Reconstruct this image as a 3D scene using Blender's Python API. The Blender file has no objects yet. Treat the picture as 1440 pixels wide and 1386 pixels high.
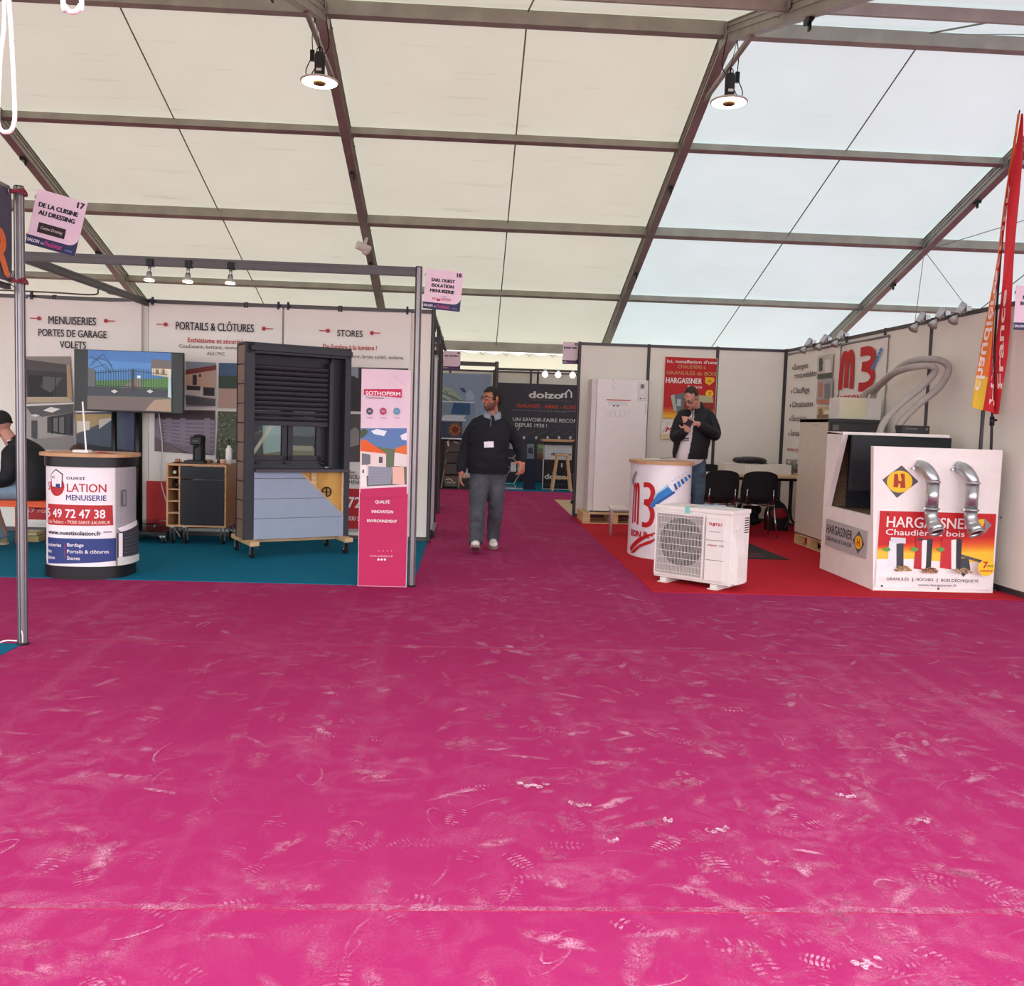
import bpy, bmesh, math, random
from mathutils import Vector, Matrix
random.seed(7)
PI = math.pi
SC = bpy.context.scene
COL = SC.collection
R = math.radians

# ------------------------------------------------------------------ camera, world, exposure
FPX, YAW, PITCH, ROLL, CH = 1277.884, R(2.805), R(-4.376), R(1.832), 1.318
_f = Vector((math.sin(YAW)*math.cos(PITCH), math.cos(YAW)*math.cos(PITCH), math.sin(PITCH)))
_r0 = Vector((math.cos(YAW), -math.sin(YAW), 0))
_u0 = _r0.cross(_f)
_r = math.cos(ROLL)*_r0 + math.sin(ROLL)*_u0
_u = -math.sin(ROLL)*_r0 + math.cos(ROLL)*_u0
cam_d = bpy.data.cameras.new('camera'); cam = bpy.data.objects.new('camera', cam_d); COL.objects.link(cam)
cam_d.sensor_fit = 'HORIZONTAL'; cam_d.sensor_width = 36; cam_d.lens = FPX/1440*36
cam_d.clip_start = .05; cam_d.clip_end = 300
cam.matrix_world = Matrix(((_r.x, _u.x, -_f.x, 0), (_r.y, _u.y, -_f.y, 0), (_r.z, _u.z, -_f.z, CH), (0, 0, 0, 1)))
SC.camera = cam
wd = bpy.data.worlds.new('overcast_sky'); SC.world = wd; wd.use_nodes = True
wn = wd.node_tree; wn.nodes.clear()
_o = wn.nodes.new('ShaderNodeOutputWorld'); _b = wn.nodes.new('ShaderNodeBackground')
_t = wn.nodes.new('ShaderNodeTexCoord'); _s = wn.nodes.new('ShaderNodeSeparateXYZ'); _c = wn.nodes.new('ShaderNodeValToRGB')
_c.color_ramp.elements[0].position = 0.0; _c.color_ramp.elements[0].color = (.82, .84, .86, 1)
_c.color_ramp.elements[1].position = 0.9; _c.color_ramp.elements[1].color = (.93, .96, 1.0, 1)
wn.links.new(_t.outputs['Generated'], _s.inputs[0]); wn.links.new(_s.outputs['Z'], _c.inputs[0])
wn.links.new(_c.outputs[0], _b.inputs[0]); _b.inputs[1].default_value = 5.0
wn.links.new(_b.outputs[0], _o.inputs[0])
SC.view_settings.view_transform = 'Standard'; SC.view_settings.look = 'None'
SC.view_settings.gamma = 1; SC.view_settings.use_curve_mapping = False
SC.view_settings.exposure = 0.12

def at(px, py, ax, val):
    """photograph pixel -> the point on the plane ax = val (0 X, 1 Y, 2 Z)"""
    d = _r*((px-720)/FPX) + _u*((693-py)/FPX) + _f
    o = Vector((0, 0, CH)); t = (val-o[ax])/d[ax]
    return o + d*t

# ------------------------------------------------------------------ materials
def lin(h):
    h = h.lstrip('#'); c = [int(h[i:i+2], 16)/255 for i in (0, 2, 4)]
    return tuple((x/12.92 if x <= .04045 else ((x+.055)/1.055)**2.4) for x in c) + (1,)
MATS = {}
def mat(name, col, rough=.6, metal=0., var=.06, scale=8., bump=0., bscale=60., emit=None, spec=.4, coat=0.):
    """principled with a procedural colour variation and optional fine relief"""
    if name in MATS: return MATS[name]
    m = bpy.data.materials.new(name); m.use_nodes = True; nt = m.node_tree; b = nt.nodes['Principled BSDF']
    c = lin(col) if isinstance(col, str) else col
    b.inputs['Roughness'].default_value = rough; b.inputs['Metallic'].default_value = metal
    b.inputs['Specular IOR Level'].default_value = spec
    b.inputs['Coat Weight'].default_value = coat
    tc = nt.nodes.new('ShaderNodeTexCoord')
    n = nt.nodes.new('ShaderNodeTexNoise'); n.inputs['Scale'].default_value = scale; n.inputs['Detail'].default_value = 4
    nt.links.new(tc.outputs['Object'], n.inputs['Vector'])
    r = nt.nodes.new('ShaderNodeValToRGB')
    r.color_ramp.elements[0].position = .3; r.color_ramp.elements[1].position = .7
    r.color_ramp.elements[0].color = tuple(x*(1-var) for x in c[:3])+(1,)
    r.color_ramp.elements[1].color = tuple(min(1, x*(1+var)) for x in c[:3])+(1,)
    nt.links.new(n.outputs['Fac'], r.inputs[0]); nt.links.new(r.outputs[0], b.inputs['Base Color'])
    if bump:
        n2 = nt.nodes.new('ShaderNodeTexNoise'); n2.inputs['Scale'].default_value = bscale; n2.inputs['Detail'].default_value = 3
        nt.links.new(tc.outputs['Object'], n2.inputs['Vector'])
        bp = nt.nodes.new('ShaderNodeBump'); bp.inputs['Strength'].default_value = bump; bp.inputs['Distance'].default_value = .01
        nt.links.new(n2.outputs['Fac'], bp.inputs['Height']); nt.links.new(bp.outputs[0], b.inputs['Normal'])
    if emit:
        b.inputs['Emission Color'].default_value = lin(emit[0]) if isinstance(emit[0], str) else emit[0]
        b.inputs['Emission Strength'].default_value = emit[1]
    MATS[name] = m; return m

def fabric_translucent(name, col, trans, dirt=.5):
    m = bpy.data.materials.new(name); m.use_nodes = True; nt = m.node_tree; nt.nodes.clear()
    out = nt.nodes.new('ShaderNodeOutputMaterial'); add = nt.nodes.new('ShaderNodeAddShader')
    d = nt.nodes.new('ShaderNodeBsdfDiffuse'); t = nt.nodes.new('ShaderNodeBsdfTranslucent')
    tc = nt.nodes.new('ShaderNodeTexCoord')
    mp = nt.nodes.new('ShaderNodeMapping'); mp.inputs['Scale'].default_value = (.55, 5.5, 5.5)
    nt.links.new(tc.outputs['Object'], mp.inputs['Vector'])
    n = nt.nodes.new('ShaderNodeTexNoise'); n.inputs['Scale'].default_value = 1.3; n.inputs['Detail'].default_value = 7; n.inputs['Distortion'].default_value = .6
    nt.links.new(mp.outputs[0], n.inputs['Vector'])
    r = nt.nodes.new('ShaderNodeValToRGB'); r.color_ramp.interpolation = 'LINEAR'
    r.color_ramp.elements[0].position = .2; r.color_ramp.elements[1].position = .38
    r.color_ramp.elements[0].color = (1-dirt, 1-dirt, 1-dirt, 1); r.color_ramp.elements[1].color = (1, 1, 1, 1)
    nt.links.new(n.outputs['Fac'], r.inputs[0])
    n3 = nt.nodes.new('ShaderNodeTexNoise'); n3.inputs['Scale'].default_value = .8; n3.inputs['Detail'].default_value = 5
    nt.links.new(tc.outputs['Object'], n3.inputs['Vector'])
    r3 = nt.nodes.new('ShaderNodeValToRGB'); r3.color_ramp.elements[0].position = .3; r3.color_ramp.elements[1].position = .7
    r3.color_ramp.elements[0].color = (.95, .945, .93, 1); r3.color_ramp.elements[1].color = (1, 1, 1, 1)
    nt.links.new(n3.outputs['Fac'], r3.inputs[0])
    mm = nt.nodes.new('ShaderNodeMix'); mm.data_type = 'RGBA'; mm.blend_type = 'MULTIPLY'; mm.inputs[0].default_value = 1
    nt.links.new(r.outputs[0], mm.inputs[6]); nt.links.new(r3.outputs[0], mm.inputs[7])
    for sh, c in ((d, col), (t, trans)):
        x = nt.nodes.new('ShaderNodeMix'); x.data_type = 'RGBA'; x.blend_type = 'MULTIPLY'; x.inputs[0].default_value = 1
        x.inputs[6].default_value = c+(1,); nt.links.new(mm.outputs[2], x.inputs[7]); nt.links.new(x.outputs[2], sh.inputs[0])
        nt.links.new(sh.outputs[0], add.inputs[0 if sh is d else 1])
    nt.links.new(add.outputs[0], out.inputs[0]); MATS[name] = m; return m

def carpet(name, col, dusty=.0, dust=(.62, .36, .42)):
    """needle felt: fine fibre relief, worn dusty smears lying on it"""
    m = bpy.data.materials.new(name); m.use_nodes = True; nt = m.node_tree; b = nt.nodes['Principled BSDF']
    c = lin(col) if isinstance(col, str) else col+(1,)
    b.inputs['Roughness'].default_value = .9; b.inputs['Specular IOR Level'].default_value = .12
    tc = nt.nodes.new('ShaderNodeTexCoord')
    def noise(sc, det=5, dis=0., rough=.5, vec=None):
        n = nt.nodes.new('ShaderNodeTexNoise'); n.inputs['Scale'].default_value = sc; n.inputs['Detail'].default_value = det
        n.inputs['Distortion'].default_value = dis; n.inputs['Roughness'].default_value = rough
        nt.links.new(vec or tc.outputs['Object'], n.inputs['Vector']); return n.outputs['Fac']
    def ramp(f, a, b_, ca=(0, 0, 0, 1), cb=(1, 1, 1, 1)):
        r = nt.nodes.new('ShaderNodeValToRGB'); r.color_ramp.elements[0].position = a; r.color_ramp.elements[1].position = b_
        r.color_ramp.elements[0].color = ca; r.color_ramp.elements[1].color = cb; nt.links.new(f, r.inputs[0]); return r.outputs[0]
    def mul(x, y):
        q = nt.nodes.new('ShaderNodeMath'); q.operation = 'MULTIPLY'; nt.links.new(x, q.inputs[0])
        if isinstance(y, float): q.inputs[1].default_value = y
        else: nt.links.new(y, q.inputs[1])
        return q.outputs[0]
    base = ramp(noise(420, 2), .25, .75, tuple(x*.8 for x in c[:3])+(1,), tuple(min(1, x*1.18) for x in c[:3])+(1,))
    fac = mul(mul(ramp(noise(1.1, 3), .38, .72), ramp(noise(5.5, 6, 1.2, .62), .45, .78)), ramp(noise(160, 3, 0, .7), .35, .7))
    mp = nt.nodes.new('ShaderNodeMapping'); mp.inputs['Scale'].default_value = (3.2, .22, 1); nt.links.new(tc.outputs['Object'], mp.inputs['Vector'])
    tracks = mul(mul(ramp(noise(1.6, 4, .3, .5, mp.outputs[0]), .56, .74), ramp(noise(90, 3), .4, .7)), .35)
    a = nt.nodes.new('ShaderNodeMath'); a.operation = 'ADD'; a.use_clamp = True; nt.links.new(mul(fac, float(dusty)), a.inputs[0]); nt.links.new(mul(tracks, float(dusty)), a.inputs[1])
    mx = nt.nodes.new('ShaderNodeMix'); mx.data_type = 'RGBA'; nt.links.new(a.outputs[0], mx.inputs[0]); nt.links.new(base, mx.inputs[6]); mx.inputs[7].default_value = dust+(1,)
    nt.links.new(mx.outputs[2], b.inputs['Base Color'])
    bp = nt.nodes.new('ShaderNodeBump'); bp.inputs['Strength'].default_value = .35; bp.inputs['Distance'].default_value = .004
    nt.links.new(noise(300, 3), bp.inputs['Height']); nt.links.new(bp.outputs[0], b.inputs['Normal'])
    MATS[name] = m; return m

def dust_mat(name, col, dens, soft=False):
    m = bpy.data.materials.new(name); m.use_nodes = True; nt = m.node_tree; nt.nodes.clear()
    out = nt.nodes.new('ShaderNodeOutputMaterial'); mx = nt.nodes.new('ShaderNodeMixShader')
    d = nt.nodes.new('ShaderNodeBsdfDiffuse'); d.inputs[0].default_value = col+(1,); t = nt.nodes.new('ShaderNodeBsdfTransparent')
    tc = nt.nodes.new('ShaderNodeTexCoord')
    fs = []
    for sc, a, b in ((26, .34, .70), (190, .33, .66), (3.0, .22, .6)):
        n = nt.nodes.new('ShaderNodeTexNoise'); n.inputs['Scale'].default_value = sc; n.inputs['Detail'].default_value = 5; n.inputs['Distortion'].default_value = .5
        nt.links.new(tc.outputs['Object'], n.inputs['Vector'])
        r = nt.nodes.new('ShaderNodeValToRGB'); r.color_ramp.elements[0].position = a; r.color_ramp.elements[1].position = b
        nt.links.new(n.outputs['Fac'], r.inputs[0]); fs.append(r.outputs[0])
    q = nt.nodes.new('ShaderNodeMath'); q.operation = 'MULTIPLY'; nt.links.new(fs[0], q.inputs[0]); nt.links.new(fs[1], q.inputs[1])
    q2 = nt.nodes.new('ShaderNodeMath'); q2.operation = 'MULTIPLY'; nt.links.new(q.outputs[0], q2.inputs[0]); nt.links.new(fs[2], q2.inputs[1])
    q3 = nt.nodes.new('ShaderNodeMath'); q3.operation = 'MULTIPLY'; q3.use_clamp = True; nt.links.new(q2.outputs[0], q3.inputs[0]); q3.inputs[1].default_value = dens
    if soft:
        at_ = nt.nodes.new('ShaderNodeAttribute'); at_.attribute_name = 'wear'; q4 = nt.nodes.new('ShaderNodeMath'); q4.operation = 'MULTIPLY'; nt.links.new(q3.outputs[0], q4.inputs[0]); nt.links.new(at_.outputs['Fac'], q4.inputs[1]); q3 = q4
    nt.links.new(q3.outputs[0], mx.inputs[0]); nt.links.new(t.outputs[0], mx.inputs[1]); nt.links.new(d.outputs[0], mx.inputs[2]); nt.links.new(mx.outputs[0], out.inputs[0])
    MATS[name] = m; return m

def wood(name, c1, c2, scale=3., rough=.5, axis=(1, 12, 12)):
    m = bpy.data.materials.new(name); m.use_nodes = True; nt = m.node_tree; b = nt.nodes['Principled BSDF']
    tc = nt.nodes.new('ShaderNodeTexCoord'); mp = nt.nodes.new('ShaderNodeMapping'); mp.inputs['Scale'].default_value = axis
    nt.links.new(tc.outputs['Object'], mp.inputs['Vector'])
    n = nt.nodes.new('ShaderNodeTexNoise'); n.inputs['Scale'].default_value = scale; n.inputs['Detail'].default_value = 6; n.inputs['Distortion'].default_value = .8
    nt.links.new(mp.outputs[0], n.inputs['Vector'])
    r = nt.nodes.new('ShaderNodeValToRGB'); r.color_ramp.elements[0].position = .32; r.color_ramp.elements[1].position = .68
    r.color_ramp.elements[0].color = lin(c1); r.color_ramp.elements[1].color = lin(c2)
    nt.links.new(n.outputs['Fac'], r.inputs[0]); nt.links.new(r.outputs[0], b.inputs['Base Color'])
    b.inputs['Roughness'].default_value = rough; MATS[name] = m; return m

def glass(name, tint=(.9, .95, .95), rough=.02):
    m = bpy.data.materials.new(name); m.use_nodes = True; nt = m.node_tree; nt.nodes.clear()
    out = nt.nodes.new('ShaderNodeOutputMaterial'); mx = nt.nodes.new('ShaderNodeMixShader')
    g = nt.nodes.new('ShaderNodeBsdfGlossy'); g.inputs['Roughness'].default_value = rough; t = nt.nodes.new('ShaderNodeBsdfTransparent'); t.inputs[0].default_value = tint+(1,)
    f = nt.nodes.new('ShaderNodeFresnel'); f.inputs[0].default_value = 1.25
    nt.links.new(f.outputs[0], mx.inputs[0]); nt.links.new(t.outputs[0], mx.inputs[1]); nt.links.new(g.outputs[0], mx.inputs[2]); nt.links.new(mx.outputs[0], out.inputs[0])
    MATS[name] = m; return m

def K(col, rough=.55, **k):            # a plain printed or painted colour
    n = 'paint_'+col.strip('#')+('' if rough == .55 else '_r%d' % int(rough*100))
    return mat(n, col, rough, var=.03, **k)

# ------------------------------------------------------------------ mesh builder
class MB:
    def __init__(s, m=None): s.v = []; s.f = []; s.mi = []; s.sm = []; s.mats = []; s.m = m; s.M = Matrix.Identity(4)
    def slot(s, m):
        m = m or s.m
        if m not in s.mats: s.mats.append(m)
        return s.mats.index(m)
    def add(s, vs, fs, m=None, smooth=False):
        k = len(s.v); s.v += [tuple(s.M @ Vector(v)) for v in vs]; mi = s.slot(m)
        for f in fs: s.f.append([i+k for i in f]); s.mi.append(mi); s.sm.append(smooth if not isinstance(smooth, list) else False)
        return s
    def box(s, x0, x1, y0, y1, z0, z1, m=None):
        x0, x1 = sorted((x0, x1)); y0, y1 = sorted((y0, y1)); z0, z1 = sorted((z0, z1))
        v = [(x, y, z) for z in (z0, z1) for y in (y0, y1) for x in (x0, x1)]
        return s.add(v, [(0, 2, 3, 1), (4, 5, 7, 6), (0, 1, 5, 4), (2, 6, 7, 3), (0, 4, 6, 2), (1, 3, 7, 5)], m)
    def obox(s, c, size, rot=None, m=None):
        hx, hy, hz = (q/2 for q in size); M = (rot or Matrix.Identity(3)).to_4x4(); M.translation = Vector(c); o = s.M; s.M = o @ M
        s.box(-hx, hx, -hy, hy, -hz, hz, m); s.M = o; return s
    def bar(s, p0, p1, w, h, m=None, up=(0, 0, 1)):
        p0 = Vector(p0); p1 = Vector(p1); d = (p1-p0); L = d.length; d.normalize(); upv = Vector(up)
        if abs(d.dot(upv)) > .98: upv = Vector((0, 1, 0))
        x = d.cross(upv).normalized(); z = x.cross(d)
        v = [tuple(p+x*a*w/2+z*b*h/2) for p in (p0, p1) for a, b in ((-1, -1), (1, -1), (1, 1), (-1, 1))]
        return s.add(v, [(0, 1, 2, 3), (4, 7, 6, 5), (0, 4, 5, 1), (1, 5, 6, 2), (2, 6, 7, 3), (3, 7, 4, 0)], m)
    def tube(s, pts, r, seg=10, m=None, caps=True, closed=False):
        pts = [Vector(p) for p in pts]; n = len(pts); rr = r if isinstance(r, (list, tuple)) else [r]*n
        k = len(s.v); mi = s.slot(m); prev = None; 
        for i, p in enumerate(pts):
            if closed: t = pts[(i+1) % n]-pts[i-1]
            else: t = (pts[min(i+1, n-1)]-pts[max(i-1, 0)])
            t.normalize()
            if prev is None:
                a = Vector((0, 0, 1)) if abs(t.z) < .9 else Vector((1, 0, 0)); x = t.cross(a).normalized()
            else:
                x = prev - t*prev.dot(t)
                x = x.normalized() if x.length > 1e-6 else t.orthogonal().normalized()
            prev = x; y = t.cross(x)
            rx, ry = rr[i] if isinstance(rr[i], (list, tuple)) else (rr[i], rr[i])
            for j in range(seg):
                a = 2*PI*j/seg; s.v.append(tuple(s.M @ (p+x*math.cos(a)*rx+y*math.sin(a)*ry)))
        for i in range(n if closed else n-1):
            i2 = (i+1) % n
            for j in range(seg):
                j2 = (j+1) % seg; s.f.append([k+i*seg+j, k+i*seg+j2, k+i2*seg+j2, k+i2*seg+j]); s.mi.append(mi); s.sm.append(True)
        if caps and not closed:
            s.f.append([k+j for j in range(seg)][::-1]); s.mi.append(mi); s.sm.append(False)
            s.f.append([k+(n-1)*seg+j for j in range(seg)]); s.mi.append(mi); s.sm.append(False)
        return s
    def cyl(s, p0, p1, r, seg=16, m=None, r2=None): return s.tube([p0, p1], [r, r if r2 is None else r2], seg, m)
    def lathe(s, prof, c=(0, 0, 0), seg=24, m=None, axis=None):
        """prof: list of (radius, height); closed where radius is 0"""
        c = Vector(c); q = Vector((0, 0, 1)).rotation_difference(Vector(axis)).to_matrix() if axis else Matrix.Identity(3)
        k = len(s.v); mi = s.slot(m)
        for r_, h in prof:
            for j in range(seg):
                a = 2*PI*j/seg; s.v.append(tuple(s.M @ (c+q @ Vector((max(r_, 1e-4)*math.cos(a), max(r_, 1e-4)*math.sin(a), h)))))
        for i in range(len(prof)-1):
            for j in range(seg):
                j2 = (j+1) % seg; s.f.append([k+i*seg+j, k+i*seg+j2, k+(i+1)*seg+j2, k+(i+1)*seg+j]); s.mi.append(mi); s.sm.append(True)
        return s
    def prism(s, poly, a, b, plane='xy', m=None):
        """extrude a 2-D polygon between a and b along the axis left over"""
        def P(u, v, w): return {'xy': (u, v, w), 'xz': (u, w, v), 'yz': (w, u, v)}[plane]
        n = len(poly); v = [P(u, w, a) for u, w in poly]+[P(u, w, b) for u, w in poly]
        f = [list(range(n))[::-1], [n+i for i in range(n)]]+[[i, (i+1) % n, n+(i+1) % n, n+i] for i in range(n)]
        return s.add(v, f, m)
    def ell(s, c, r, m=None, seg=16, rings=10, rot=None):
        c = Vector(c); q = rot or Matrix.Identity(3); k = len(s.v); mi = s.slot(m)
        for i in range(rings+1):
            t = PI*i/rings
            for j in range(seg):
                a = 2*PI*j/seg; rr = max(math.sin(t), 1e-3)
                s.v.append(tuple(s.M @ (c+q @ Vector((r[0]*rr*math.cos(a), r[1]*rr*math.sin(a), -r[2]*math.cos(t))))))
        for i in range(rings):
            for j in range(seg):
                j2 = (j+1) % seg; s.f.append([k+i*seg+j, k+i*seg+j2, k+(i+1)*seg+j2, k+(i+1)*seg+j]); s.mi.append(mi); s.sm.append(True)
        return s
    def mesh(s, name, bevel=0, recalc=True):
        me = bpy.data.meshes.new(name); me.from_pydata(s.v, [], s.f)
        for m in s.mats: me.materials.append(m)
        me.polygons.foreach_set('material_index', s.mi); me.polygons.foreach_set('use_smooth', s.sm)
        if bevel or recalc:
            bm = bmesh.new(); bm.from_mesh(me)
            if recalc: bmesh.ops.recalc_face_normals(bm, faces=bm.faces[:])
            if bevel:
                es = [e for e in bm.edges if len(e.link_faces) == 2 and e.calc_face_angle(0) > .6]
                bmesh.ops.bevel(bm, geom=es, offset=bevel, segments=2, profile=.6, affect='EDGES', clamp_overlap=True)
            bm.to_mesh(me); bm.free()
        return me
    def build(s, name, parent=None, label=None, bevel=0, recalc=True, **k):
        o = bpy.data.objects.new(name, s.mesh(name, bevel, recalc)); COL.objects.link(o)
        if parent: o.parent = parent
        return tag(o, label, **k)

def tag(o, label=None, cat=None, group=None, kind=None):
    if label: o['label'] = label
    if cat: o['category'] = cat
    if group: o['group'] = group
    if kind: o['kind'] = kind
    return o
def thing(name, label, cat, loc=(0, 0, 0), rz=0, group=None, kind=None):
    o = bpy.data.objects.new(name, None); o.empty_display_size = .1; COL.objects.link(o)
    o.location = loc; o.rotation_euler = (0, 0, rz); return tag(o, label, cat, group, kind)
def dup(root, loc, rz=None, label=None, group=None):
    def cp(o, p):
        c = o.copy(); COL.objects.link(c); c.parent = p
        for ch in [x for x in bpy.data.objects if x.parent == o]: cp(ch, c)
        return c
    kids = [x for x in bpy.data.objects if x.parent == root]
    r = root.copy(); COL.objects.link(r); r.location = loc
    if rz is not None: r.rotation_euler = (0, 0, rz)
    for ch in kids: cp(ch, r)
    if label: r['label'] = label
    if group: r['group'] = group
    return r
def inst(o, loc, rot=None, parent=None):
    c = bpy.data.objects.new(o.name.split('.')[0], o.data); COL.objects.link(c); c.parent = parent if parent else o.parent
    c.location = loc
    if rot is not None: c.rotation_euler = rot
    return c
def arc(c, r, a0, a1, n, plane='xz'):
    out = []
    for i in range(n+1):
        a = a0+(a1-a0)*i/n; u, v = r*math.cos(a), r*math.sin(a)
        out.append({'xz': (c[0]+u, c[1], c[2]+v), 'yz': (c[0], c[1]+u, c[2]+v), 'xy': (c[0]+u, c[1]+v, c[2])}[plane])
    return out
def crv(pts, n=8):
    """Catmull-Rom through the points"""
    P = [Vector(p) for p in pts]; P = [2*P[0]-P[1]]+P+[2*P[-1]-P[-2]]; out = []
    for i in range(1, len(P)-2):
        for k in range(n):
            t = k/n; a, b, c, d = P[i-1:i+3]
            out.append(.5*((2*b)+(c-a)*t+(2*a-5*b+4*c-d)*t*t+(3*b-3*c+d-a)*t**3))
    out.append(P[-2]); return out

# ------------------------------------------------------------------ flat print: pictures and lettering on a surface
_glyph = {}
def text_mesh(s, bold=0., shear=0., space=1.):
    key = (s, bold, shear, space)
    if key not in _glyph:
        c = bpy.data.curves.new('t', 'FONT'); c.body = s; c.size = 1; c.offset = bold; c.shear = shear; c.space_character = space; c.resolution_u = 3
        o = bpy.data.objects.new('t', c); me = o.to_mesh()
        vs = [(v.co.x, v.co.y) for v in me.vertices]; fs = [list(p.vertices) for p in me.polygons]
        o.to_mesh_clear(); bpy.data.objects.remove(o); bpy.data.curves.remove(c); _glyph[key] = (vs, fs)
    return _glyph[key]
class Print:
    """2-D layers on a plane (origin o, right u, up v) or on a curved mapper; each layer sits .5 mm proud of the last"""
    def __init__(s, o=None, u=(1, 0, 0), v=(0, 0, 1), mapper=None, off=.002, step=.0006, cut=None, topx=None):
        s.o = Vector(o) if o is not None else None; s.u = Vector(u).normalized() if o is not None else None; s.v = Vector(v).normalized() if o is not None else None
        s.n = s.u.cross(s.v) if o is not None else None; s.mapper = mapper; s.d = off; s.step = step; s.cut = cut
        s.el = []; s.topx = topx; s.g = 0
    def part(s):
        s.g += 1; s.d = s.d0 if False else s.d; return s
    def px(s, x, y):
        if s.topx: return s.topx(x, y)
        d = _r*((x-720)/FPX) + _u*((693-y)/FPX) + _f; c = Vector((0, 0, CH))
        wo = s.wo; wu, wv = s.wu, s.wv; n = wu.cross(wv); t = (wo-c).dot(n)/d.dot(n); p = c+d*t-wo
        return (p.dot(wu), p.dot(wv))
    def world(s, root):
        M = Matrix.Translation(root.location) @ root.rotation_euler.to_matrix().to_4x4()
        s.wo = M @ s.o; s.wu = M.to_3x3() @ s.u; s.wv = M.to_3x3() @ s.v; return s
    def poly(s, pts, m, pix=False, letter=False):
        if pix: pts = [s.px(*p) for p in pts]
        s.el.append(([tuple(p) for p in pts], [list(range(len(pts)))], m, s.d, letter, s.g)); s.d += s.step; return s
    def rect(s, x0, y0, x1, y1, m, pix=False):
        if pix:
            a = s.px(x0, y0); b = s.px(x1, y1); x0, y0, x1, y1 = a[0], a[1], b[0], b[1]
        return s.poly([(x0, y0), (x1, y0), (x1, y1), (x0, y1)], m)
    def disc(s, x, y, rx, ry, m, n=24, pix=False):
        if pix:
            a = s.px(x, y); b = s.px(x+rx, y); c = s.px(x, y-ry); x, y, rx, ry = a[0], a[1], abs(b[0]-a[0]), abs(c[1]-a[1])
        return s.poly([(x+rx*math.cos(2*PI*i/n), y+ry*math.sin(2*PI*i/n)) for i in range(n)], m)
    def line(s, pts, w, m, pix=False, closed=False, letter=False):
        if pix: pts = [s.px(*p) for p in pts]
        P = [Vector(p).to_2d() for p in pts]; n = len(P); L = []; Rr = []
        for i in range(n):
            t = (P[(i+1) % n]-P[i-1]) if closed else (P[min(i+1, n-1)]-P[max(i-1, 0)])
            t.normalize(); nn = Vector((-t.y, t.x))*w/2; L.append(tuple(P[i]+nn)); Rr.append(tuple(P[i]-nn))
        fs = [[i, (i+1) % n, n+(i+1) % n, n+i] for i in range(n if closed else n-1)]
        s.el.append((L+Rr, fs, m, s.d, letter, s.g)); s.d += s.step; return s
    def text(s, t, x, y, w, h, m, bold=.012, shear=0., space=1., align='L', ang=0., _sub=False):
        """cap height h and width w, baseline start at x, y; bold strikes the glyphs again a little aside"""
        vs, fs = text_mesh(t, 0, shear, space)
        if bold and not _sub:
            q = bold*h*1.1
            if w: w -= 2*q
            x += {'L': q, 'C': 0, 'R': -q}[align]
            for dx, dy in ((-q, 0), (q, 0), (-q*.6, q*.6), (q*.6, q*.6), (0, -q*.5)): s.text(t, x+dx, y+dy, w, h, m, 0, shear, space, align, ang, True)
            return s
        if not vs: return s
        x0 = min(v[0] for v in vs); x1 = max(v[0] for v in vs)
        cap = .73 if any(ch.isalnum() for ch in t) else (max(v[1] for v in vs))
        sx = w/(x1-x0) if w else h/cap; sy = h/cap
        if align == 'C': x -= (x1-x0)*sx/2
        if align == 'R': x -= (x1-x0)*sx
        ca, sa = math.cos(ang), math.sin(ang)
        s.el.append(([(x+((v[0]-x0)*sx)*ca-v[1]*sy*sa, y+((v[0]-x0)*sx)*sa+v[1]*sy*ca) for v in vs], fs, m, s.d, True, 0)); s.d += s.step*.12; return s
    def ptext(s, t, xl, xr, yb, cap, m, **k):
        """from pixels: left end, right end, baseline at the left end, cap height"""
        a = s.px(xl, yb); slope = 0
        b = s.px(xr, yb); c = s.px(xl, yb-cap)
        return s.text(t, a[0], a[1], abs(b[0]-a[0]), abs(c[1]-a[1]), m, **k)
    def build(s, parent, gname='printed_picture', lname='lettering', llabel=None, glabel=None):
        out = []
        for want, nm, lb, g in [(False, gname, glabel, g) for g in range(s.g+1)]+[(True, lname, llabel, 0)]:
            els = [e for e in s.el if e[4] == want and e[5] == g]
            if not els: continue
            bm = bmesh.new(); mats = []
            for pts, fs, m, d, _l, _g in els:
                if m not in mats: mats.append(m)
                vv = [bm.verts.new((p[0], p[1], d)) for p in pts]
                for f in fs:
                    try: fc = bm.faces.new([vv[i] for i in f]); fc.material_index = mats.index(m)
                    except ValueError: pass
            if s.cut:
                bmesh.ops.triangulate(bm, faces=[f for f in bm.faces if len(f.verts) > 4])
                xs = [v.co.x for v in bm.verts]; a = min(xs); 
                while a < max(xs):
                    bmesh.ops.bisect_plane(bm, geom=bm.verts[:]+bm.edges[:]+bm.faces[:], plane_co=(a, 0, 0), plane_no=(1, 0, 0)); a += s.cut
            for v in bm.verts:
                if s.mapper: v.co = s.mapper(v.co.x, v.co.y, v.co.z)
                else: v.co = s.o+s.u*v.co.x+s.v*v.co.y+s.n*v.co.z
            me = bpy.data.meshes.new(nm); bm.to_mesh(me); bm.free()
            for m in mats: me.materials.append(m)
            o = bpy.data.objects.new(nm, me); COL.objects.link(o); o.parent = parent
            if lb: o['label'] = lb
            out.append(o)
        return out

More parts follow.
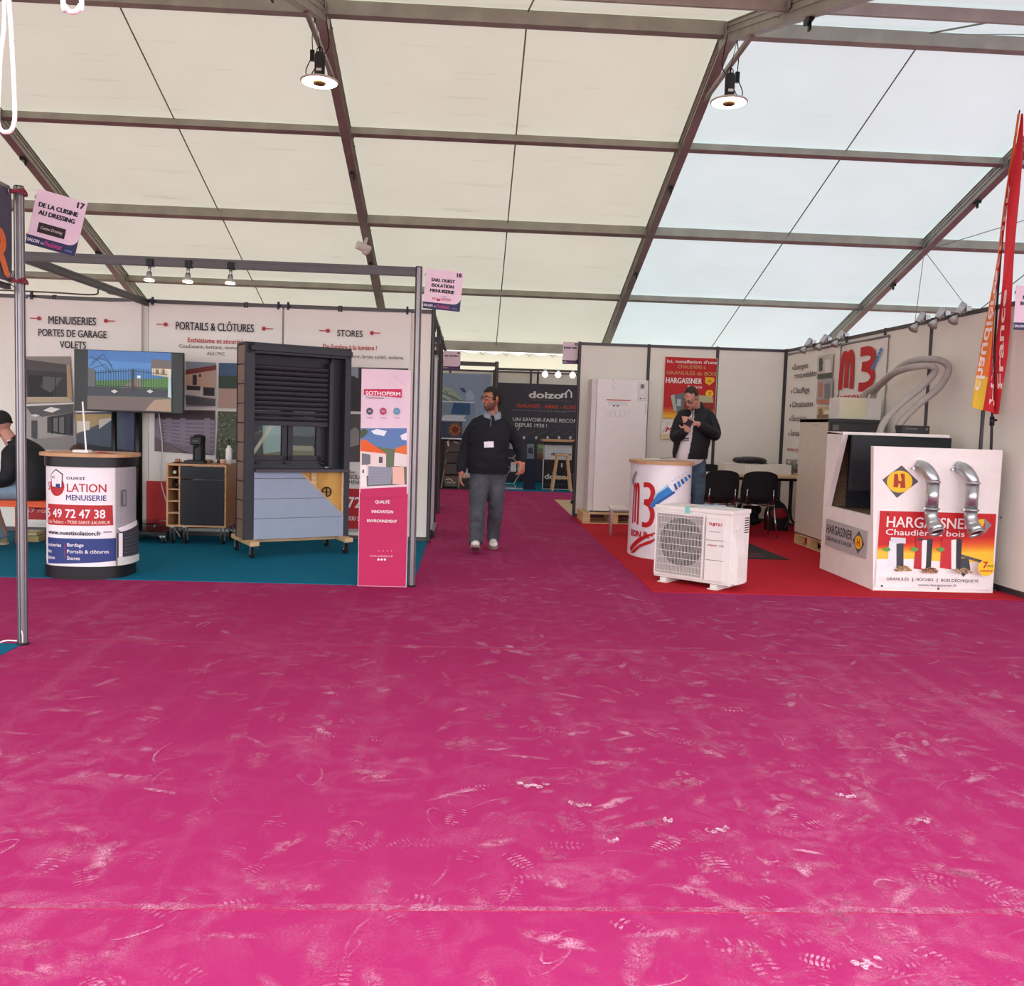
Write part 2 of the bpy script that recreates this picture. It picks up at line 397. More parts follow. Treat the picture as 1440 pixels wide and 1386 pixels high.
# ------------------------------------------------------------------ shared materials
ALU = mat('grey_aluminium', '#8d898b', .38, .75, bump=.03)
ALUD = mat('dark_grey_aluminium', '#575355', .42, .6, bump=.03)
STEEL = mat('galvanised_steel', '#b4b8ba', .3, .9, var=.12, scale=14)
CHROME = mat('chrome', '#c8c8ca', .15, 1)
TENTM = mat('tent_aluminium', '#a19e94', .5, .35, var=.14, scale=3, bump=.03)
PANEL = mat('white_partition_panel', '#ebe5dc', .5, var=.02, scale=2)
WHITE = mat('white_lacquer', '#ece6e4', .4, var=.02)
BLACK = mat('black_plastic', '#17161a', .4, var=.05)
BLACKM = mat('black_metal', '#141316', .35, .3)
VINYL = mat('white_banner_vinyl', '#e9e3dd', .45, var=.02, scale=3, bump=.05, bscale=4)
PINE = wood('pine', '#c49c6c', '#dcb98a', 3)
PLY = wood('plywood', '#c8903c', '#e0ae58', 2, axis=(3, 3, 1))
OAK = wood('light_oak', '#b4855a', '#cda078', 3)
RUBBER = mat('black_rubber', '#101010', .8)
SKIN = mat('skin', '#c08a70', .5, var=.08, scale=20, bump=.05)
CREAM = fabric_translucent('cream_tent_fabric', (.58, .55, .48), (.109, .1085, .0875), .22)
MILK = fabric_translucent('white_tent_fabric', (.62, .65, .66), (.117, .139, .136), .06)
SIDEF = fabric_translucent('tent_side_fabric', (.60, .56, .48), (.134, .128, .100), .1)
PINK = carpet('pink_felt_carpet', (.325, .017, .105), 1.0, (.55, .20, .32))
BLUE = carpet('petrol_blue_felt_carpet', (.002, .13, .225), .06, (.2, .4, .45))
RED = carpet('red_felt_carpet', (.48, .013, .028), .05, (.5, .2, .2))
BEIGE = carpet('beige_felt_carpet', (.55, .40, .27), .2, (.7, .6, .5))

# ================================================================== THE SETTING
def struct(name, loc=(0, 0, 0)): return thing(name, None, None, loc, kind='structure')
XS = [-21.93+5*k for k in range(10)]                     # rafter frames of the tent
YR, ZR, SL = 11.54, 6.28, .3221                          # ridge, and the fall of the roof
YE0, YE1 = 1.60, 21.48                                   # eaves
def zroof(y): return ZR-abs(y-YR)*SL
PY = [1.60, 4.32, 6.82, 9.21, 11.54, 13.87, 16.25, 18.76, 21.48]   # purlins

floor = tag(MB(PINK).box(-22, 23.1, -3.2, 21.5, -.06, 0).build('floor', recalc=True), kind='structure')
floor['label'] = 'pink felt carpet over the whole aisle, marked with dusty footprints'
def lay(x0, x1, y0, y1, m, lab, z=.005):
    o = MB(m).box(x0, x1, y0, y1, 0, z).build('carpet_field', floor); o['label'] = lab; return o
lay(-7.5, -.42, 7.18, 9.9, BLUE, 'petrol blue carpet of the left stand')
lay(-6, -2.46, 1.2, 5.12, BLUE, 'petrol blue carpet beside the near post')
lay(1.515, 4.62, 7.18, 12.98, RED, 'red carpet of the right stand')
lay(1.53, 5.0, 13.1, 15.9, BEIGE, 'beige carpet behind the right stand')
lay(.2, 5.0, 17.75, 21.2, BLUE, 'blue carpet of the far stand')
lay(-5, .2, 17.75, 21.2, mat('grey_felt', '#3a3436', .9, spec=.1), 'dark carpet of the far left stand')
# seams of the carpet rolls: two cut edges meeting, one slightly proud
SEAM = mat('carpet_seam_edge', (.33, .02, .075, 1), .9, spec=.1); SEAML = dust_mat('seam_dust', (.55, .19, .30), 1.5)
for y in (5.235, 2.365):
    MB(SEAM).box(-12, 8, y-.002, y+.002, 0, .0018).build('carpet_seam', floor)
for y, w in ((2.37, .022), (5.25, .012)):
    vs = []; n = 240
    for i in range(n+1):
        x = -4+8*i/n; q = w*(.6+.7*random.random()); vs += [(x, y-q*.4, .003), (x, y+q, .003)]
    MB(SEAML).add(vs, [(2*i, 2*i+2, 2*i+3, 2*i+1) for i in range(n)]).build('seam_dust', floor, recalc=False)
# dusty shoe prints: worn patches, soles and heels with tread bars, rubbed thin towards their edges
DUST = dust_mat('pale_shoe_dust', (.68, .29, .43), 3.0, True); DUST2 = dust_mat('faint_shoe_dust', (.60, .19, .31), 2.4, True); CHALK = dust_mat('plaster_scuff', (.75, .48, .58), 3.0)
def footprints(n, m, rng, zz, name, gain):
    vs, fs, ws = [], [], []
    def add(v, f, w):
        k = len(vs); vs.extend(v); ws.extend(w); fs.extend([[i+k for i in q] for q in f])
    for _ in range(n):
        y = 1.3+6.5*rng.random()**1.15; x = rng.uniform(-.60, .72)*y
        if rng.random() < .35: x = abs(x)*.9+.1
        if y > 6.9 and (x > 1.3 or x < -.5): continue
        if x < -2.4: continue
        a = rng.gauss(0, 1.1); s = rng.uniform(.7, 1.05); ca, sa = math.cos(a), math.sin(a); g = gain*rng.uniform(.35, 1)**1.5
        def P(u, v): return (x+(u*ca-v*sa)*s, y+(u*sa+v*ca)*s, zz)
        kind = rng.random()
        if kind < .30:      # treaded forefoot
            for k in range(8):
                v0 = -.07+.019*k; e = max(.05, 1-(v0/.085)**2); hw = .044*math.sqrt(e)
                for q in (-1, 1):
                    if rng.random() < .25: continue
                    add([P(q*.003, v0+.004), P(q*hw*.6, v0-.001), P(q*hw, v0+.003*q), P(q*hw*.6, v0+.011), P(q*.003, v0+.012)], [(0, 1, 2, 3, 4)], [g*.4, g*e, 0, g*e, g*.4])
        elif kind < .42:    # rim of a smooth heel or toe
            n_ = 26; a0 = rng.uniform(0, 6); sp = rng.uniform(2.2, 4.2); rx, ry = (.045, .05) if rng.random() < .5 else (.046, .12); o = []; w_ = []
            for k in range(n_+1):
                t = a0+sp*k/n_; f_ = math.sin(PI*k/n_); ux, uy = math.cos(t), math.sin(t)
                for d, ww in ((0, 0), (.005, 1), (.014, 0)): o.append(P(ux*(rx-d), uy*(ry-d))); w_.append(ww*g*f_)
            add(o, [(3*k+j, 3*k+j+1, 3*k+j+4, 3*k+j+3) for k in range(n_) for j in range(2)], w_)
        else:               # rubbed patch, thinning outwards
            n_ = 14; ex, ey = rng.uniform(.02, .055), rng.uniform(.035, .12); ph = rng.random()*6
            o = [P(0, 0)]; w_ = [g]
            for rr, ww in ((.45, .9), (1, 0)):
                for k in range(n_):
                    t = 2*PI*k/n_; q = rr*(1+.22*math.sin(2*t+ph)+.15*math.sin(5*t+2*ph)+rng.uniform(-.08, .08)); o.append(P(math.cos(t)*ex*q, math.sin(t)*ey*q)); w_.append(g*ww*rng.uniform(.6, 1))
            add(o, [(0, 1+k, 1+(k+1) % n_) for k in range(n_)]+[(1+k, 1+n_+k, 1+n_+(k+1) % n_, 1+(k+1) % n_) for k in range(n_)], w_)
    b = MB(m); b.add(vs, fs); o = tag(b.build(name, floor, recalc=False), kind='stuff')
    at_ = o.data.attributes.new('wear', 'FLOAT', 'POINT'); at_.data.foreach_set('value', ws)
_rg = random.Random(11)
footprints(420, DUST, _rg, .0035, 'dusty_footprints', 1.0); footprints(1500, DUST2, _rg, .0028, 'faint_footprints', .9)
b = MB(CHALK)
for px, py, w, a in ((750, 1106, .07, .15), (816, 1133, .045, -.1), (1010, 1169, .05, 0), (940, 1155, .02, .5), (860, 1184, .03, .2), (1222, 1357, .05, -.3), (1190, 1120, .04, .2), (1300, 1155, .03, .1)):
    p = at(px, py, 2, 0); 
    for k in range(5):
        dx = (k-2)*w/3; dy = .012*random.uniform(-1, 1)+.006*(k-2)**2*.5
        q = [(p.x+dx+math.cos(t)*w*.22*random.uniform(.7, 1.2), p.y+dy+math.sin(t)*.016*random.uniform(.6, 1.3), .0042) for t in [2*PI*i/9 for i in range(9)]]
        b.add(q, [list(range(9))])
tag(b.build('plaster_scuffs', floor, recalc=False), kind='stuff')

ground = tag(MB(mat('pale_outdoor_gravel', '#a9a59c', .9, var=.2, scale=2, bump=.4, bscale=30)).box(-40, 40, -45, -3.2, -.10, -.03).build('ground'), kind='structure')
# ---- roof
ceiling = struct('ceiling'); ceiling['label'] = 'pitched tent roof of cream and white fabric on aluminium frames'
def sag_mesh(y0, y1, m):
    key = (round(y0, 2), m.name)
    if key in _sag: return _sag[key]
    nx, ny = 14, 8; vs = []; L = math.hypot(y1-y0, zroof(y1)-zroof(y0))
    for j in range(ny+1):
        for i in range(nx+1):
            u, v = i/nx, j/ny; y = y0+(y1-y0)*v
            vs.append((u*5, y, zroof(y)+.10-.035*math.sin(PI*v)*(.35+.65*abs(math.sin(2*PI*u)))+.01*math.sin(9*u+3*y)*math.sin(PI*v)))
    fs = [(j*(nx+1)+i, j*(nx+1)+i+1, (j+1)*(nx+1)+i+1, (j+1)*(nx+1)+i) for j in range(ny) for i in range(nx)]
    b = MB(m); b.add(vs, fs, smooth=True); _sag[key] = b.mesh('roof_panel', recalc=False); return _sag[key]
_sag = {}
PUR = MB(TENTM).box(.05, 4.95, -.035, .035, -.06, .06)
PUR.box(.05, 4.95, -.05, -.035, -.06, -.045).box(.05, 4.95, .035, .05, -.06, -.045)
PURM = PUR.mesh('purlin', .004)
RID = MB(TENTM).box(.05, 4.95, -.05, .05, -.11, .07).box(.05, 4.95, -.07, .07, -.11, -.095).mesh('purlin', .004)
for k in range(9):
    m = CREAM if XS[k] < 3 else MILK
    for j in range(8):
        o = bpy.data.objects.new('roof_panel', sag_mesh(PY[j], PY[j+1], m)); COL.objects.link(o); o.parent = ceiling; o.location = (XS[k], 0, 0)
    for j, y in enumerate(PY):
        if j in (0, 8): continue
        big = j in (4,)
        o = bpy.data.objects.new('purlin', RID if big else PURM); COL.objects.link(o); o.parent = ceiling
        o.location = (XS[k], y, zroof(y)-(.0 if not big else 0)); o.rotation_euler = (0 if big else (SL*.95 if y < YR else -SL*.95), 0, 0)
        if j in (2, 6): o.scale = (1, 1.25, 1.45)
    # seam / cable down the middle of each bay
    cb = MB(mat('support_cable', '#8f8a78', .6))
    for s in (-1, 1):
        cb.tube([(XS[k]+2.5, YR+s*.1, ZR+.03), (XS[k]+2.5, YE1 if s > 0 else YE0, zroof(YE1)+.03)], .011, 6)
    cb.build('roof_cable', ceiling)
def rafter_mesh():
    b = MB(TENTM)
    for s in (-1, 1):
        y1 = YE1 if s > 0 else YE0
        n = Vector((0, s*SL, 1)).normalized(); a = Vector((0, YR, ZR)); e = Vector((0, y1, zroof(y1)))
        def pt(base, dx, dn): return tuple(base+Vector((dx, 0, 0))+n*dn)
        for (xa, xb, na, nb) in ((-.05, .05, -.15, .05), (-.065, .065, -.16, -.145), (-.065, .065, .05, .065), (-.062, -.05, -.07, -.055), (.05, .062, -.07, -.055), (-.062, -.05, .0, .012), (.05, .062, .0, .012)):
            v = [pt(p, x, d) for p in (a, e) for x, d in ((xa, na), (xb, na), (xb, nb), (xa, nb))]
            b.add(v, [(0, 1, 2, 3), (4, 7, 6, 5), (0, 4, 5, 1), (1, 5, 6, 2), (2, 6, 7, 3), (3, 7, 4, 0)])
    return b
RM = rafter_mesh().mesh('rafter', .003)
for k, x in enumerate(XS):
    o = bpy.data.objects.new('rafter', RM); COL.objects.link(o); o.parent = ceiling; o.location = (x, 0, 0)
    if -8 < x < 9:
        b = MB(TENTM)           # ridge knee braces and plates
        b.bar((x, YR-1.05, zroof(YR+1.05)-.16), (x, YR+1.05, zroof(YR+1.05)-.16), .05, .05)
        b.box(x-.07, x+.07, YR-.18, YR+.18, ZR-.22, ZR-.09)
        b.build('ridge_brace', ceiling)
        b = MB(STEEL)
        for y in PY[1:8]:
            for dx in (-.07, .07):
                b.obox((x+dx, y-.12, zroof(y)-.05), (.012, .10, .09)); b.ell((x+dx*1.15, y+.16, zroof(y)-.04), (.012, .014, .014), seg=8, rings=6)
                b.ell((x+dx*1.15, y+.34, zroof(y+.34)+.0), (.010, .012, .012), seg=8, rings=6)
        b.build('bracket_plates', ceiling)
        b = MB(BLACKM)
        for y in (8.7, 14.6, 17.4): b.obox((x, y, zroof(y)-.19), (.05, .16, .05)); b.obox((x+.02, y+.03, zroof(y)-.24), (.02, .05, .07))
        b.build('wire_ratchet', ceiling)
# wind bracing wires in the bay beyond the fourth frame
b = MB(STEEL)
nd = Vector((8.07, 16.25, zroof(16.25)-.12))
for e in ((13.07, 11.54), (13.07, 21.48)):
    b.tube([nd, (e[0], e[1], zroof(e[1])-.1)], .007, 6)
b.tube([(5.57, 10.9, zroof(10.9)), (13.07, 6.82, zroof(6.82))], .006, 6)
b.tube([nd, (8.75, 17.9, 3.0)], .006, 6)
b.build('bracing_wire', ceiling)
# eaves
for nm, ye, s in (('wall_back', YE1, 1), ('wall_front', YE0, -1)):
    w = struct(nm)
    z = zroof(ye)
    MB(TENTM).box(XS[0], XS[-1], ye-.06, ye+.06, z-.10, z+.12).box(XS[0], XS[-1], ye-.085, ye-.06, z-.10, z-.06).build('eave_beam', w, bevel=.004)
    for x in XS: MB(TENTM).box(x-.06, x+.06, ye-.1, ye+.1, 0, z).build('column', w, bevel=.004)
    if s > 0:
        w['label'] = 'far side wall of cream tent fabric laced under the eave beam'
        nx = 260; vs = []
        for j, zz in enumerate((0, .8, 1.6, 2.3, 2.75, z-.16)):
            for i in range(nx+1):
                x = XS[0]+45*i/nx; t = j/5; vs.append((x, ye+.02+.03*math.sin(x*2.1)*(1-t)+.012*math.sin(x*7.3+j), zz+(.05*abs(math.sin(x*PI/.55)) if j == 5 else 0)))
        MB(SIDEF).add(vs, [(j*(nx+1)+i, j*(nx+1)+i+1, (j+1)*(nx+1)+i+1, (j+1)*(nx+1)+i) for j in range(5) for i in range(nx)], smooth=True).build('fabric_curtain', w, recalc=False)
        b = MB(mat('lacing_cord', '#5a5348', .8))
        x = -8.
        while x < 9:
            b.tube([(x-.06, ye-.09, z-.13), (x, ye-.06, z-.19), (x+.06, ye-.09, z-.13)], .006, 5); b.tube([(x+.06, ye-.09, z-.125), (x+.49, ye-.09, z-.125)], .004, 5); x += .55
        tag(b.build('lacing', w), kind='stuff')
for nm, x in (('wall_left', XS[0]), ('wall_right', XS[-1])):
    w = struct(nm)
    MB(SIDEF).prism([(YE0, 0), (YE1, 0), (YE1, zroof(YE1)+.1), (YR, ZR+.1), (YE0, zroof(YE0)+.1)], x-.01, x+.01, 'yz').build('fabric_curtain', w)
    for y in PY[1:8:2]: MB(TENTM).box(x-.06, x+.06, y-.06, y+.06, 0, zroof(y)).build('column', w)

# ================================================================== EXHIBITION WALLS
def post_poly(r=.022):
    """octagonal grooved aluminium extrusion"""
    P = []
    for k in range(8):
        a0 = 2*PI*(k-.5)/8; a1 = 2*PI*(k+.5)/8; R0 = r/math.cos(PI/8)
        p0 = Vector((math.cos(a0), math.sin(a0)))*R0; p1 = Vector((math.cos(a1), math.sin(a1)))*R0
        c = (p0+p1)/2; t = (p1-p0).normalized(); n = c.normalized(); g = .0045
        P += [p0, c-t*g, c-t*g-n*.007, c+t*g-n*.007, c+t*g]
    return [tuple(p) for p in P]
def post_mb(m, h=2.5, x=0, y=0, r=.022, foot=True):
    b = MB(m).prism([(x+p[0], y+p[1]) for p in post_poly(r)], .012, h)
    b.cyl((x, y, 0), (x, y, .014), r*1.25, 12, BLACK); b.cyl((x, y, h), (x, y, h+.006), r, 12, BLACK); return b
def rail_mb(p0, p1, m, h=.04, w=.022):
    b = MB(m); b.bar(p0, p1, w, h); 
    d = Vector((0, 0, h*.5)); b.bar(Vector(p0)+d*.6, Vector(p1)+d*.6, w+.008, h*.18); b.bar(Vector(p0)-d*.6, Vector(p1)-d*.6, w+.008, h*.18); return b
def partition(label, loc, rz, n, step=.99, group=None, h=2.5, m=ALUD, first=True, last=True, top=True):
    t = thing('partition_wall', label, 'partition', loc, rz, group)
    for k in range(n):
        x = k*step
        MB(PANEL).box(x+.018, x+step-.018, -.003, .003, .045, h-.03).build('panel', t)
        rail_mb((x+.02, 0, h-.02), (x+step-.02, 0, h-.02), m).build('top_rail', t)
        rail_mb((x+.02, 0, .03), (x+step-.02, 0, .03), m, .045).build('bottom_rail', t)
    for k in range(n+1):
        if (k == 0 and not first) or (k == n and not last): continue
        post_mb(m, h, k*step, 0).build('post', t)
    return t
def rail_thing(label, p0, p1, cat='beam', h=.07, m=ALUD, group=None, name='header_beam'):
    c = (Vector(p0)+Vector(p1))/2; t = tag(rail_mb(Vector(p0)-c, Vector(p1)-c, m, h, .03).build(name), label, cat, group); t.location = c; return t
def post_thing(label, x, y, h=2.5, m=ALUD, r=.022, group=None):
    o = tag(post_mb(m, h, 0, 0, r).build('booth_post'), label, 'post', group); o.location = (x, y, 0); return o

LB = partition('long white panel wall behind the left stand, hung with printed banners', (-7.36, 9.88, 0), 0, 7, .992)
RBk = partition('white three-panel wall at the back of the right stand, with the red poster', (1.535, 12.99, 0), 0, 3, .993)
rw_a = math.atan2(7.1-12.99, 4.66-4.53)
RW = partition('white panel wall along the right side of the right stand', (4.53, 12.96, 0), rw_a, 6, .985)
post_thing('slim aluminium corner post beside the pink carpet, carrying sign 17', -2.457, 5.12, 2.5, ALU, .025)
post_thing('aluminium post at the aisle corner of the left stand, beside the pink totem', -.425, 7.19, 2.5, ALU, .027)
rail_thing('long header beam across the front of the left stand, clip lamps under it', (-3.45, 7.19, 2.465), (-.452, 7.19, 2.465))
rail_thing('header beam running back over the left stand to the banner wall', (-3.44, 7.23, 2.46), (-3.42, 9.85, 2.46))
post_thing('aluminium post hidden behind the near post at the left end of the front beam', -3.455, 7.19, 2.5, ALUD)
# side walls running down the aisle behind the left stand
rail_thing('header beam running down the aisle behind the left stand', (-.42, 9.93, 2.465), (-.42, 12.9, 2.465), h=.05)
rail_thing('header beam over the aisle side of the second left stand', (-.42, 12.95, 2.465), (-.43, 17.7, 2.465), h=.05)
post_thing('post in the aisle behind the white roll-up banner', -.42, 11.55, 2.5, ALUD)
post_thing('post in the aisle holding the small far left stand sign', -.42, 13.0, 2.5, ALUD)
rail_thing('short cross beam behind the roll-up banner', (-2.4, 11.55, 2.465), (-.45, 11.55, 2.465))
rail_thing('short cross beam at the small far left sign', (-2.4, 13.0, 2.465), (-.45, 13.0, 2.465))
partition('white panel wall between the two far left stands', (-3.4, 14.2, 0), 0, 3, .97)
# far stands across the end of the aisle
post_thing('tall post at the corner of the far stand, right of the sunflower banner', .50, 17.85, 2.5, ALUD, .035)
post_thing('rear post of the far stand beside the dark banner', .53, 20.6, 2.5, ALUD, .03)
rail_thing('front header beam of the far left stand', (-4.5, 17.85, 2.45), (.47, 17.85, 2.45), h=.08)
rail_thing('header beam of the far stand carrying three lit bulbs', (.56, 18.9, 2.43), (5.0, 18.9, 2.43), h=.05)
rail_thing('side header beam of the far stand', (.51, 17.9, 2.44), (.53, 20.5, 2.44), h=.06)
partition('white panel wall behind the far stands', (-4.45, 20.72, 0), 0, 10, .995, h=2.5)
post_thing('thin middle post above the dark far banner', 1.35, 20.55, 2.5, ALUD)
# stand behind the right one
# ================================================================== LEFT STAND
def hanging_banner(label, x0, x1, z0, z1, y=9.846, group=None):
    t = thing('hanging_banner', label, 'banner', (x0, y, 0), 0, group)
    W = x1-x0; nx, ny = 24, 30; vs = []
    for j in range(ny+1):
        for i in range(nx+1):
            u, v = i/nx, j/ny; vs.append((u*W, -.006-.004*math.sin(u*9+v*4)*math.sin(PI*u)-.003*math.sin(v*17+u*5), z0+(z1-z0)*v-(.02*math.sin(PI*u) if j == ny else 0)))
    MB(VINYL).add(vs, [(j*(nx+1)+i, j*(nx+1)+i+1, (j+1)*(nx+1)+i+1, (j+1)*(nx+1)+i) for j in range(ny) for i in range(nx)], smooth=True).build('vinyl_sheet', t, recalc=False)
    for x in (.04, W-.04):
        b = MB(mat('dark_blue_clip', '#1b2340', .4)); b.obox((x, -.012, z1+.005), (.022, .03, .05)); b.bar((x, -.03, z1+.0), (x, -.012, z1+.06), .02, .006); b.bar((x, .012, z1-.01), (x, .002, z1+.06), .02, .006)
        b.build('clip', t)
    P = Print((0, -.018, 0), (1, 0, 0), (0, 0, 1), off=.001, step=.0005).world(t)
    return t, P
INK = K('#2c2a33'); DRED = K('#b02a2c'); BRED = K('#b3242a')
def pins(P, xs):
    for x, d, y in xs:
        P.disc(x, y, 2.9, 2.9, DRED, 16, pix=True); P.line([(x, y), (x+d, y-.3 if d < 0 else y+.3)], .010, DRED, pix=True)
t, P = hanging_banner('hanging white banner headed MENUISERIES, partly behind the television', -4.64, -3.475, .10, 2.47)
P.ptext('MENUISERIES', 68, 135, 455, 11.5, INK, bold=.02)
P.ptext('PORTES DE GARAGE', 54, 150, 472, 10.5, INK, bold=.02)
P.ptext('VOLETS', 84, 121, 489, 10.5, INK, bold=.02)
pins(P, [(55, -13, 447.5), (149, 13, 451)])
G1, G2, G3, G4 = K('#6d6a68'), K('#3c3b3f'), K('#a7a19c'), K('#4c4a4a')
P.part(); P.poly([(36, 501), (99, 501), (103, 565), (37, 568)], K('#8d8883'), pix=True)     # concrete garage
P.poly([(36, 505), (97, 513), (97, 525), (36, 521)], K('#524e4d'), pix=True)
P.poly([(37, 520), (94, 524), (95, 560), (38, 560)], G2, pix=True)
P.poly([(40, 527), (74, 529), (75, 558), (41, 558)], K('#26262a'), pix=True)
P.poly([(60, 529), (88, 531), (72, 552), (58, 545)], K('#5b5a5c'), pix=True)
P.line([(78, 530), (78, 559)], .01, INK, pix=True); P.line([(60, 529), (60, 558)], .01, INK, pix=True)
P.poly([(38, 558), (97, 558), (103, 565), (38, 566)], K('#b7a98f'), pix=True)
P.poly([(94, 513), (99, 513), (102, 560), (95, 560)], K('#b59a78'), pix=True)
P.part(); P.poly([(37, 571), (104, 568), (108, 632), (39, 632)], K('#a39e9a'), pix=True)       # office interior
P.poly([(37, 571), (104, 568), (104, 580), (60, 586), (44, 582)], K('#5a5759'), pix=True)
P.poly([(61, 577), (72, 572), (85, 575), (74, 580)], K('#e9e6e2'), pix=True)
P.poly([(44, 584), (50, 582), (57, 584), (50, 586)], K('#dcd9d5'), pix=True)
P.poly([(67, 586), (104, 580), (104, 613), (67, 608)], K('#3a3a3e'), pix=True)
for x in (74, 83, 92, 101): P.line([(x, 586), (x, 610)], .012, K('#1c1c20'), pix=True)
P.poly([(76, 588), (82, 587), (82, 607), (76, 606)], K('#6b6b6d'), pix=True)
P.poly([(84, 587), (91, 586), (91, 609), (84, 608)], K('#6b6b6d'), pix=True)
P.poly([(45, 591), (53, 591), (53, 618), (45, 615)], K('#4a484a'), pix=True)
P.poly([(40, 618), (104, 612), (107, 632), (40, 632)], K('#8b8684'), pix=True)
P.part(); P.poly([(107, 580), (192, 578), (193, 634), (110, 632)], K('#4a5666'), pix=True)     # blue grey shutter
P.poly([(107, 582), (165, 582), (150, 592), (109, 610)], K('#b39a6b'), pix=True)
P.poly([(109, 592), (127, 592), (127, 604), (109, 608)], K('#d7cfc1'), pix=True)
P.poly([(140, 590), (164, 586), (140, 603)], K('#c9c6bd'), pix=True)
P.poly([(109, 622), (192, 634), (192, 636), (110, 635)], K('#2d3036'), pix=True)
P.poly([(176, 578), (192, 578), (193, 634), (176, 632)], K('#4c4f6d'), pix=True)
P.part(); P.rect(-.0, .13, .93, .52, BRED); P.rect(.0, .13, 1.16, .52, BRED)
P.text('57 route de Poitiers', .0+P.px(38, 716)[0], P.px(38, 720)[1], .75, .045, K('#d8b0aa'), bold=.0)
P.rect(0, .1, 1.16, .14, WHITE)
P.build(t)

t, P = hanging_banner('hanging white banner headed PORTAILS & CLÔTURES with photos of fences', -3.40, -2.012, .10, 2.46)
P.ptext('PORTAILS & CLÔTURES', 247, 357, 463, 11.5, INK, bold=.02)
P.ptext('Esthétisme et sécurité', 264, 342, 481, 7, DRED, bold=.02)
P.ptext('Coulissant, battant, motorisé', 252, 345, 488.5, 5.2, INK, bold=.0)
P.ptext('ALU / PVC', 291, 316, 499, 5, INK, bold=.0)
pins(P, [(233, -13, 456), (371, 13, 462)])
P.part(); P.poly([(261, 508), (304, 510), (303, 571), (262, 572)], K('#8b95a6'), pix=True)
P.poly([(261, 521), (304, 513), (304, 562), (261, 562)], K('#c7a594'), pix=True)
P.poly([(261, 520), (304, 513), (304, 520), (261, 527)], K('#7d3a38'), pix=True)
P.poly([(271, 527), (277, 527), (277, 541), (271, 541)], K('#3b3236'), pix=True); P.rect(280, 526, 283, 530, K('#3b3236'), pix=True)
P.poly([(261, 545), (304, 546), (304, 559), (261, 556)], K('#c9c0bd'), pix=True)
P.poly([(263, 542), (282, 543), (282, 549), (263, 548)], K('#3a3438'), pix=True)
P.poly([(286, 544), (302, 545), (302, 557), (286, 556)], K('#2f2c31'), pix=True)
P.poly([(261, 555), (303, 561), (303, 571), (262, 569)], K('#55545a'), pix=True)
P.part(); P.poly([(308, 510), (400, 512), (400, 575), (307, 573)], K('#46607f'), pix=True)
P.poly([(308, 535), (400, 538), (400, 575), (307, 573)], K('#b99a8c'), pix=True)
P.poly([(308, 528), (400, 530), (400, 548), (308, 546)], K('#38463a'), pix=True)
P.part(); P.poly([(218, 576), (303, 577), (300, 640), (218, 634)], K('#3f3238'), pix=True)
P.poly([(218, 589), (303, 590), (301, 639), (266, 637), (218, 615)], K('#75697a'), pix=True)
for k in range(7):
    P.line([(219, 592+4.2*k), (302, 593+6.4*k)], .013, K('#8f8494'), pix=True)
for x in (220, 234, 254, 288): P.poly([(x, 588), (x+8, 588), (x+8, 618+(x-220)*.3), (x, 614+(x-220)*.3)], K('#857a8a'), pix=True)
P.poly([(218, 614), (262, 637), (218, 634)], K('#6f5e63'), pix=True)
P.part(); P.poly([(307, 578), (400, 580), (400, 648), (304, 645)], K('#4e5744'), pix=True)
rg = random.Random(3)
for _ in range(70):
    x, y = rg.uniform(308, 340), rg.uniform(582, 642); P.disc(x, y, 1.6, 1.4, rg.choice([K('#6c7560'), K('#343d30'), K('#7d8270')]), 6, pix=True)
P.part()
P.poly([(340, 585), (399, 586), (399, 660), (340, 659)], K('#7a6a5c'), pix=True); P.poly([(340, 585), (399, 586), (399, 592), (352, 612), (340, 612)], K('#4a4348'), pix=True)
P.poly([(371, 592), (399, 592), (399, 648), (371, 640)], K('#a9bdb8'), pix=True); P.poly([(340, 622), (370, 606), (372, 640), (340, 646)], K('#565052'), pix=True)
P.poly([(350, 645), (355, 645), (387, 598), (383, 594)], K('#d6cab4'), pix=True); P.poly([(340, 650), (399, 648), (399, 662), (340, 662)], K('#d9dcd4'), pix=True); P.poly([(355, 640), (399, 634), (399, 649), (346, 651)], K('#7b6a4e'), pix=True)
P.part(); P.rect(0, .13, 1.388, .59, BRED)
P.rect(0, .10, 1.388, .13, K('#6a4a50'))
P.text('ouest ISOLATION', .5, .70, .5, .07, INK)
P.build(t)

t, P = hanging_banner('hanging white banner headed STORES above the dark window display', -1.99, -.655, .10, 2.46)
P.ptext('STORES', 474, 510, 472.5, 9.5, INK, bold=.02)
pins(P, [(461, -12, 465), (523, 12, 468)])
P.ptext("De l'ombre à la lumière !", 454, 530, 490, 7, DRED, bold=.02)
P.ptext('Pergola, véranda, terrasse, fenêtre, brise soleil, solaire.', 400, 568, 499.5, 5.2, INK, bold=.0)
P.part(); P.poly([(401, 514), (487, 516), (487, 577), (401, 575)], K('#5b5a60'), pix=True)
P.part(); P.poly([(491, 516), (574, 518), (574, 580), (491, 578)], K('#3a373c'), pix=True)
P.poly([(491, 516), (504, 516), (504, 532), (491, 526)], K('#8b95a0'), pix=True)
P.part(); P.poly([(491, 582), (574, 583), (574, 651), (491, 649)], K('#55504f'), pix=True)
P.poly([(491, 606), (500, 600), (505, 605), (505, 625), (491, 629)], K('#8d8885'), pix=True)
P.part(); P.poly([(401, 580), (487, 581), (487, 649), (401, 647)], K('#6a6668'), pix=True)
P.ptext('ouest', 491, 500, 665, 4, INK); P.ptext('ISOLATION', 491, 525, 673, 6.5, INK); P.ptext('MENUISERIE', 491, 525, 680, 5, INK)
P.part()
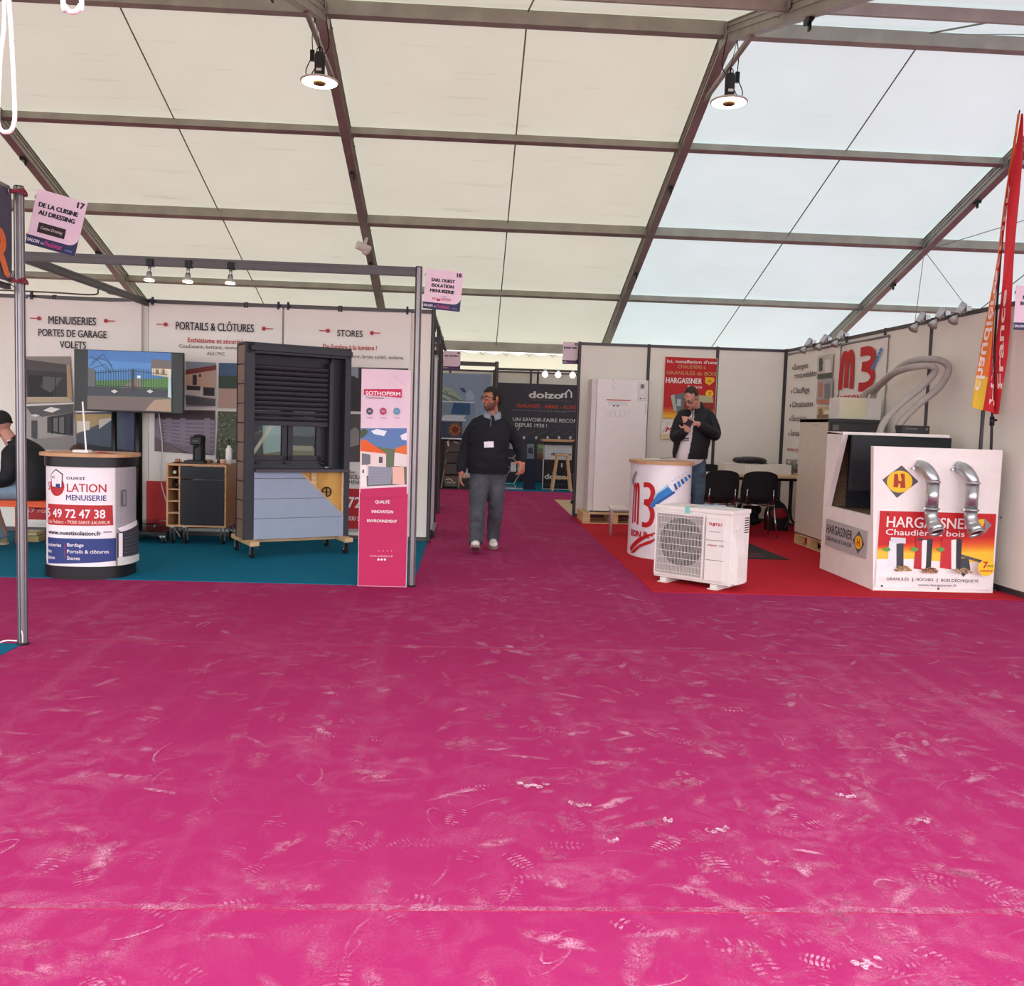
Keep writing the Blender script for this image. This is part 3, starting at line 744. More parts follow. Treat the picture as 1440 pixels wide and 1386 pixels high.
P.poly([(404, 590), (456, 592), (456, 660), (404, 658)], K('#8d8268'), pix=True); P.poly([(404, 590), (456, 592), (456, 630), (404, 628)], K('#3a383e'), pix=True)
P.poly([(406, 590), (456, 593), (456, 597), (412, 593), (412, 628), (408, 628)], K('#b9bab6'), pix=True); P.poly([(404, 626), (440, 627), (440, 634), (404, 633)], K('#b8a890'), pix=True); P.poly([(404, 643), (456, 645), (456, 662), (404, 661)], K('#dde0d8'), pix=True)
P.part(); P.rect(0, .13, 1.335, .565, BRED)
P.text('05 49 72 47 38', .30, .36, .95, .12, WHITE, bold=.02)
P.text('de Poitiers - 79300 SAINT-SAUVEUR', .34, .22, .9, .05, WHITE)
P.rect(0, .10, 1.335, .13, K('#a8a2a0'))
P.build(t)

# ---- television on its stand
tv = thing('television', 'wall-sized black television on a pole stand, playing a picture of a garden gate', 'television', (-3.40, 9.3, 0), 0)
b = MB(BLACK).box(-.535, .535, -.02, .02, 1.305, 1.915).box(-.3, .3, .02, .06, 1.4, 1.8); b.build('casing', tv, bevel=.006)
P = Print((0, -.0205, 0), (1, 0, 0), (0, 0, 1), off=.0012, step=.0004).world(tv)
SCR = lambda c, s=.42: mat('screen_'+c[1:], c, .3, emit=(c, s))
P.rect(-.525, 1.318, .525, 1.905, SCR('#0a0a0c', .2))
P.poly([(124, 492), (241, 496), (242, 579), (124, 575)], SCR('#4278b0'), pix=True)
P.poly([(124, 492), (241, 496), (241, 512), (124, 505)], SCR('#3566a0'), pix=True)
P.poly([(124, 535), (241, 532), (242, 579), (124, 575)], SCR('#45703a'), pix=True)
P.poly([(205, 534), (240, 530), (240, 546), (200, 546)], SCR('#507f3c'), pix=True)
P.poly([(170, 545), (192, 531), (198, 531), (200, 546)], SCR('#7b6f63'), pix=True)
P.poly([(213, 508), (216, 505), (241, 507), (241, 519), (212, 518)], SCR('#5d5350'), pix=True)
P.poly([(214, 518), (241, 519), (241, 531), (214, 527)], SCR('#cbb89a'), pix=True)
for x in (219, 228): P.rect(x, 519, x+4, 526, SCR('#7d6a5b'), pix=True)
P.poly([(124, 516), (134, 520), (134, 548), (124, 548)], SCR('#4d504f'), pix=True)
BR = SCR('#2a2f38', .6)
for a in (((126, 515), (140, 503), (152, 508), (160, 522)), ((128, 510), (145, 498), (158, 515)), ((130, 518), (148, 512), (156, 524)), ((126, 500), (138, 507), (150, 520))):
    P.line(a, .006, BR, pix=True)
P.poly([(124, 543), (241, 548), (241, 559), (124, 556)], SCR('#20242e', .6), pix=True)
for k in range(29):
    x = 135+3.55*k; P.line([(x, 521-3*math.sin(PI*k/28)), (x, 545+.03*(x-135))], .005, SCR('#1c2029', .5), pix=True)
P.line([(135, 524), (187, 521), (236, 527)], .006, SCR('#1c2029', .5), pix=True); P.line([(135, 542), (236, 546)], .008, SCR('#1c2029', .5), pix=True)
P.rect(186, 519, 189, 548, SCR('#141821', .5), pix=True)
for x in (162, 212): P.poly([(x-5, 550), (x, 547.5), (x+5, 550.5), (x, 553)], SCR('#b9b3a8'), pix=True)
P.poly([(124, 556), (241, 560), (242, 579), (124, 575)], SCR('#5d4f4a'), pix=True)
P.poly([(205, 577), (218, 562), (241, 561), (242, 579)], SCR('#947a66'), pix=True)
P.poly([(238, 522), (241, 522), (242, 560), (237, 558)], SCR('#a8b9b6'), pix=True)
P.rect(194, 528, 199, 532, SCR('#c9d4de'), pix=True)
P.build(tv, 'screen_picture')
st = thing('television_stand', 'black two-pole trolley stand under the television with a glass shelf', 'tv stand', (-3.42, 9.45, 0), 0)
for x in (-.19, .05):
    MB(BLACKM).cyl((x, 0, .12), (x, 0, 1.62), .028 if x < 0 else .04, 14).build('pole', st)
MB(BLACKM).box(-.24, .10, -.15, -.09, 1.35, 1.75).box(-.2, .06, -.12, .02, 1.5, 1.56).build('mounting_plate', st)
MB(BLACKM).prism([(-.42, -.26), (.42, -.26), (.30, .22), (-.30, .22)], .085, .12).build('base_plate', st, bevel=.006)
MB(glass('shelf_glass', (.75, .85, .85))).prism([(-.34, -.22), (.34, -.22), (.26, .16), (-.26, .16)], .19, .198).build('glass_shelf', st)
def caster(p, r=.035, parent=None, lock=False, h=None):
    b = MB(RUBBER); x, y = p; b.cyl((x-.012, y+.012, r), (x+.012, y+.012, r), r, 18)
    o = b.build('caster', parent)
    b = MB(STEEL); hh = h or r*2+.02
    b.bar((x-.018, y+.012, r), (x-.018, y, hh-.01), .003, r*.9); b.bar((x+.018, y+.012, r), (x+.018, y, hh-.01), .003, r*.9); b.obox((x, y, hh-.006), (.05, .05, .010)); b.cyl((x-.022, y+.012, r), (x+.022, y+.012, r), r*.25, 8)
    b.build('fork', o)
    return o
for x, y in ((-.38, -.22), (.38, -.22), (-.27, .18), (.27, .18)): caster((x, y), .028, st, h=.088)

# ---- drinks cabinet
cb = thing('drinks_cabinet', 'low wooden cabinet on casters, open bottle cubbies left and a black door', 'cabinet', (-2.71, 9.2, 0), 0)
W2 = .295
b = MB(OAK).box(-W2, W2, 0, .42, .792, .812).box(-W2, W2, 0, .42, .18, .198).box(-W2, -W2+.018, 0, .42, .198, .792).box(W2-.018, W2, 0, .42, .198, .792).box(-.175, -.157, 0, .42, .198, .792)
b.build('body', cb, bevel=.002)
MB(K('#2b2023')).box(-W2+.018, -.175, .40, .41, .198, .792).build('back_board', cb)
for k in range(1, 5): MB(OAK).box(-W2+.018, -.175, .0, .40, .198+.594*k/5-.007, .198+.594*k/5+.007).build('shelf', cb)
d = MB(mat('blue_black_laminate', '#15161f', .35)).box(-.155, W2-.02, -.016, .002, .202, .655).build('door', cb, bevel=.002)
MB(BLACKM).box(-.10, .05, -.024, -.016, .636, .642).build('door_handle', d)
d = MB(MATS['blue_black_laminate']).box(-.155, W2-.02, -.016, .002, .662, .788).build('drawer', cb, bevel=.002)
MB(BLACKM).box(-.03, .12, -.024, -.016, .735, .741).build('drawer_handle', d)
for x, y in ((-.25, .05), (.25, .05), (-.25, .37), (.25, .37), (-.12, .05)): caster((x, y), .05, cb, h=.18-.0)
def simple(name, label, cat, loc, mb, group=None, bevel=0, rz=0, kids=()):
    o = tag(mb.build(name, bevel=bevel), label, cat, group); o.location = loc; o.rotation_euler = (0, 0, rz)
    for nm, k in kids: k.build(nm, o)
    return o
b = MB(K('#3b3b36', .3)).lathe([(0, 0), (.028, .0), (.03, .02), (.03, .12), (.012, .17), (.012, .22), (0, .22)], axis=(0, -1, .05))
simple('wine_bottle', 'dark bottle with pale foil lying in the top cubby of the drinks cabinet', 'bottle', (-2.93, 9.44, .7145), b, kids=[('cap', MB(K('#b4b4a8')).cyl((0, -.19, .0095), (0, -.225, .0113), .016, 12))])
b = MB(K('#1a1a20', .3)).lathe([(0, 0), (.034, .0), (.036, .02), (.036, .14), (.014, .2), (.014, .25), (0, .25)], axis=(.35, -1, 0))
simple('wine_bottle', 'black bottle lying in the second cubby of the drinks cabinet', 'bottle', (-2.975, 9.42, .599), b)
# things on the cabinet
cm = thing('coffee_machine', 'black pod coffee machine standing on the drinks cabinet', 'coffee machine', (-2.755, 9.42, .812), 0)
b = MB(BLACK); b.prism([(-.10, -.16), (.10, -.16), (.12, .10), (.06, .15), (-.06, .15), (-.12, .10)], 0, .03); b.build('base', cm, bevel=.005)
b = MB(BLACK); pf = [(.062, .03), (.060, .20), (.064, .25), (.060, .275), (.04, .29), (0, .295)]
b.lathe(pf, (0, .02, 0), 28); b.build('body', cm)
MB(BLACKM).box(-.055, .055, -.11, 0, .185, .27).cyl((-.0, -.085, .16), (0, -.085, .2), .014, 12).build('brew_head', cm, bevel=.012)
MB(K('#4b4b52', .3)).box(-.025, .025, -.1115, -.110, .222, .232).build('button_strip', cm)
MB(K('#2a2a2e', .3)).cyl((0, -.09, .03), (0, -.09, .035), .045, 20).build('drip_grid', cm)
def cup(label, x, y, z, col, r=.03, h=.05, saucer=True, cat='cup'):
    t = thing('cup', label, cat, (x, y, z))
    b = MB(col); b.lathe([(0, .008), (r*.6, .008), (r*.95, h*.5), (r, h), (r*.9, h), (r*.8, h*.45), (0, h*.25)], seg=20); b.build('bowl', t)
    b = MB(col); b.tube(arc((r, 0, h*.55), h*.28, -PI/2, PI/2, 8), .004, 6); b.build('handle', t)
    if saucer: MB(K('#2b2422')).lathe([(0, 0), (r*1.2, 0), (r*1.75, .008), (r*1.7, .011), (0, .008)], seg=20).build('saucer', t)
cup('small copper coloured cup on a dark saucer, left of the coffee machine', -2.925, 9.30, .812, K('#a87358', .4), .026, .044)
cup('dark glass cup with a pale rim, right of the coffee machine', -2.60, 9.26, .812, K('#6e5a4c', .3), .026, .046, False)
simple('sauce_bottle', 'slim dark bottle standing right of the coffee machine', 'bottle', (-2.535, 9.36, .812), MB(K('#20242a', .25)).lathe([(0, 0), (.016, 0), (.017, .02), (.016, .08), (.008, .10), (.008, .125), (0, .125)], seg=16))
bw = thing('snack_bowl', 'orange and white snack tub beside the white bottle', 'bowl', (-2.47, 9.28, .812))
MB(K('#b9765a')).lathe([(0, 0), (.045, 0), (.05, .008), (.048, .011), (0, .01)], seg=20).build('saucer', bw); MB(K('#d6b29c')).lathe([(0, .01), (.026, .012), (.032, .05), (.03, .052), (0, .046)], seg=20).build('tub', bw)
simple('bottle', 'tall white bottle at the right end of the drinks cabinet', 'bottle', (-2.438, 9.38, .812), MB(WHITE).lathe([(0, 0), (.03, 0), (.032, .01), (.032, .13), (.028, .16), (.018, .17), (.018, .19), (0, .19)], seg=20))
# cables, projector and clutter on the floor
simple('power_cable', 'white power cable looping down to the floor beside the trolley stand', 'cable', (0, 0, 0), MB(K('#d9cfc8')).tube(crv([(-3.28, 9.8, 1.3), (-3.24, 9.79, .95), (-3.25, 9.78, .6), (-3.14, 9.72, .3), (-3.02, 9.68, .12), (-2.98, 9.6, .015), (-3.1, 9.62, .16), (-3.22, 9.6, .18), (-3.3, 9.6, .02)]), .006, 6))
simple('power_cable', 'black cable running down behind the trolley stand', 'cable', (0, 0, 0), MB(RUBBER).tube(crv([(-3.47, 9.8, 1.5), (-3.5, 9.8, .9), (-3.48, 9.75, .5), (-3.43, 9.7, .15), (-3.3, 9.6, .02), (-3.1, 9.5, .012)]), .006, 6))
pj = thing('small_projector', 'grey box with black round lens lying on the floor between stand and cabinet', 'projector', (-3.16, 9.62, 0))
MB(K('#2c2c32', .3)).box(-.16, .12, -.08, .1, .01, .10).build('casing', pj, bevel=.02); MB(BLACK).cyl((.02, -.08, .055), (.02, -.12, .055), .045, 18).cyl((.02, -.12, .055), (.02, -.13, .055), .035, 18, STEEL).build('lens', pj)
simple('pink_cloth', 'small pink cloth dropped on the blue carpet beside the promo counter', 'cloth', (-3.42, 9.12, .006), MB(K('#c7568a')).add([(0, 0, .002), (.05, -.01, .012), (.11, .01, .002), (.13, .05, .01), (.06, .06, .014), (0, .05, .004)], [(0, 1, 4, 5), (1, 2, 3, 4)]))

# ---- oval promo counter
def oval_counter(name, label, cx, cy, a, bdep, ztop, zb0, zb1, ex=2.6, rz=0, base=True):
    t = thing(name, label, 'counter', (cx, cy, 0), rz)
    def ring(k, n=64, g=0): 
        th = 2*PI*k/n; c, s_ = math.cos(th), math.sin(th)
        return ((a+g)*math.copysign(abs(c)**(2/ex), c), (bdep+g)*math.copysign(abs(s_)**(2/ex), s_))
    n = 72
    def wall(z0, z1, g, m, nm, cap=True):
        b = MB(m); vs = [(*ring(k, n, g), z) for z in (z0, z1) for k in range(n)]
        b.add(vs, [(k, (k+1) % n, n+(k+1) % n, n+k) for k in range(n)], smooth=True)
        if cap: b.add([(*ring(k, n, g), z1) for k in range(n)], [list(range(n))]); b.add([(*ring(k, n, g), z0) for k in range(n)], [list(range(n))[::-1]])
        return b.build(nm, t, recalc=False)
    tab = []                      # arc length table from the middle of the front, towards +x
    th = -PI/2; p = None; L = 0; N = 2400
    for i in range(N+1):
        q = -PI/2+PI*2*i/N; c, s_ = math.cos(q), math.sin(q); pt = Vector((a*math.copysign(abs(c)**(2/ex), c), bdep*math.copysign(abs(s_)**(2/ex), s_)))
        if p is not None: L += (pt-p).length
        tab.append((L, pt)); p = pt
    tot = L
    def mapper(u, v, d):
        u = u % tot; lo, hi = 0, N
        while hi-lo > 1:
            mid = (lo+hi)//2
            if tab[mid][0] <= u: lo = mid
            else: hi = mid
        p0, p1 = tab[lo][1], tab[hi][1]; q = p0.lerp(p1, (u-tab[lo][0])/max(1e-9, tab[hi][0]-tab[lo][0]))
        tg = (p1-p0).normalized(); return Vector((q.x+tg.y*d, q.y-tg.x*d, v))
    return t, wall, mapper
pc, wall, mp = oval_counter('promo_counter', 'oval promotional counter printed with the red and blue house logo and phone number', -3.015, 7.42, .315, .265, .97, 0, 0)
wall(0, .10, .012, BLACK, 'base'); wall(.10, .875, 0, VINYL, 'printed_panel', False); wall(.875, .955, .012, BLACK, 'top_band')
b = wall(.955, .98, .045, OAK, 'counter_top')
P = Print(mapper=mp, off=.0018, step=.0005, cut=.03)
fy = 7.42-.265
def tpx(x, y, cx=-3.015, ff=fy):
    p = at(x, y, 1, ff); return (p.x-cx, p.z)
P.topx = tpx; P.s = None
NAVY = K('#2b3a78'); CRED = K('#b4262c'); CW = K('#efe6ea')
P.rect(-.32, .105, .275, .87, CW)
P.ptext('ouest', 93, 120, 674, 6, INK, bold=.02)
P.ptext('LATION', 94, 148, 691, 12, CRED, bold=.02); P.ptext('S', 61, 65, 689, 12, CRED, bold=.02)
P.ptext('MENUISERIE', 93, 148, 703, 8, NAVY, bold=.02)
P.disc(78, 683.5, 12.3, 14, CRED, 32, pix=True)
P.poly([(67, 667), (77, 659), (88, 666), (87, 686), (69, 685)], K('#1f2436'), pix=True)
P.poly([(68.3, 667.5), (77, 660.8), (86.7, 667), (86, 685), (70, 684)], CW, pix=True)
P.rect(77, 680, 84, 685.5, NAVY, pix=True)
P.rect(70, 669, 75, 672.5, G3, pix=True)
P.poly([(61, 708.5), (156, 711), (157, 739.5), (61, 738)], CRED, pix=True)
P.ptext('05 49 72 47 38', 52, 146.5, 726.5, 12.5, CW, bold=.02)
P.ptext('route de Poitiers - 79300 SAINT-SAUVEUR', 50, 153, 735, 5, K('#e6c4bc'), bold=.02)
P.ptext('www.ouestisolation.fr', 62, 141, 751, 6.2, INK, bold=.03)
P.line([(144, 748.5), (155, 749)], .006, INK, pix=True)
P.poly([(61, 756), (162.5, 758), (163, 790), (61, 793)], NAVY, pix=True)
for i, (s1, s2, w1, w2) in enumerate((('Menuiseries', 'Bardage', 86, 118), ('Volets', 'Portails & clôtures', 70, 151), ('Isolation', 'Stores', 76, 113))):
    P.ptext(s1, (54, 57, 55)[i], w1, 768+9*i, 5.2, CW, bold=.012); P.ptext(s2, 95, w2, 768+9.3*i, 5.2, CW, bold=.012)
P.line([(91.5, 764), (92, 784)], .004, CRED, pix=True)
# the photographs round the right-hand end
L0 = .28; L1 = .46
P.rect(L0, .105, L1+.2, .87, K('#a7a0a4'))
for k in range(34):
    z = .44+.0126*k
    P.line([(L0, z), (L1+.2, z+.0)], .0014, K('#8d868b'))
P.rect(L0+.035, .57, L0+.075, .70, K('#5e5960')); P.rect(L0+.045, .58, L0+.066, .69, K('#8d888f'))
P.poly([(L0, .36), (L0+.2, .42), (L0+.38, .42), (L0+.38, .105), (L0, .105)], K('#3b3a42'))
P.poly([(L0, .40), (L0+.12, .43), (L0+.24, .44), (L0+.24, .40), (L0+.03, .37)], CW)
P.rect(L0+.01, .17, L0+.04, .36, CW)
for k in range(7): P.line([(L0+.05, .17+.03*k), (L0+.3, .17+.03*k)], .004, K('#6a6a72'))
P.poly([(L0, .105), (L0+.36, .105), (L0+.3, .16), (L0, .17)], K('#d8d6d2'))
P.build(pc)
b = MB(K('#e6e0e2')).box(-.06, .06, -.04, .04, 0, .02)
simple('card_stand', 'white card block with a tall thin stick on the promo counter', 'card stand', (-3.06, 7.36, .9805), b, bevel=.002, kids=[('stick', MB(WHITE).bar((.03, 0, .02), (.0, .01, .40), .012, .004))])
simple('leaflet', 'red and white leaflet lying on the promo counter', 'leaflet', (-2.86, 7.33, .9805), MB(CRED).add([(-.09, -.04, .001), (.05, -.05, .001), (.07, .03, .004), (-.06, .05, .008)], [(0, 1, 2, 3)]).add([(-.0, -.03, .006), (.10, -.04, .004), (.13, .03, .003), (.02, .05, .004)], [(0, 1, 2, 3)], WHITE))

# ---- window display unit on a trolley
du = thing('window_display', 'tall dark grey window and roller shutter display unit on a wheeled wooden trolley', 'display unit', (-1.60, 8.70, 0), math.atan2(.5, .9))
AN = mat('anthracite_frame', '#2a2b33', .45, var=.03); AN2 = mat('anthracite_dark', '#222229', .5, var=.03)
hw = .505; Z0, Z1 = .165, 1.985; dpt = .27
# local x along the front, y to the back
MB(AN).box(-hw, -hw+.075, 0, dpt, Z0, Z1).box(hw-.06, hw, 0, dpt, Z0, Z1).box(-hw, hw, 0, dpt, Z1-.10, Z1).box(-hw+.03, hw+.0, -.03, 0, Z1-.075, Z1-.03).build('surround', du, bevel=.003)
for k in range(10):
    z = Z0+.06+k*.18
    MB(wood('taupe_cladding', '#7f6558', '#8f7567', 3) if 'taupe_cladding' not in MATS else MATS['taupe_cladding']).box(-hw-.014, -hw, .025, dpt-.02, z-.086+.03, z+.084+.03).build('cladding_board', du, bevel=.002)
MB(AN).box(-hw-.018, -hw+.002, 0, .02, Z0, Z1).box(-hw-.018, -hw+.002, dpt-.015, dpt+.004, Z0, Z1).box(-hw-.018, -hw, 0, dpt, Z1-.02, Z1).build('corner_trim', du)
MB(AN2).box(-hw+.07, hw-.06, .16, dpt-.02, 1.60, Z1-.10).build('shutter_box', du)
xl, xr = -hw+.075, hw-.20
sh = thing('tmp', None, None)
bpy.data.objects.remove(sh)
zt, zb = 1.66, 1.27
n = 11
for k in range(n):
    z = zb+(1.79-zb)*k/n; h = (1.79-zb)/n
    b = MB(mat('shutter_slat', '#2a2a32', .4))
    pr = [(0, z), (.006, z), (.006, z+h*.82), (0, z+h*.95), (-.010, z+h*.80), (-.013, z+h*.45), (-.008, z+h*.12)]
    b.add([(x, .085+p[0], p[1]) for x in (xl, xr) for p in pr], [list(range(7)), [7+i for i in range(7)][::-1]]+[[i, (i+1) % 7, 7+(i+1) % 7, 7+i] for i in range(7)]); b.build('shutter_slat', du)
MB(AN).box(xl, xr, .07, .10, zb-.045, zb).build('shutter_bottom_bar', du, bevel=.003)
MB(AN).box(xr, xr+.035, .04, .12, .84, 1.84).box(xl-.002, xl+.012, .06, .12, .9, 1.84).build('guide_rail', du)
MB(AN2).box(xr+.035, hw-.06, .11, .14, .80, Z1-.1).box(xl, hw-.06, dpt-.03, dpt-.02, 1.5, Z1-.1).build('inner_reveal', du)
MB(AN).box(xl, xr, .14, .20, .80, .90).box(xl, xr, .14, .20, 1.42, 1.47).box(xl, xl+.012, .14, .2, .84, 1.45).box(xr-.05, xr+.02, .14, .20, .84, 1.45).build('window_frame', du, bevel=.003)
xm = (xl+xr-.03)/2
for x0, x1 in ((xl+.012, xm-.005), (xm+.005, xr-.05)):
    fw = .048
    s = MB(AN).box(x0, x1, .125, .175, .895, .895+fw).box(x0, x1, .125, .175, 1.38, 1.43).box(x0, x0+(fw if x0 > xl+.02 else .012), .125, .175, .895, 1.43).box(x1-fw, x1, .125, .175, .895, 1.43).build('window_sash', du, bevel=.003)
    MB(glass('window_glass', (.86, .92, .92))).box(x0+.012, x1-.02, .148, .154, .93, 1.40).build('pane', s)
b = MB(BLACKM)
for x in (xl+.05, xm-.02, xr-.05): b.cyl((x, .12, .872), (x, .10, .872), .012, 10).obox((x+.02, .10, .872), (.04, .008, .01))
b.build('window_fittings', du)
MB(mat('window_sill', '#4a454d', .5)).box(-hw+.075, hw-.02, -.07, .2, .795, .822).build('window_sill', du, bevel=.003)
# facade boards with the cut-away corner
CL = mat('blue_grey_cladding', '#98a2b6', .5, var=.03, bump=.08, bscale=30)
zs = [Z0, .36, .545, .735, .79]; x0, x1 = -hw+.075, hw-.06
def diag(z): return x0+.43+(x1-x0-.43)*max(0, (.79-z)/(.79-.375))     # right limit of the grey boards
for i in range(4):
    za, zz = zs[i]+.0015, zs[i+1]-.0015
    if i == 3: za, zz = zs[i]+.0015, .795
    xa, xb = min(x1, diag(za)), min(x1, diag(zz))
    pts = [(x0, za), (xa, za)]
    if xa >= x1-.001 and xb < x1: zc = .375; pts += [(x1, zc)]
    pts += [(xb, zz), (x0, zz)]
    if len(pts) == 5 and pts[1][0] == pts[2][0] and pts[1][1] >= pts[2][1]: pts.pop(2)
    MB(CL).prism(pts, -.012, .004, 'xz').build('facade_board', du, bevel=.003)
MB(PLY).box(x0, x1, .03, .045, Z0, .795).build('plywood_back', du)
MB(PINE).box(x0+.55, x0+.60, -.0, .03, .40, .795).box(x1-.02, x1, 0, .03, .35, .795).bar((x0+.45, .012, .79), (x1-.01, .012, .38), .02, .02).build('batten', du)
b = MB(RUBBER); c = (x0+.71, .018, .60); b.tube([(c[0]+.045*math.cos(a), c[1], c[2]+.045*math.sin(a)) for a in [2*PI*i/24 for i in range(24)]], .006, 6, closed=True)
b.bar((c[0]-.04, c[1], c[2]), (c[0]+.04, c[1], c[2]), .01, .008).bar((c[0], c[1], c[2]-.04), (c[0], c[1], c[2]+.04), .01, .008); b.build('hand_wheel', du)
for x in (-hw-.0, hw-.10):
    MB(PINE).box(x, x+.085, -.16, .50, .125, .165).build('trolley_beam', du, bevel=.003)
MB(PINE).box(-hw, hw, .10, .18, .125, .163).build('trolley_board', du)
for x, y in ((-hw+.04, -.08), (hw-.06, -.08), (-hw+.04, .44), (hw-.06, .44)): caster((x, y), .048, du, h=.125)
b = MB(K('#3a4a58', .3))
b.obox((-hw+.075, -.10, .10), (.03, .05, .008), Matrix.Rotation(.3, 3, 'X')).obox((hw-.025, -.10, .10), (.03, .05, .008), Matrix.Rotation(.3, 3, 'X')); b.build('brake_pedal', du)

# ---- pink totem
tt = thing('display_totem', 'tall slim pink and white totem with a house photo beside the aisle post', 'totem', (-.655, 7.16, 0), 0)
PKT = K('#b51654'); PKW = K('#dcc4d0')
b = MB(K('#d9c6cc')).box(-.192, .192, -.018, .018, 0, 1.705); b.build('board', tt, bevel=.002)
P = Print((0, -.0185, 0), (1, 0, 0), (0, 0, 1), off=.0008, step=.0004).world(tt)
P.rect(-.188, .004, .188, .74, PKT); P.rect(-.188, .74, .188, 1.70, PKW)
P.poly([(507, 602), (572, 602), (572, 684), (507, 686)], K('#5577a8'), pix=True)
P.poly([(522, 606), (530, 603), (544, 606), (540, 613), (526, 610)], K('#dfe3ea'), pix=True); P.poly([(563, 612), (572, 608), (572, 619), (565, 618)], K('#dfe3ea'), pix=True)
P.poly([(507, 624), (572, 634), (572, 684), (507, 686)], K('#5c6b52'), pix=True)
P.poly([(507, 620), (512, 617), (544, 638), (507, 634)], K('#d85a1c'), pix=True); P.poly([(507, 634), (543, 638), (543, 660), (507, 672)], K('#dccbc6'), pix=True)
P.poly([(509, 637), (521, 639), (521, 652), (509, 656)], K('#6b6a74'), pix=True); P.rect(533, 642, 538, 651, K('#4a4a55'), pix=True)
P.poly([(556, 630), (572, 625), (572, 640), (556, 636)], K('#d86a2a'), pix=True); P.poly([(555, 636), (572, 639), (572, 656), (554, 655)], K('#d9cfcc'), pix=True)
P.poly([(507, 606), (513, 602), (518, 607), (512, 614), (507, 616)], K('#3d5230'), pix=True)
P.poly([(518, 655), (552, 657), (550, 680), (518, 682)], K('#8b8d9b'), pix=True); P.poly([(552, 656), (568, 656), (569, 682), (552, 680)], K('#dfb0a0'), pix=True); P.poly([(507, 654), (515, 653), (516, 684), (507, 684)], K('#e4dcdc'), pix=True)
for k in range(6): P.line([(519, 658+3.7*k), (550, 659+3.7*k)], .002, K('#777987'), pix=True)
P.rect(510, 660, 512, 665, INK, pix=True)
P.poly([(507, 684), (572, 681), (572, 692), (507, 690)], PKW, pix=True); P.poly([(507, 687), (572, 684), (572, 698), (507, 700)], PKT, pix=True)
P.poly([(512, 547), (565, 547), (565, 559), (540, 557), (512, 555)], K('#c01850'), pix=True)
P.ptext('SOTHOFERM', 514.5, 563, 555, 5.6, WHITE, bold=.03)
P.ptext("l'esprit battant", 515, 540, 560, 2.8, INK, bold=.0)
for x, c in ((520, '#4a3a58'), (539, '#b03060'), (558, '#4f8fae')):
    P.disc(x, 578, 4.6, 4.9, K(c), 20, pix=True); P.rect(x-2.3, 576.5, x+2.3, 579.5, K('#9a8a9a'), pix=True); P.ptext('GAMME', x-4, x+4, 588, 2, K('#8a7a8a'), bold=0)
for k in range(5): P.line([(553+3*k, 526+2.6*k), (556+3*k, 532+2.0*k)], .003, K('#cdb6c2'), pix=True)
P.ptext('QUALITÉ', 528, 548, 707, 4.2, WHITE, bold=.02); P.ptext('INNOVATION', 523, 553, 720.5, 4.2, WHITE, bold=.02); P.ptext('ENVIRONNEMENT', 516.5, 558.5, 733.5, 4.2, WHITE, bold=.02)
P.ptext('www.sothoferm.fr', 520, 553, 782, 3, K('#eab6cc'), bold=0)
for x in (533, 539, 545, 551): P.disc(x, 774, .7, .7, K('#eab6cc'), 8, pix=True)
for x in (532.5, 537, 541.5): P.disc(x, 786, 1.6, 1.6, WHITE, 12, pix=True)
P.build(tt)

# ---- exhibitor number signs
def flag_sign(label, loc, rz, w, h, number, lines, extra=None, small=False):
    t = thing('stand_sign', label, 'sign', loc, rz)
    SW = K('#e4cfdc'); SB = K('#2c3358'); SP = K('#a83a78')
    MB(WHITE).box(0, w, -.002, .002, 0, h).build('board', t)
    P = Print((0, -.0022, 0), (1, 0, 0), (0, 0, 1), off=.0006, step=.0003)
    P.rect(0, 0, w, h, SB)
    r = .05*w/.26; pts = [(0, h), (w, h), (w, h*.22+r)]+[(w-r+r*math.cos(a), h*.17+r+r*math.sin(a)) for a in [-PI/2*i/6 for i in range(7)]]+[(0, h*.17)]
    P.poly(pts, SW)
    P.text(number, w*.965, h*.86, None, h*.105, INK, bold=.09, align='R')
    y = h*.70
    for s, ww in lines:
        P.text(s, w*.48, y, w*ww, h*.082, INK, bold=.09, align='C'); y -= h*.135
    P.text('SALON', w*.02, h*.06, w*.24, h*.06, K('#d8d4e4'), bold=.05); P.text('de', w*.29, h*.06, w*.06, h*.04, K('#d8d4e4')); P.text("l'habitat", w*.36, h*.05, w*.36, h*.085, SP, bold=.05)
    P.rect(w*.78, h*.05, w*.93, h*.08, K('#5a6a9a'))
    if extra: extra(P, w, h)
    P.build(t)
    MB(ALU).obox((-.001, .003, h*.85), (.012, .01, .02)).obox((-.001, .003, h*.15), (.012, .01, .02)).build('clip', t)
    return t
def ex17(P, w, h):
    P.rect(w*.17, h*.25, w*.72, h*.43, K('#2a1d22')); P.text('Cuisine Dressing', w*.445, h*.32, w*.44, h*.055, K('#cfc4c0'), shear=.3, align='C')
def ex18(P, w, h):
    P.disc(w*.40, h*.265, w*.055, w*.055, CRED, 20); P.poly([(w*.36, h*.27), (w*.40, h*.36), (w*.44, h*.27)], SWH); P.text('IS', w*.24, h*.24, w*.08, h*.06, CRED); P.text('LATION', w*.47, h*.24, w*.26, h*.07, CRED); P.text('ouest', w*.47, h*.335, w*.14, h*.03, INK)
SWH = K('#e9dbe2')
s17 = flag_sign('stand number sign 17 reading DE LA CUISINE AU DRESSING on the near post', (-2.425, 5.12, 2.205), R(0), .26, .30, '17', [('DE LA CUISINE', .80), ('AU DRESSING', .74)], ex17)
s17.rotation_euler = (0, R(13), R(5)); 
for o in s17.children: pass
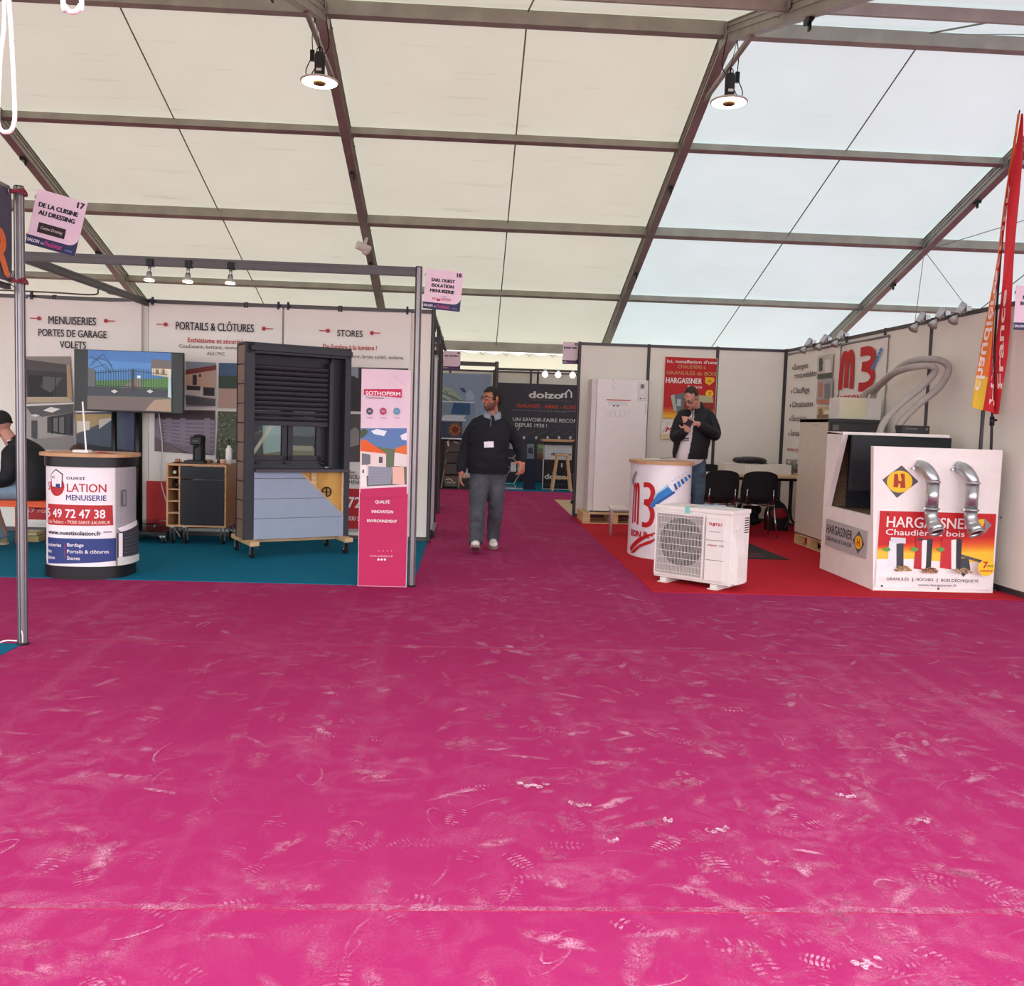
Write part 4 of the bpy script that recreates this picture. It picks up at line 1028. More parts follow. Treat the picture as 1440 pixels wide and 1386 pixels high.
flag_sign('stand number sign 18 reading SARL OUEST ISOLATION MENUISERIE', (-.39, 7.19, 2.19), R(-3), .29, .305, '18', [('SARL OUEST', .64), ('ISOLATION', .60), ('MENUISERIE', .66)], ex18).rotation_euler = (0, R(4), R(-2))
flag_sign('small pale stand sign far down the aisle on the left', (-.395, 13.0, 2.05), 0, .24, .26, '20', [('SARL SANGUÉRI L.', .86)])
flag_sign('small pale stand sign far down the aisle on the right wall corner', (1.30, 13.04, 2.19), 0, .22, .31, '22', [('BOISSIN YANN', .84)])
flag_sign('stand number sign 24 at the right edge beside the fabric flag', (4.215, 6.98, 2.17), R(-4), .30, .34, '24', [('MIGEON', .6), ('BOISSEAU', .7)])

# ---- fascia cloth of stand 17
fb = thing('fascia_banner', 'dark slate fabric fascia with an orange letter R tied to the near post', 'banner', (-2.475, 5.07, 0), 0)
FB = mat('slate_banner_fabric', '#474a58', .6, var=.06, bump=.05, bscale=10)
vs = []; ny = 40
for j in range(9):
    for i in range(ny+1):
        y = -2.0*i/ny; z = 1.985+.49*j/8; sc = .018*abs(math.sin(PI*i/ny*4))*(1 if j == 8 else 0)
        vs.append((.004*math.sin(i*.5+j*.3), y, z-sc))
MB(FB).add(vs, [(j*(ny+1)+i, j*(ny+1)+i+1, (j+1)*(ny+1)+i+1, (j+1)*(ny+1)+i) for j in range(8) for i in range(ny)], smooth=True).build('cloth', fb, recalc=False)
P = Print((.006, -1.95, 0), (0, 1, 0), (0, 0, 1), off=.002, step=.0005)
P.text('R', 1.925, 2.01, .20, .25, K('#d8743c'), bold=.05, align='R')
P.build(fb)
b = MB(STEEL)
for z in (2.02, 2.455): b.tube([(.010, -.035+.012*math.cos(a), z+.012*math.sin(a)) for a in [2*PI*i/14 for i in range(14)]], .003, 6, closed=True)
b.build('eyelet', fb)
b = MB(K('#8a2a35'))
for z in (2.0, 2.47): 
    for k in range(3): b.tube(crv([(.012, -.03, z-.01*k), (.055, .02, z+.012*k-.01), (.045, .08, z-.01), (-.02, .075, z+.008*k), (-.01, -.03, z)]), .004, 5)
b.build('red_cord', fb)
rail_thing('header beam of the near stand behind the slate banner', (-2.50, 5.08, 2.46), (-2.50, 3.1, 2.46), m=ALU)
rail_thing('lower beam of the near stand under the slate banner', (-2.50, 5.08, 1.965), (-2.50, 3.1, 1.965), h=.03)
simple('cable_tie', 'white cable tie tail at the foot of the near post', 'cable tie', (-2.49, 5.09, 0), MB(WHITE).tube(crv([(.02, -.01, .03), (-.03, -.03, .035), (-.07, -.03, .02), (-.08, -.05, .006)]), .004, 5).tube(crv([(.05, -.01, .02), (.055, -.02, .06), (.05, -.02, .09)]), .003, 5))

# ---- clip lamps
def clip_lamp(label, loc, rz, group, lit=True, tilt=.0, up=False):
    t = thing('clip_lamp', label, 'lamp', loc, rz, group)
    MB(BLACKM).box(-.025, .025, -.03, .03, -.005, .05).build('clamp', t, bevel=.004)
    M_ = MB(STEEL); ax = Vector((0, -math.sin(tilt), -math.cos(tilt)))
    p = Vector((0, -.02, -.01)); M_.cyl(p, p+ax*.05, .012, 10); M_.build('arm', t)
    q = p+ax*.04
    MB(STEEL).lathe([(0, 0), (.018, 0), (.022, .03), (.045, .07), (.043, .072), (.02, .03), (0, .02)], q, 20, axis=ax).build('reflector', t)
    L = mat('lamp_face_lit', '#fff2dc', .3, emit=('#ffe9c8', 7.)) if lit else mat('lamp_face_off', '#e8e2da', .3)
    MB(L).lathe([(0, .070), (.040, .066), (.040, .06), (0, .06)], q, 20, axis=ax).build('bulb', t)
    return t
for i, x in enumerate((-2.47, -2.18, -1.86)):
    clip_lamp('clip spotlight under the front header beam, %s of three' % ('leftmost', 'middle one', 'rightmost')[i], (x, 7.185, 2.43), 0, 'clip spotlights under the front header beam', True, .1)
for i, (x, yy) in enumerate(((1.53, 18.9), (1.80, 18.9), (2.10, 18.9))):
    t = thing('bulb_lamp', 'lit round bulb on the far header beam, %s of three' % ('left', 'middle', 'right')[i], 'lamp', (x, yy-.04, 2.40), 0, 'lit bulbs on the far header beam')
    MB(STEEL).box(-.03, .03, -.02, .03, 0, .06).build('clamp', t); MB(mat('glowing_bulb', '#fff0d8', .3, emit=('#ffe6c0', 6.))).ell((0, 0, -.05), (.06, .06, .06)).build('bulb', t)

# ---- roll-up banner in the aisle
ru = thing('roll_up_banner', 'white roll-up banner seen nearly edge-on in the aisle, black roller foot', 'banner', (-.405, 10.2, 0), 0)
MB(ALU).box(-.04, .04, 0, .86, .02, .085).build('cassette', ru, bevel=.012); MB(BLACK).cyl((0, -.012, .052), (0, .0, .052), .045, 20).cyl((0, .86, .052), (0, .872, .052), .045, 20).build('end_cap', ru)
MB(K('#d6d2dc')).box(-.004, .0, .02, .84, .085, 2.06).build('printed_sheet', ru); MB(ALU).box(-.012, .008, .01, .85, 2.05, 2.08).build('top_rail', ru)
MB(BLACK).box(-.02, .02, .0, .03, 2.05, 2.1).build('clip', ru)
P = Print((.0005, 0, 0), (0, 1, 0), (0, 0, 1), off=.001); P.line([(.1, .9), (.5, .9), (.5, 1.35), (.1, 1.35)], .006, K('#a8a4b0'), closed=True); P.build(ru)
# ================================================================== RIGHT STAND
HR = K('#c0161c'); HRD = K('#8e1418'); YEL = K('#f0bf24'); GREY = K('#565358'); PW = K('#efe2df')
def pallet(label, loc, rz, L=.8, W=.6, h=.13):
    t = thing('wooden_pallet', label, 'pallet', loc, rz)
    for k in range(5):
        y = -W/2+.05+(W-.1)*k/4; MB(PINE).box(-L/2, L/2, y-.045, y+.045, h-.02, h).build('deck_board', t, bevel=.002)
    for y in (-W/2+.045, 0, W/2-.045):
        MB(PINE).box(-L/2, L/2, y-.045, y+.045, 0, .018).build('bottom_board', t)
        for x in (-L/2+.05, 0, L/2-.05): MB(PINE).box(x-.05, x+.05, y-.045, y+.045, .018, h-.038).build('block', t)
    for x in (-L/2+.05, 0, L/2-.05): MB(PINE).box(x-.05, x+.05, -W/2, W/2, h-.038, h-.02).build('stringer_board', t)
    return t
pallet('small wooden pallet under the tall white boiler cabinet', (1.99, 12.45, 0), 0, .86, .62, .15)
# tall white cabinet
wc = thing('boiler_cabinet', 'tall white boiler cabinet with control panel against the back wall', 'boiler', (2.03, 12.28, .155), 0)
MB(WHITE).box(-.32, .375, .0, .42, .012, 1.80).build('casing', wc, bevel=.008)
MB(mat('white_side', '#d9d2d2', .4)).box(-.39, -.32, .03, .42, .0, 1.80).build('side_panel', wc, bevel=.006)
MB(BLACKM).box(-.36, .36, .02, .40, 0, .012).build('plinth', wc)
P = Print((0, -.0005, 0), (1, 0, 0), (0, 0, 1), off=.0006, step=.0004).world(wc)
LG = K('#b9b2b6'); MG = K('#8a8488')
MB(K('#e2dbdd')).box(.235, .37, -.012, 0, 1.53, 1.78).build('control_panel', wc, bevel=.004)
P2 = Print((0, -.0125, 0), (1, 0, 0), (0, 0, 1), off=.0006, step=.0004)
P2.rect(.265, 1.69, .315, 1.745, K('#5a5a60')); P2.rect(.270, 1.70, .31, 1.74, K('#77787e')); P2.disc(.292, 1.645, .022, .022, K('#f1ecee'), 20); P2.rect(.26, 1.545, .275, 1.565, INK); P2.line([(.29, 1.555), (.345, 1.555)], .006, MG)
P2.build(wc, 'display_print')
P.rect(-.19, 1.43, .14, 1.53, K('#efe9ea')); P.rect(-.19, 1.515, .14, 1.53, K('#c8584a'))
for r_ in range(4): P.line([(-.17, 1.495-.014*r_), (.10, 1.495-.014*r_)], .004, LG)
P.rect(-.10, 1.435, -.07, 1.455, GREY); P.rect(-.05, 1.435, -.02, 1.455, GREY)
for k in range(5): P.line([(-.19+.065*k, 1.30), (-.19+.065*k, 1.38), (-.135+.065*k, 1.38), (-.135+.065*k, 1.30)], .003, LG, closed=True)
for k in range(4): P.disc(-.11+.02*(k % 2), 1.79-.04*k, .007, .007, MG, 10)
P.line([(.345, 1.35), (.345, 1.49)], .004, MG)
P.build(wc)

# ---- red poster
pr = thing('wall_poster', 'red poster reading HARGASSNER on the back wall behind the standing man', 'poster', (3.14, 12.975, 0), 0)
MB(K('#e9dcc8')).box(-.385, .385, -.004, 0, 1.165, 2.345).build('sheet', pr)
P = Print((0, -.0045, 0), (1, 0, 0), (0, 0, 1), off=.001, step=.0005).world(pr)
P.rect(-.375, 1.46, .375, 2.335, HR)
for k in range(6): P.rect(-.375, 1.46, .375, 1.62-.022*k, K(('#cc3a18', '#d8551a', '#e0701c', '#e88c22', '#eca42a', '#f0b834')[k]))
P.rect(-.375, 1.30, .375, 1.46, K('#e8e0d2'))
P.ptext('Ici, installation d\'une', 938, 1008, 509.5, 4.6, PW, bold=.03); P.ptext('CHAUDIÈRE à', 953, 992, 517.5, 5.2, K('#caa36a'), bold=.01)
P.ptext('GRANULÉS de BOIS', 937, 1007, 526, 5.2, K('#caa36a'), bold=.01); P.ptext('HARGASSNER', 936, 987, 538, 8, PW, bold=.035)
P.ptext('France', 967, 987, 545.5, 4.4, PW, bold=.02)
P.disc(997, 535.5, 5.6, 5, YEL, 20, pix=True); P.poly([(991, 530), (1004, 531), (1004.5, 536), (997, 542)], YEL, pix=True); P.ptext('H', 995, 999.5, 538, 4.5, HR, bold=.03)
P.disc(997.5, 553.5, 5.6, 5.4, YEL, 20, pix=True); P.ptext('7', 996, 1000, 556, 5, HR, bold=.03)
P.poly([(943, 556), (962, 552), (966, 566), (958, 584), (947, 577)], K('#6a7072'), pix=True); P.poly([(943, 556), (948, 554), (952, 579), (947, 577)], K('#aeb6a8'), pix=True); P.rect(952, 561, 957, 571, K('#b9c2c4'), pix=True); P.poly([(962, 552), (1002, 558), (1003, 566), (966, 566)], K('#b8b08c'), pix=True)
P.poly([(962, 566), (1003, 566), (1002, 575), (960, 584)], K('#8c2a20'), pix=True)
P.ptext('installée par :', 932, 953, 589, 2.6, GREY, bold=.0)
P.poly([(930, 595), (1003, 599), (1001, 613), (929, 610)], PW, pix=True); P.ptext('MB', 935, 952, 607, 7, HR, bold=.06, shear=.25); P.line([(932, 608), (940, 594)], .005, K('#7a5a6a'), pix=True); P.line([(947, 603), (962, 608)], .006, HR, pix=True)
P.rect(-.385, 1.165, .375, 1.235, K('#e2cf9e')); P.ptext('www', 943, 951, 615, 2.2, GREY)
P.build(pr)

# ---- banners on the right wall
wv = Vector((math.cos(rw_a), math.sin(rw_a), 0))
def right_banner(label, ya, yb, z0, z1):
    """ya is the far end; local x runs towards the camera"""
    xa = 4.53+(12.96-ya)*(wv.x/-wv.y); t = thing('hanging_banner', label, 'banner', (xa-.012, ya, 0), rw_a)
    W = (ya-yb)/-wv.y
    vs = []; nx, ny = 16, 22
    for j in range(ny+1):
        for i in range(nx+1):
            u, v = i/nx, j/ny; vs.append((u*W, -.012-.006*math.sin(u*8+v*5)*math.sin(PI*u), z0+(z1-z0)*v))
    MB(VINYL).add(vs, [(j*(nx+1)+i, j*(nx+1)+i+1, (j+1)*(nx+1)+i+1, (j+1)*(nx+1)+i) for j in range(ny) for i in range(nx)], smooth=True).build('vinyl_sheet', t, recalc=False)
    b = MB(ALU); b.cyl((-.02, -.012, z1), (W+.02, -.012, z1), .014, 10); b.build('top_rod', t)
    P = Print((0, -.024, 0), (1, 0, 0), (0, 0, 1), off=.001, step=.0006).world(t)
    return t, P
t, P = right_banner('hanging white banner listing Energies renouvelables, Chauffage and Climatisation', 12.86, 11.12, .83, 2.42)
LGR = K('#3f3a44')
for s, x0, x1, y, c, f in (('Energies', 1117, 1136, 520, '#8a9a4a', 0), ('renouvelables', 1117, 1148, 532, None, 0), ('Chauffage', 1115.5, 1138, 553, '#b03030', 0), ('Climatisation', 1114, 1143, 572.5, '#3a3a44', 0), ('Electricité', 1113.5, 1134, 592, '#5a4a54', 0), ('Sanitaire', 1112, 1131, 612.5, '#b03030', 0)):
    P.ptext(s, x0, x1, y, 8.2, LGR, bold=.015)
    if c: a = P.px(x0-2.2, y-2.5); P.disc(a[0], a[1], .022, .022, K(c), 10)
P.ptext('www.migeon.fr', 1107, 1140, 634, 7, DRED, bold=.01)
for x, y in ((1110.5, 655), (1122.5, 656)):
    P.rect(x-4.2, y-10, x+4, y+10, K('#8d8a86'), pix=True); P.rect(x-4, y-4, x+4, y+3, K('#6f7a5c'), pix=True); P.rect(x-4, y+3, x+2, y+9, K('#4a3a3a'), pix=True); P.disc(x, y-6, 2.4, 3, K('#c9c2bc'), 12, pix=True)
for (ya, yb, c1, c2, c3) in ((500, 531, '#c7c2b8', '#4f5a4c', '#dcdad6'), (534, 567, '#a8a4a4', '#c07a68', '#7d7d84'), (571, 588, '#cdb98c', '#8a6f50', '#e4ddd0')):
    P.rect(1151, ya+1, 1171, yb, K(c1), pix=True)
    P.poly([(1153, ya+4), (1158, ya+3), (1158, yb-10), (1153, yb-8)], K(c2), pix=True)
    P.poly([(1161, ya+6), (1169, ya+5), (1169, yb-6), (1161, yb-6)], K(c3), pix=True); P.rect(1151, yb-5, 1171, yb, K(c2), pix=True)
    P.disc(1156, ya+10, 3, 4, K(c2), 12, pix=True)
P.build(t)
t, P = right_banner('hanging white banner with the big red MB logo and MIGEON B. lettering', 11.08, 9.90, .83, 2.41)
def mb_logo(P, c, w=3.0, k3=1.0):
    """the rounded red M and B drawn as thick looping strokes; c maps (0..1, 0..1) to 2-D"""
    def S(pts, ww): P.line([c(*p) for p in crv2(pts)], ww, HR)
    w3 = w*k3; S([(.04, 0), (.05, .5), (.09, .88), (.15, .96), (.205, .86), (.215, .5), (.215, .04)], w); S([(.215, .04), (.215, .5), (.25, .87), (.31, .97), (.37, .88), (.385, .5), (.385, 0)], w)
    S([(.60, .97), (.80, .98), (.93, .90), (.95, .74), (.86, .60), (.66, .57)], w3); S([(.66, .57), (.86, .50), (.97, .32), (.93, .12), (.80, .03), (.60, .03)], w3)
def crv2(pts, n=6): return [(p.x, p.y) for p in crv([(a, b, 0) for a, b in pts], n)]
q0 = P.px(1179, 548); q1 = P.px(1231, 490)
mb_logo(P, lambda u, v: (q0[0]+(q1[0]-q0[0])*u, q0[1]+(q1[1]-q0[1])*v), .105)
P.ptext('MIGEON B.', 1177, 1222, 566, 9.5, HR, bold=.05); P.ptext('SARL MIGEON', 1176, 1215, 574.5, 3.6, K('#b0837c'), bold=.01)
for k in range(6):
    x, y = 1225+2.6*k*.9, 517-5*k; P.poly([(x, y), (x+4, y-4), (x+5.2, y-.5), (x+1.5, y+3.5)], K('#4a86c8'), pix=True)
P.build(t)

# ---- clip lamps along the right wall top
def wall_lamp(label, y, group):
    x = 4.53+(12.96-y)*(wv.x/-wv.y)
    t = thing('clip_lamp', label, 'lamp', (x-.03, y, 2.5), R(-75), group)
    MB(STEEL).box(-.03, .03, .0, .06, -.02, .05).build('clamp', t, bevel=.006)
    b = MB(mat('lamp_silver', '#bdbabb', .35, .5)); ax = Vector((0, -.55, -.83)).normalized(); q = Vector((0, -.02, .05)); b.lathe([(0, -.02), (.03, -.02), (.032, .07), (.028, .09), (.028, .1)], q, 18, axis=ax); b.build('housing', t)
    MB(MATS['lamp_silver']).lathe([(.012, 0), (.03, .02), (.048, .07), (.046, .072), (.02, .02)], q+ax*.12, 18, axis=ax).build('reflector', t); MB(STEEL).cyl(q+ax*.08, q+ax*.13, .012, 8).build('neck', t)
    MB(mat('lamp_face_off', '#e8e2da', .3)).lathe([(0, .062), (.042, .06), (.04, .055), (0, .055)], q+ax*.12, 18, axis=ax).build('bulb', t)
for nm, y in (('far end, over the service list', 12.05), ('middle of the far three over the banners', 11.55), ('nearest of the far three over the MB banner', 11.05), ('left lamp of the near group by the flag', 9.15), ('middle lamp of the near group by the flag', 8.78), ('right lamp of the near group by the flag', 8.42)):
    wall_lamp('silver clip lamp on right wall, '+nm, y, 'silver clip lamps on the right wall')

# ---- round counter MB
rc, wall, mp = oval_counter('promo_counter', 'rounded white promotional counter with red MB logo and blue spiral, wooden top', 2.0, 9.36, .305, .44, .97, 0, 0, ex=2.1)
wall(0, .955, 0, mat('glossy_white_wrap', '#ebe4ea', .25), 'printed_wrap', False); wall(.955, .985, .022, OAK, 'counter_top')
P = Print(mapper=mp, off=.002, step=.0005, cut=.03); P.topx = lambda x, y: tpx2(x, y)
def tpx2(x, y):
    """pixel -> arc length and height on the rounded wrap"""
    d = _r*((x-720)/FPX) + _u*((693-y)/FPX) + _f; o = Vector((2.0, 9.36)); best = None
    A = (d.x/.305)**2+(d.y/.44)**2; B = 2*((-o.x)*d.x/.305**2+(-o.y)*d.y/.44**2); C_ = (o.x/.305)**2+(o.y/.44)**2-1
    D = B*B-4*A*C_
    if D < 0: D = 0
    t_ = (-B-math.sqrt(D))/(2*A); q = Vector((d.x*t_-o.x, d.y*t_-o.y)); z = CH+d.z*t_
    th = math.atan2(q.y/.44, q.x/.305); L = 0; n = 60; a0 = -PI/2; p = None
    for i in range(n+1):
        aa = a0+(th-a0)*i/n; c = Vector((.305*math.cos(aa), .44*math.sin(aa)))
        if p is not None: L += (c-p).length
        p = c
    if th < -PI/2 or th > PI/2: L = -L
    return (L, z)
BL = K('#2a7ac4'); BL2 = K('#1c5a9c')
q0 = tpx2(900, 738); q1 = tpx2(919, 681); S_ = (q1[0]-q0[0])
c3 = lambda u, v: (q0[0]+S_*(u-.5)/.46, q0[1]+(q1[1]-q0[1])*v)
mb_logo(P, c3, .034, 1.5)
P.poly([(914, 711), (925, 694), (938, 682), (945, 690), (949, 693), (934, 703), (923, 711), (917, 714)], BL, pix=True)
P.poly([(921, 695), (938, 681), (941, 683), (925, 694), (919, 702)], K('#a9c9e6'), pix=True); P.poly([(917, 714), (934, 703), (949, 693), (948, 690), (925, 704)], BL2, pix=True)
for k in range(5):
    x, y = 947+4.5*k, 683.5-3.6*k; w = 6.4-.8*k
    P.poly([(x, y-w*.5), (x+2.6, y-w*.7), (x+5.6, y+w*.5), (x+2.8, y+w)], BL if k % 2 else BL2, pix=True); P.disc(x-2, y-w-1.5, .8, .8, K('#8aa4c4'), 8, pix=True)
P.ptext('EON B.', 888.5, 914, 752, 9, HR, bold=.06); P.disc(917, 752.5, 1.8, 1.8, HR, 12, pix=True)
P.poly([(887, 769), (899, 756), (912, 751), (922, 748), (922, 750), (912, 755), (902, 761), (888, 775)], HR, pix=True)
P.poly([(888, 777), (901, 765), (921, 757), (930, 753), (915, 764), (901, 769), (893, 777)], HR, pix=True)
P.poly([(890, 675), (896, 661), (897, 664), (893, 672), (892, 685)], K('#8a7a86'), pix=True)
P.build(rc)
b = MB(K('#d9d2cc'))
for k in range(3): b.obox((.02*k, .01*k, .004+.004*k), (.20, .28, .003), Matrix.Rotation(.3+.25*k, 3, 'Z'))
b.add([(-.02, -.08, .013), (.10, -.1, .04), (.16, .0, .035), (.05, .04, .014)], [(0, 1, 2, 3)])
simple('leaflets', 'loose pile of pale leaflets on the round MB counter', 'leaflets', (1.98, 9.42, .986), b)
simple('leaflet', 'single sheet lying near the left edge of the round MB counter', 'leaflet', (1.82, 9.32, .986), MB(K('#cfc3b8')).obox((0, 0, .002), (.12, .2, .002), Matrix.Rotation(.2, 3, 'Z')))
# ---- low metal stool
ls = thing('low_stool', 'low metal-legged side table with pale top left of the MB counter', 'side table', (2.02, 10.98, 0), R(-6))
MB(K('#ddd4cc', .4)).box(-.28, .28, -.18, .18, .32, .345).build('top', ls, bevel=.004)
for x in (-.26, .26):
    for y in (-.16, .16): MB(CHROME).bar((x, y, 0), (x, y, .32), .022, .022).build('leg', ls)
MB(CHROME).box(-.26, .26, -.17, -.15, .30, .32).box(-.26, .26, .15, .17, .30, .32).build('apron', ls)
simple('leaflets', 'thin brochures on the low metal side table', 'leaflets', (2.08, 10.95, .346), MB(K('#bba78c')).obox((0, 0, .005), (.21, .28, .01), Matrix.Rotation(.2, 3, 'Z')).obox((.03, .0, .013), (.21, .28, .004), Matrix.Rotation(.5, 3, 'Z'), WHITE))

# ---- heat pump outdoor unit
A0 = Vector((1.619, 7.713)); A1 = Vector((2.149, 7.239)); ang = math.atan2(A1.y-A0.y, A1.x-A0.x); W = (A1-A0).length
ac = thing('heat_pump_unit', 'white outdoor heat pump unit with round fan grille standing on the red carpet', 'heat pump', (A0.x, A0.y, 0), ang)
AW = mat('ivory_powder_coat', '#e4dcd8', .4, var=.03); H0, H1, DP = .045, .665, .34
MB(AW).box(0, W, .012, DP, H0, H1-.012).build('casing', ac, bevel=.010)
MB(AW).box(-.006, W+.006, -.004, DP+.006, H1-.035, H1).build('lid', ac, bevel=.008)
gx0, gx1 = .025, W*.655; gz0, gz1 = H0+.035, H1-.06; cx, cz, cr = .012+(gx0+gx1)/2, (gz0+gz1)/2+.02, .205
DK = mat('dark_grille_recess', '#2b2827', .7)
MB(mat('grey_coil', '#9a928e', .7)).box(gx0, gx1, .0085, .0115, gz0, gz1).build('coil', ac)
MB(DK).lathe([(0, 0), (cr, 0), (cr, .03)], (cx, .0075, cz), 36, axis=(0, 1, 0)).build('fan_opening', ac)
b = MB(mat('grey_fan', '#3c3836', .5))
for k in range(3):
    a = 2*PI*k/3; pts = []
    for r_, da in ((.03, 0), (.17, -.35), (.185, .25), (.17, .75), (.03, .7)): pts.append((cx+r_*math.cos(a+da), .006-.004*da, cz+r_*math.sin(a+da)))
    b.add(pts, [(0, 1, 2, 3, 4)])
b.lathe([(0, -.012), (.035, -.010), (.04, 0)], (cx, .003, cz), 20, axis=(0, 1, 0)); b.M = Matrix.Translation((0, -.004, 0)); b.build('fan', ac)
GW = mat('grille_wire', '#e8e1de', .35)
n = 34
wb = MB(GW).box(-.0013, .0013, 0, .002, gz0+.01, gz1-.01).mesh('grille_wire')
for i in range(n):
    o = bpy.data.objects.new('grille_wire', wb); COL.objects.link(o); o.parent = ac; o.location = (gx0+.01+(gx1-gx0-.02)*i/(n-1), -.020, 0)
for i in range(9):
    z = gz0+(gz1-gz0)*(i+.5)/9; MB(GW).box(gx0+.005, gx1-.005, -.015, -.011, z-.002, z+.002).build('grille_crossbar', ac)
MB(AW).box(gx0-.008, gx1+.008, -.022, .012, gz1-.01, gz1+.006).box(gx0-.008, gx1+.008, -.022, .012, gz0-.006, gz0+.008).box(gx0-.008, gx0+.004, -.022, .012, gz0, gz1).box(gx1-.004, gx1+.008, -.022, .012, gz0, gz1).build('grille_frame', ac, bevel=.003)
for z0_, z1_ in ((H0+.03, .245), (.25, .41), (.415, H1-.07)):
    MB(AW).box(gx1+.022, W-.06, -.012, .013, z0_, z1_).build('front_panel', ac, bevel=.004)
P = Print((0, -.0125, 0), (1, 0, 0), (0, 0, 1), off=.0008, step=.0004)
P.text('FUJITSU', gx1+.05, .535, .115, .024, K('#b82438'), bold=.06); P.text('AIR CONDITIONER', gx1+.05, .48, .10, .009, MG); P.text('atlantic', gx1+.04, .365, .09, .018, K('#a82a4a'), bold=.02, shear=.2); P.text('R32', gx1+.15, .367, .04, .014, GREY)
P.build(ac)
MB(AW).box(W-.006, W+.012, .16, .27, .40, .44).box(W-.004, W+.018, .08, .16, .50, .535).build('side_handle', ac, bevel=.006)
b = MB(AW); b.add([(W, .05, .49), (W, .20, .50), (W+.045, .20, .30), (W+.045, .20, .06), (W+.045, .05, .06), (W+.045, .05, .30), (W, .05, .06), (W, .20, .06)], [(0, 1, 2, 5), (5, 2, 3, 4), (0, 5, 4, 6), (1, 7, 3, 2), (6, 4, 3, 7)]); b.build('valve_cover', ac)
b = MB(DK)
for k in range(7): b.box(W+.0005, W+.002, .24+.0, .32, .47+.02*k, .478+.02*k)
b.build('side_louvre', ac)
for x in (.10, W-.14):
    MB(AW).box(x-.045, x+.045, -.02, DP+.02, 0, .012).box(x-.03, x+.03, 0, DP, .012, H0).build('foot', ac, bevel=.003)
MB(K('#7fc4bc')).box(W*.40, W*.46, -.0065, DP*.4, H1, H1+.001).box(W*.40, W*.46, -.0065, -.0045, H1-.05, H1).build('teal_tape', ac)
b = MB(K('#dfe0e2')).obox((0, 0, .002), (.22, .15, .002), Matrix.Rotation(.2, 3, 'Z')); b.obox((.05, .01, .005), (.2, .14, .002), Matrix.Rotation(-.1, 3, 'Z'), K('#9fb4c4'))
simple('leaflets', 'leaflets lying on top of the white heat pump unit', 'leaflets', (2.07, 7.66, .666), b)

# ---- triangular dark floor mat
b = MB(K('#231b1d', .8)).prism([(2.42, 9.16), (3.33, 9.15), (3.30, 10.35), (2.9, 10.0)], .005, .012)
o = simple('floor_mat', 'dark triangular mat on the red carpet behind the heat pump', 'mat', (0, 0, 0), b)
MB(K('#6a2b2e', .8)).prism([(2.85, 9.5), (3.12, 9.42), (3.15, 9.52), (2.9, 9.62)], .012, .0135).prism([(2.8, 9.32), (3.1, 9.25), (3.12, 9.33), (2.85, 9.4)], .012, .0135).build('mat_print', o)

# ---- insulated boiler housing of white render
bh = thing('boiler_housing', 'big white rendered hopper box with dark opening, posters and two metal pipes', 'display box', (3.46, 7.49, 0), 0)
REN = mat('white_render', '#efe6e2', .75, var=.03, bump=.5, bscale=90); OSB = mat('brown_granulate', '#6f5844', .9, var=.5, scale=90, bump=.5, bscale=140); DARKP = mat('dark_hopper_panel', '#1e2026', .6)
# side face polygon in (y, z) local: y back positive
side = [(.036, 0), (1.17, 0), (1.17, 1.335), (.80, 1.318), (1.09, .625), (.036, .62)]
MB(REN).prism(side, 0, .05, 'yz').build('side_wall', bh)
MB(REN).prism([(.036, 0), (1.17, 0), (1.17, 1.315), (.80, 1.20), (.036, 1.20)], 1.0, 1.04, 'yz').build('side_wall', bh)
MB(REN).prism([(-.004, 0), (1.04, 0), (1.04, 1.225), (-.075, 1.225)], -.02, .035, 'xz').build('front_wall', bh, bevel=.003)
MB(REN).box(-.13, .99, .16, 1.17, 1.32, 1.345).build('top_slab', bh, bevel=.004) if False else MB(REN).prism([(-.0, 1.17), (.86, 1.17), (.86, .52), (.0, .80)], 1.315, 1.34, 'xy').build('top_slab', bh)
MB(REN).box(0.05, 1.0, 1.13, 1.17, 0, 1.315).build('back_wall', bh)
MB(OSB).add([(.05, 1.10, .62), (1.0, 1.10, .62), (1.0, .04, .60), (.05, .04, .60)], [(0, 1, 2, 3)]).add([(.052, 1.12, .60), (1.0, 1.12, .60), (1.0, 1.12, 1.31), (.052, 1.12, 1.31)], [(0, 1, 2, 3)]).build('granulate_lining', bh)
MB(DARKP).prism([(.16, .62), (.98, .62), (.98, 1.31), (.16, 1.31)], 1.0, 1.03, 'xz').build('dark_panel', bh)
bh_d = MB(DARKP).prism([(.05, .80), (.98, .80), (.98, 1.31), (.05, 1.31)], .70, .73, 'xz').build('dark_panel', bh)
P = Print((0, -.0205, 0), (1, 0, 0), (0, 0, 1), off=.0015, step=.0005).world(bh)
P.poly([(1268, 654), (1291.5, 677), (1261, 700), (1240.5, 674.5)], GREY, pix=True); P.disc(1265, 677, 18, 15.5, YEL, 32, pix=True)
P.poly([(1257.5, 666), (1262.5, 666), (1263.5, 676), (1268, 676), (1266, 665.5), (1272, 666), (1273, 686), (1266, 686), (1266, 679.5), (1264, 679.5), (1262, 685.5), (1256, 684.5)], K('#a8321c'), pix=True)
P.build(bh)
po = MB(K('#ece4e4', .3)).box(-.0, 1.02, -.008, -.002, .035, .69); 
ps = simple('wall_poster', 'red HARGASSNER sign board screwed to the front of the white hopper box', 'sign', (3.463, 7.47, 0), po)
P = Print((0, -.0085, 0), (1, 0, 0), (0, 0, 1), off=.001, step=.0004).world(ps)
P.rect(.006, .33, 1.014, .685, HR)
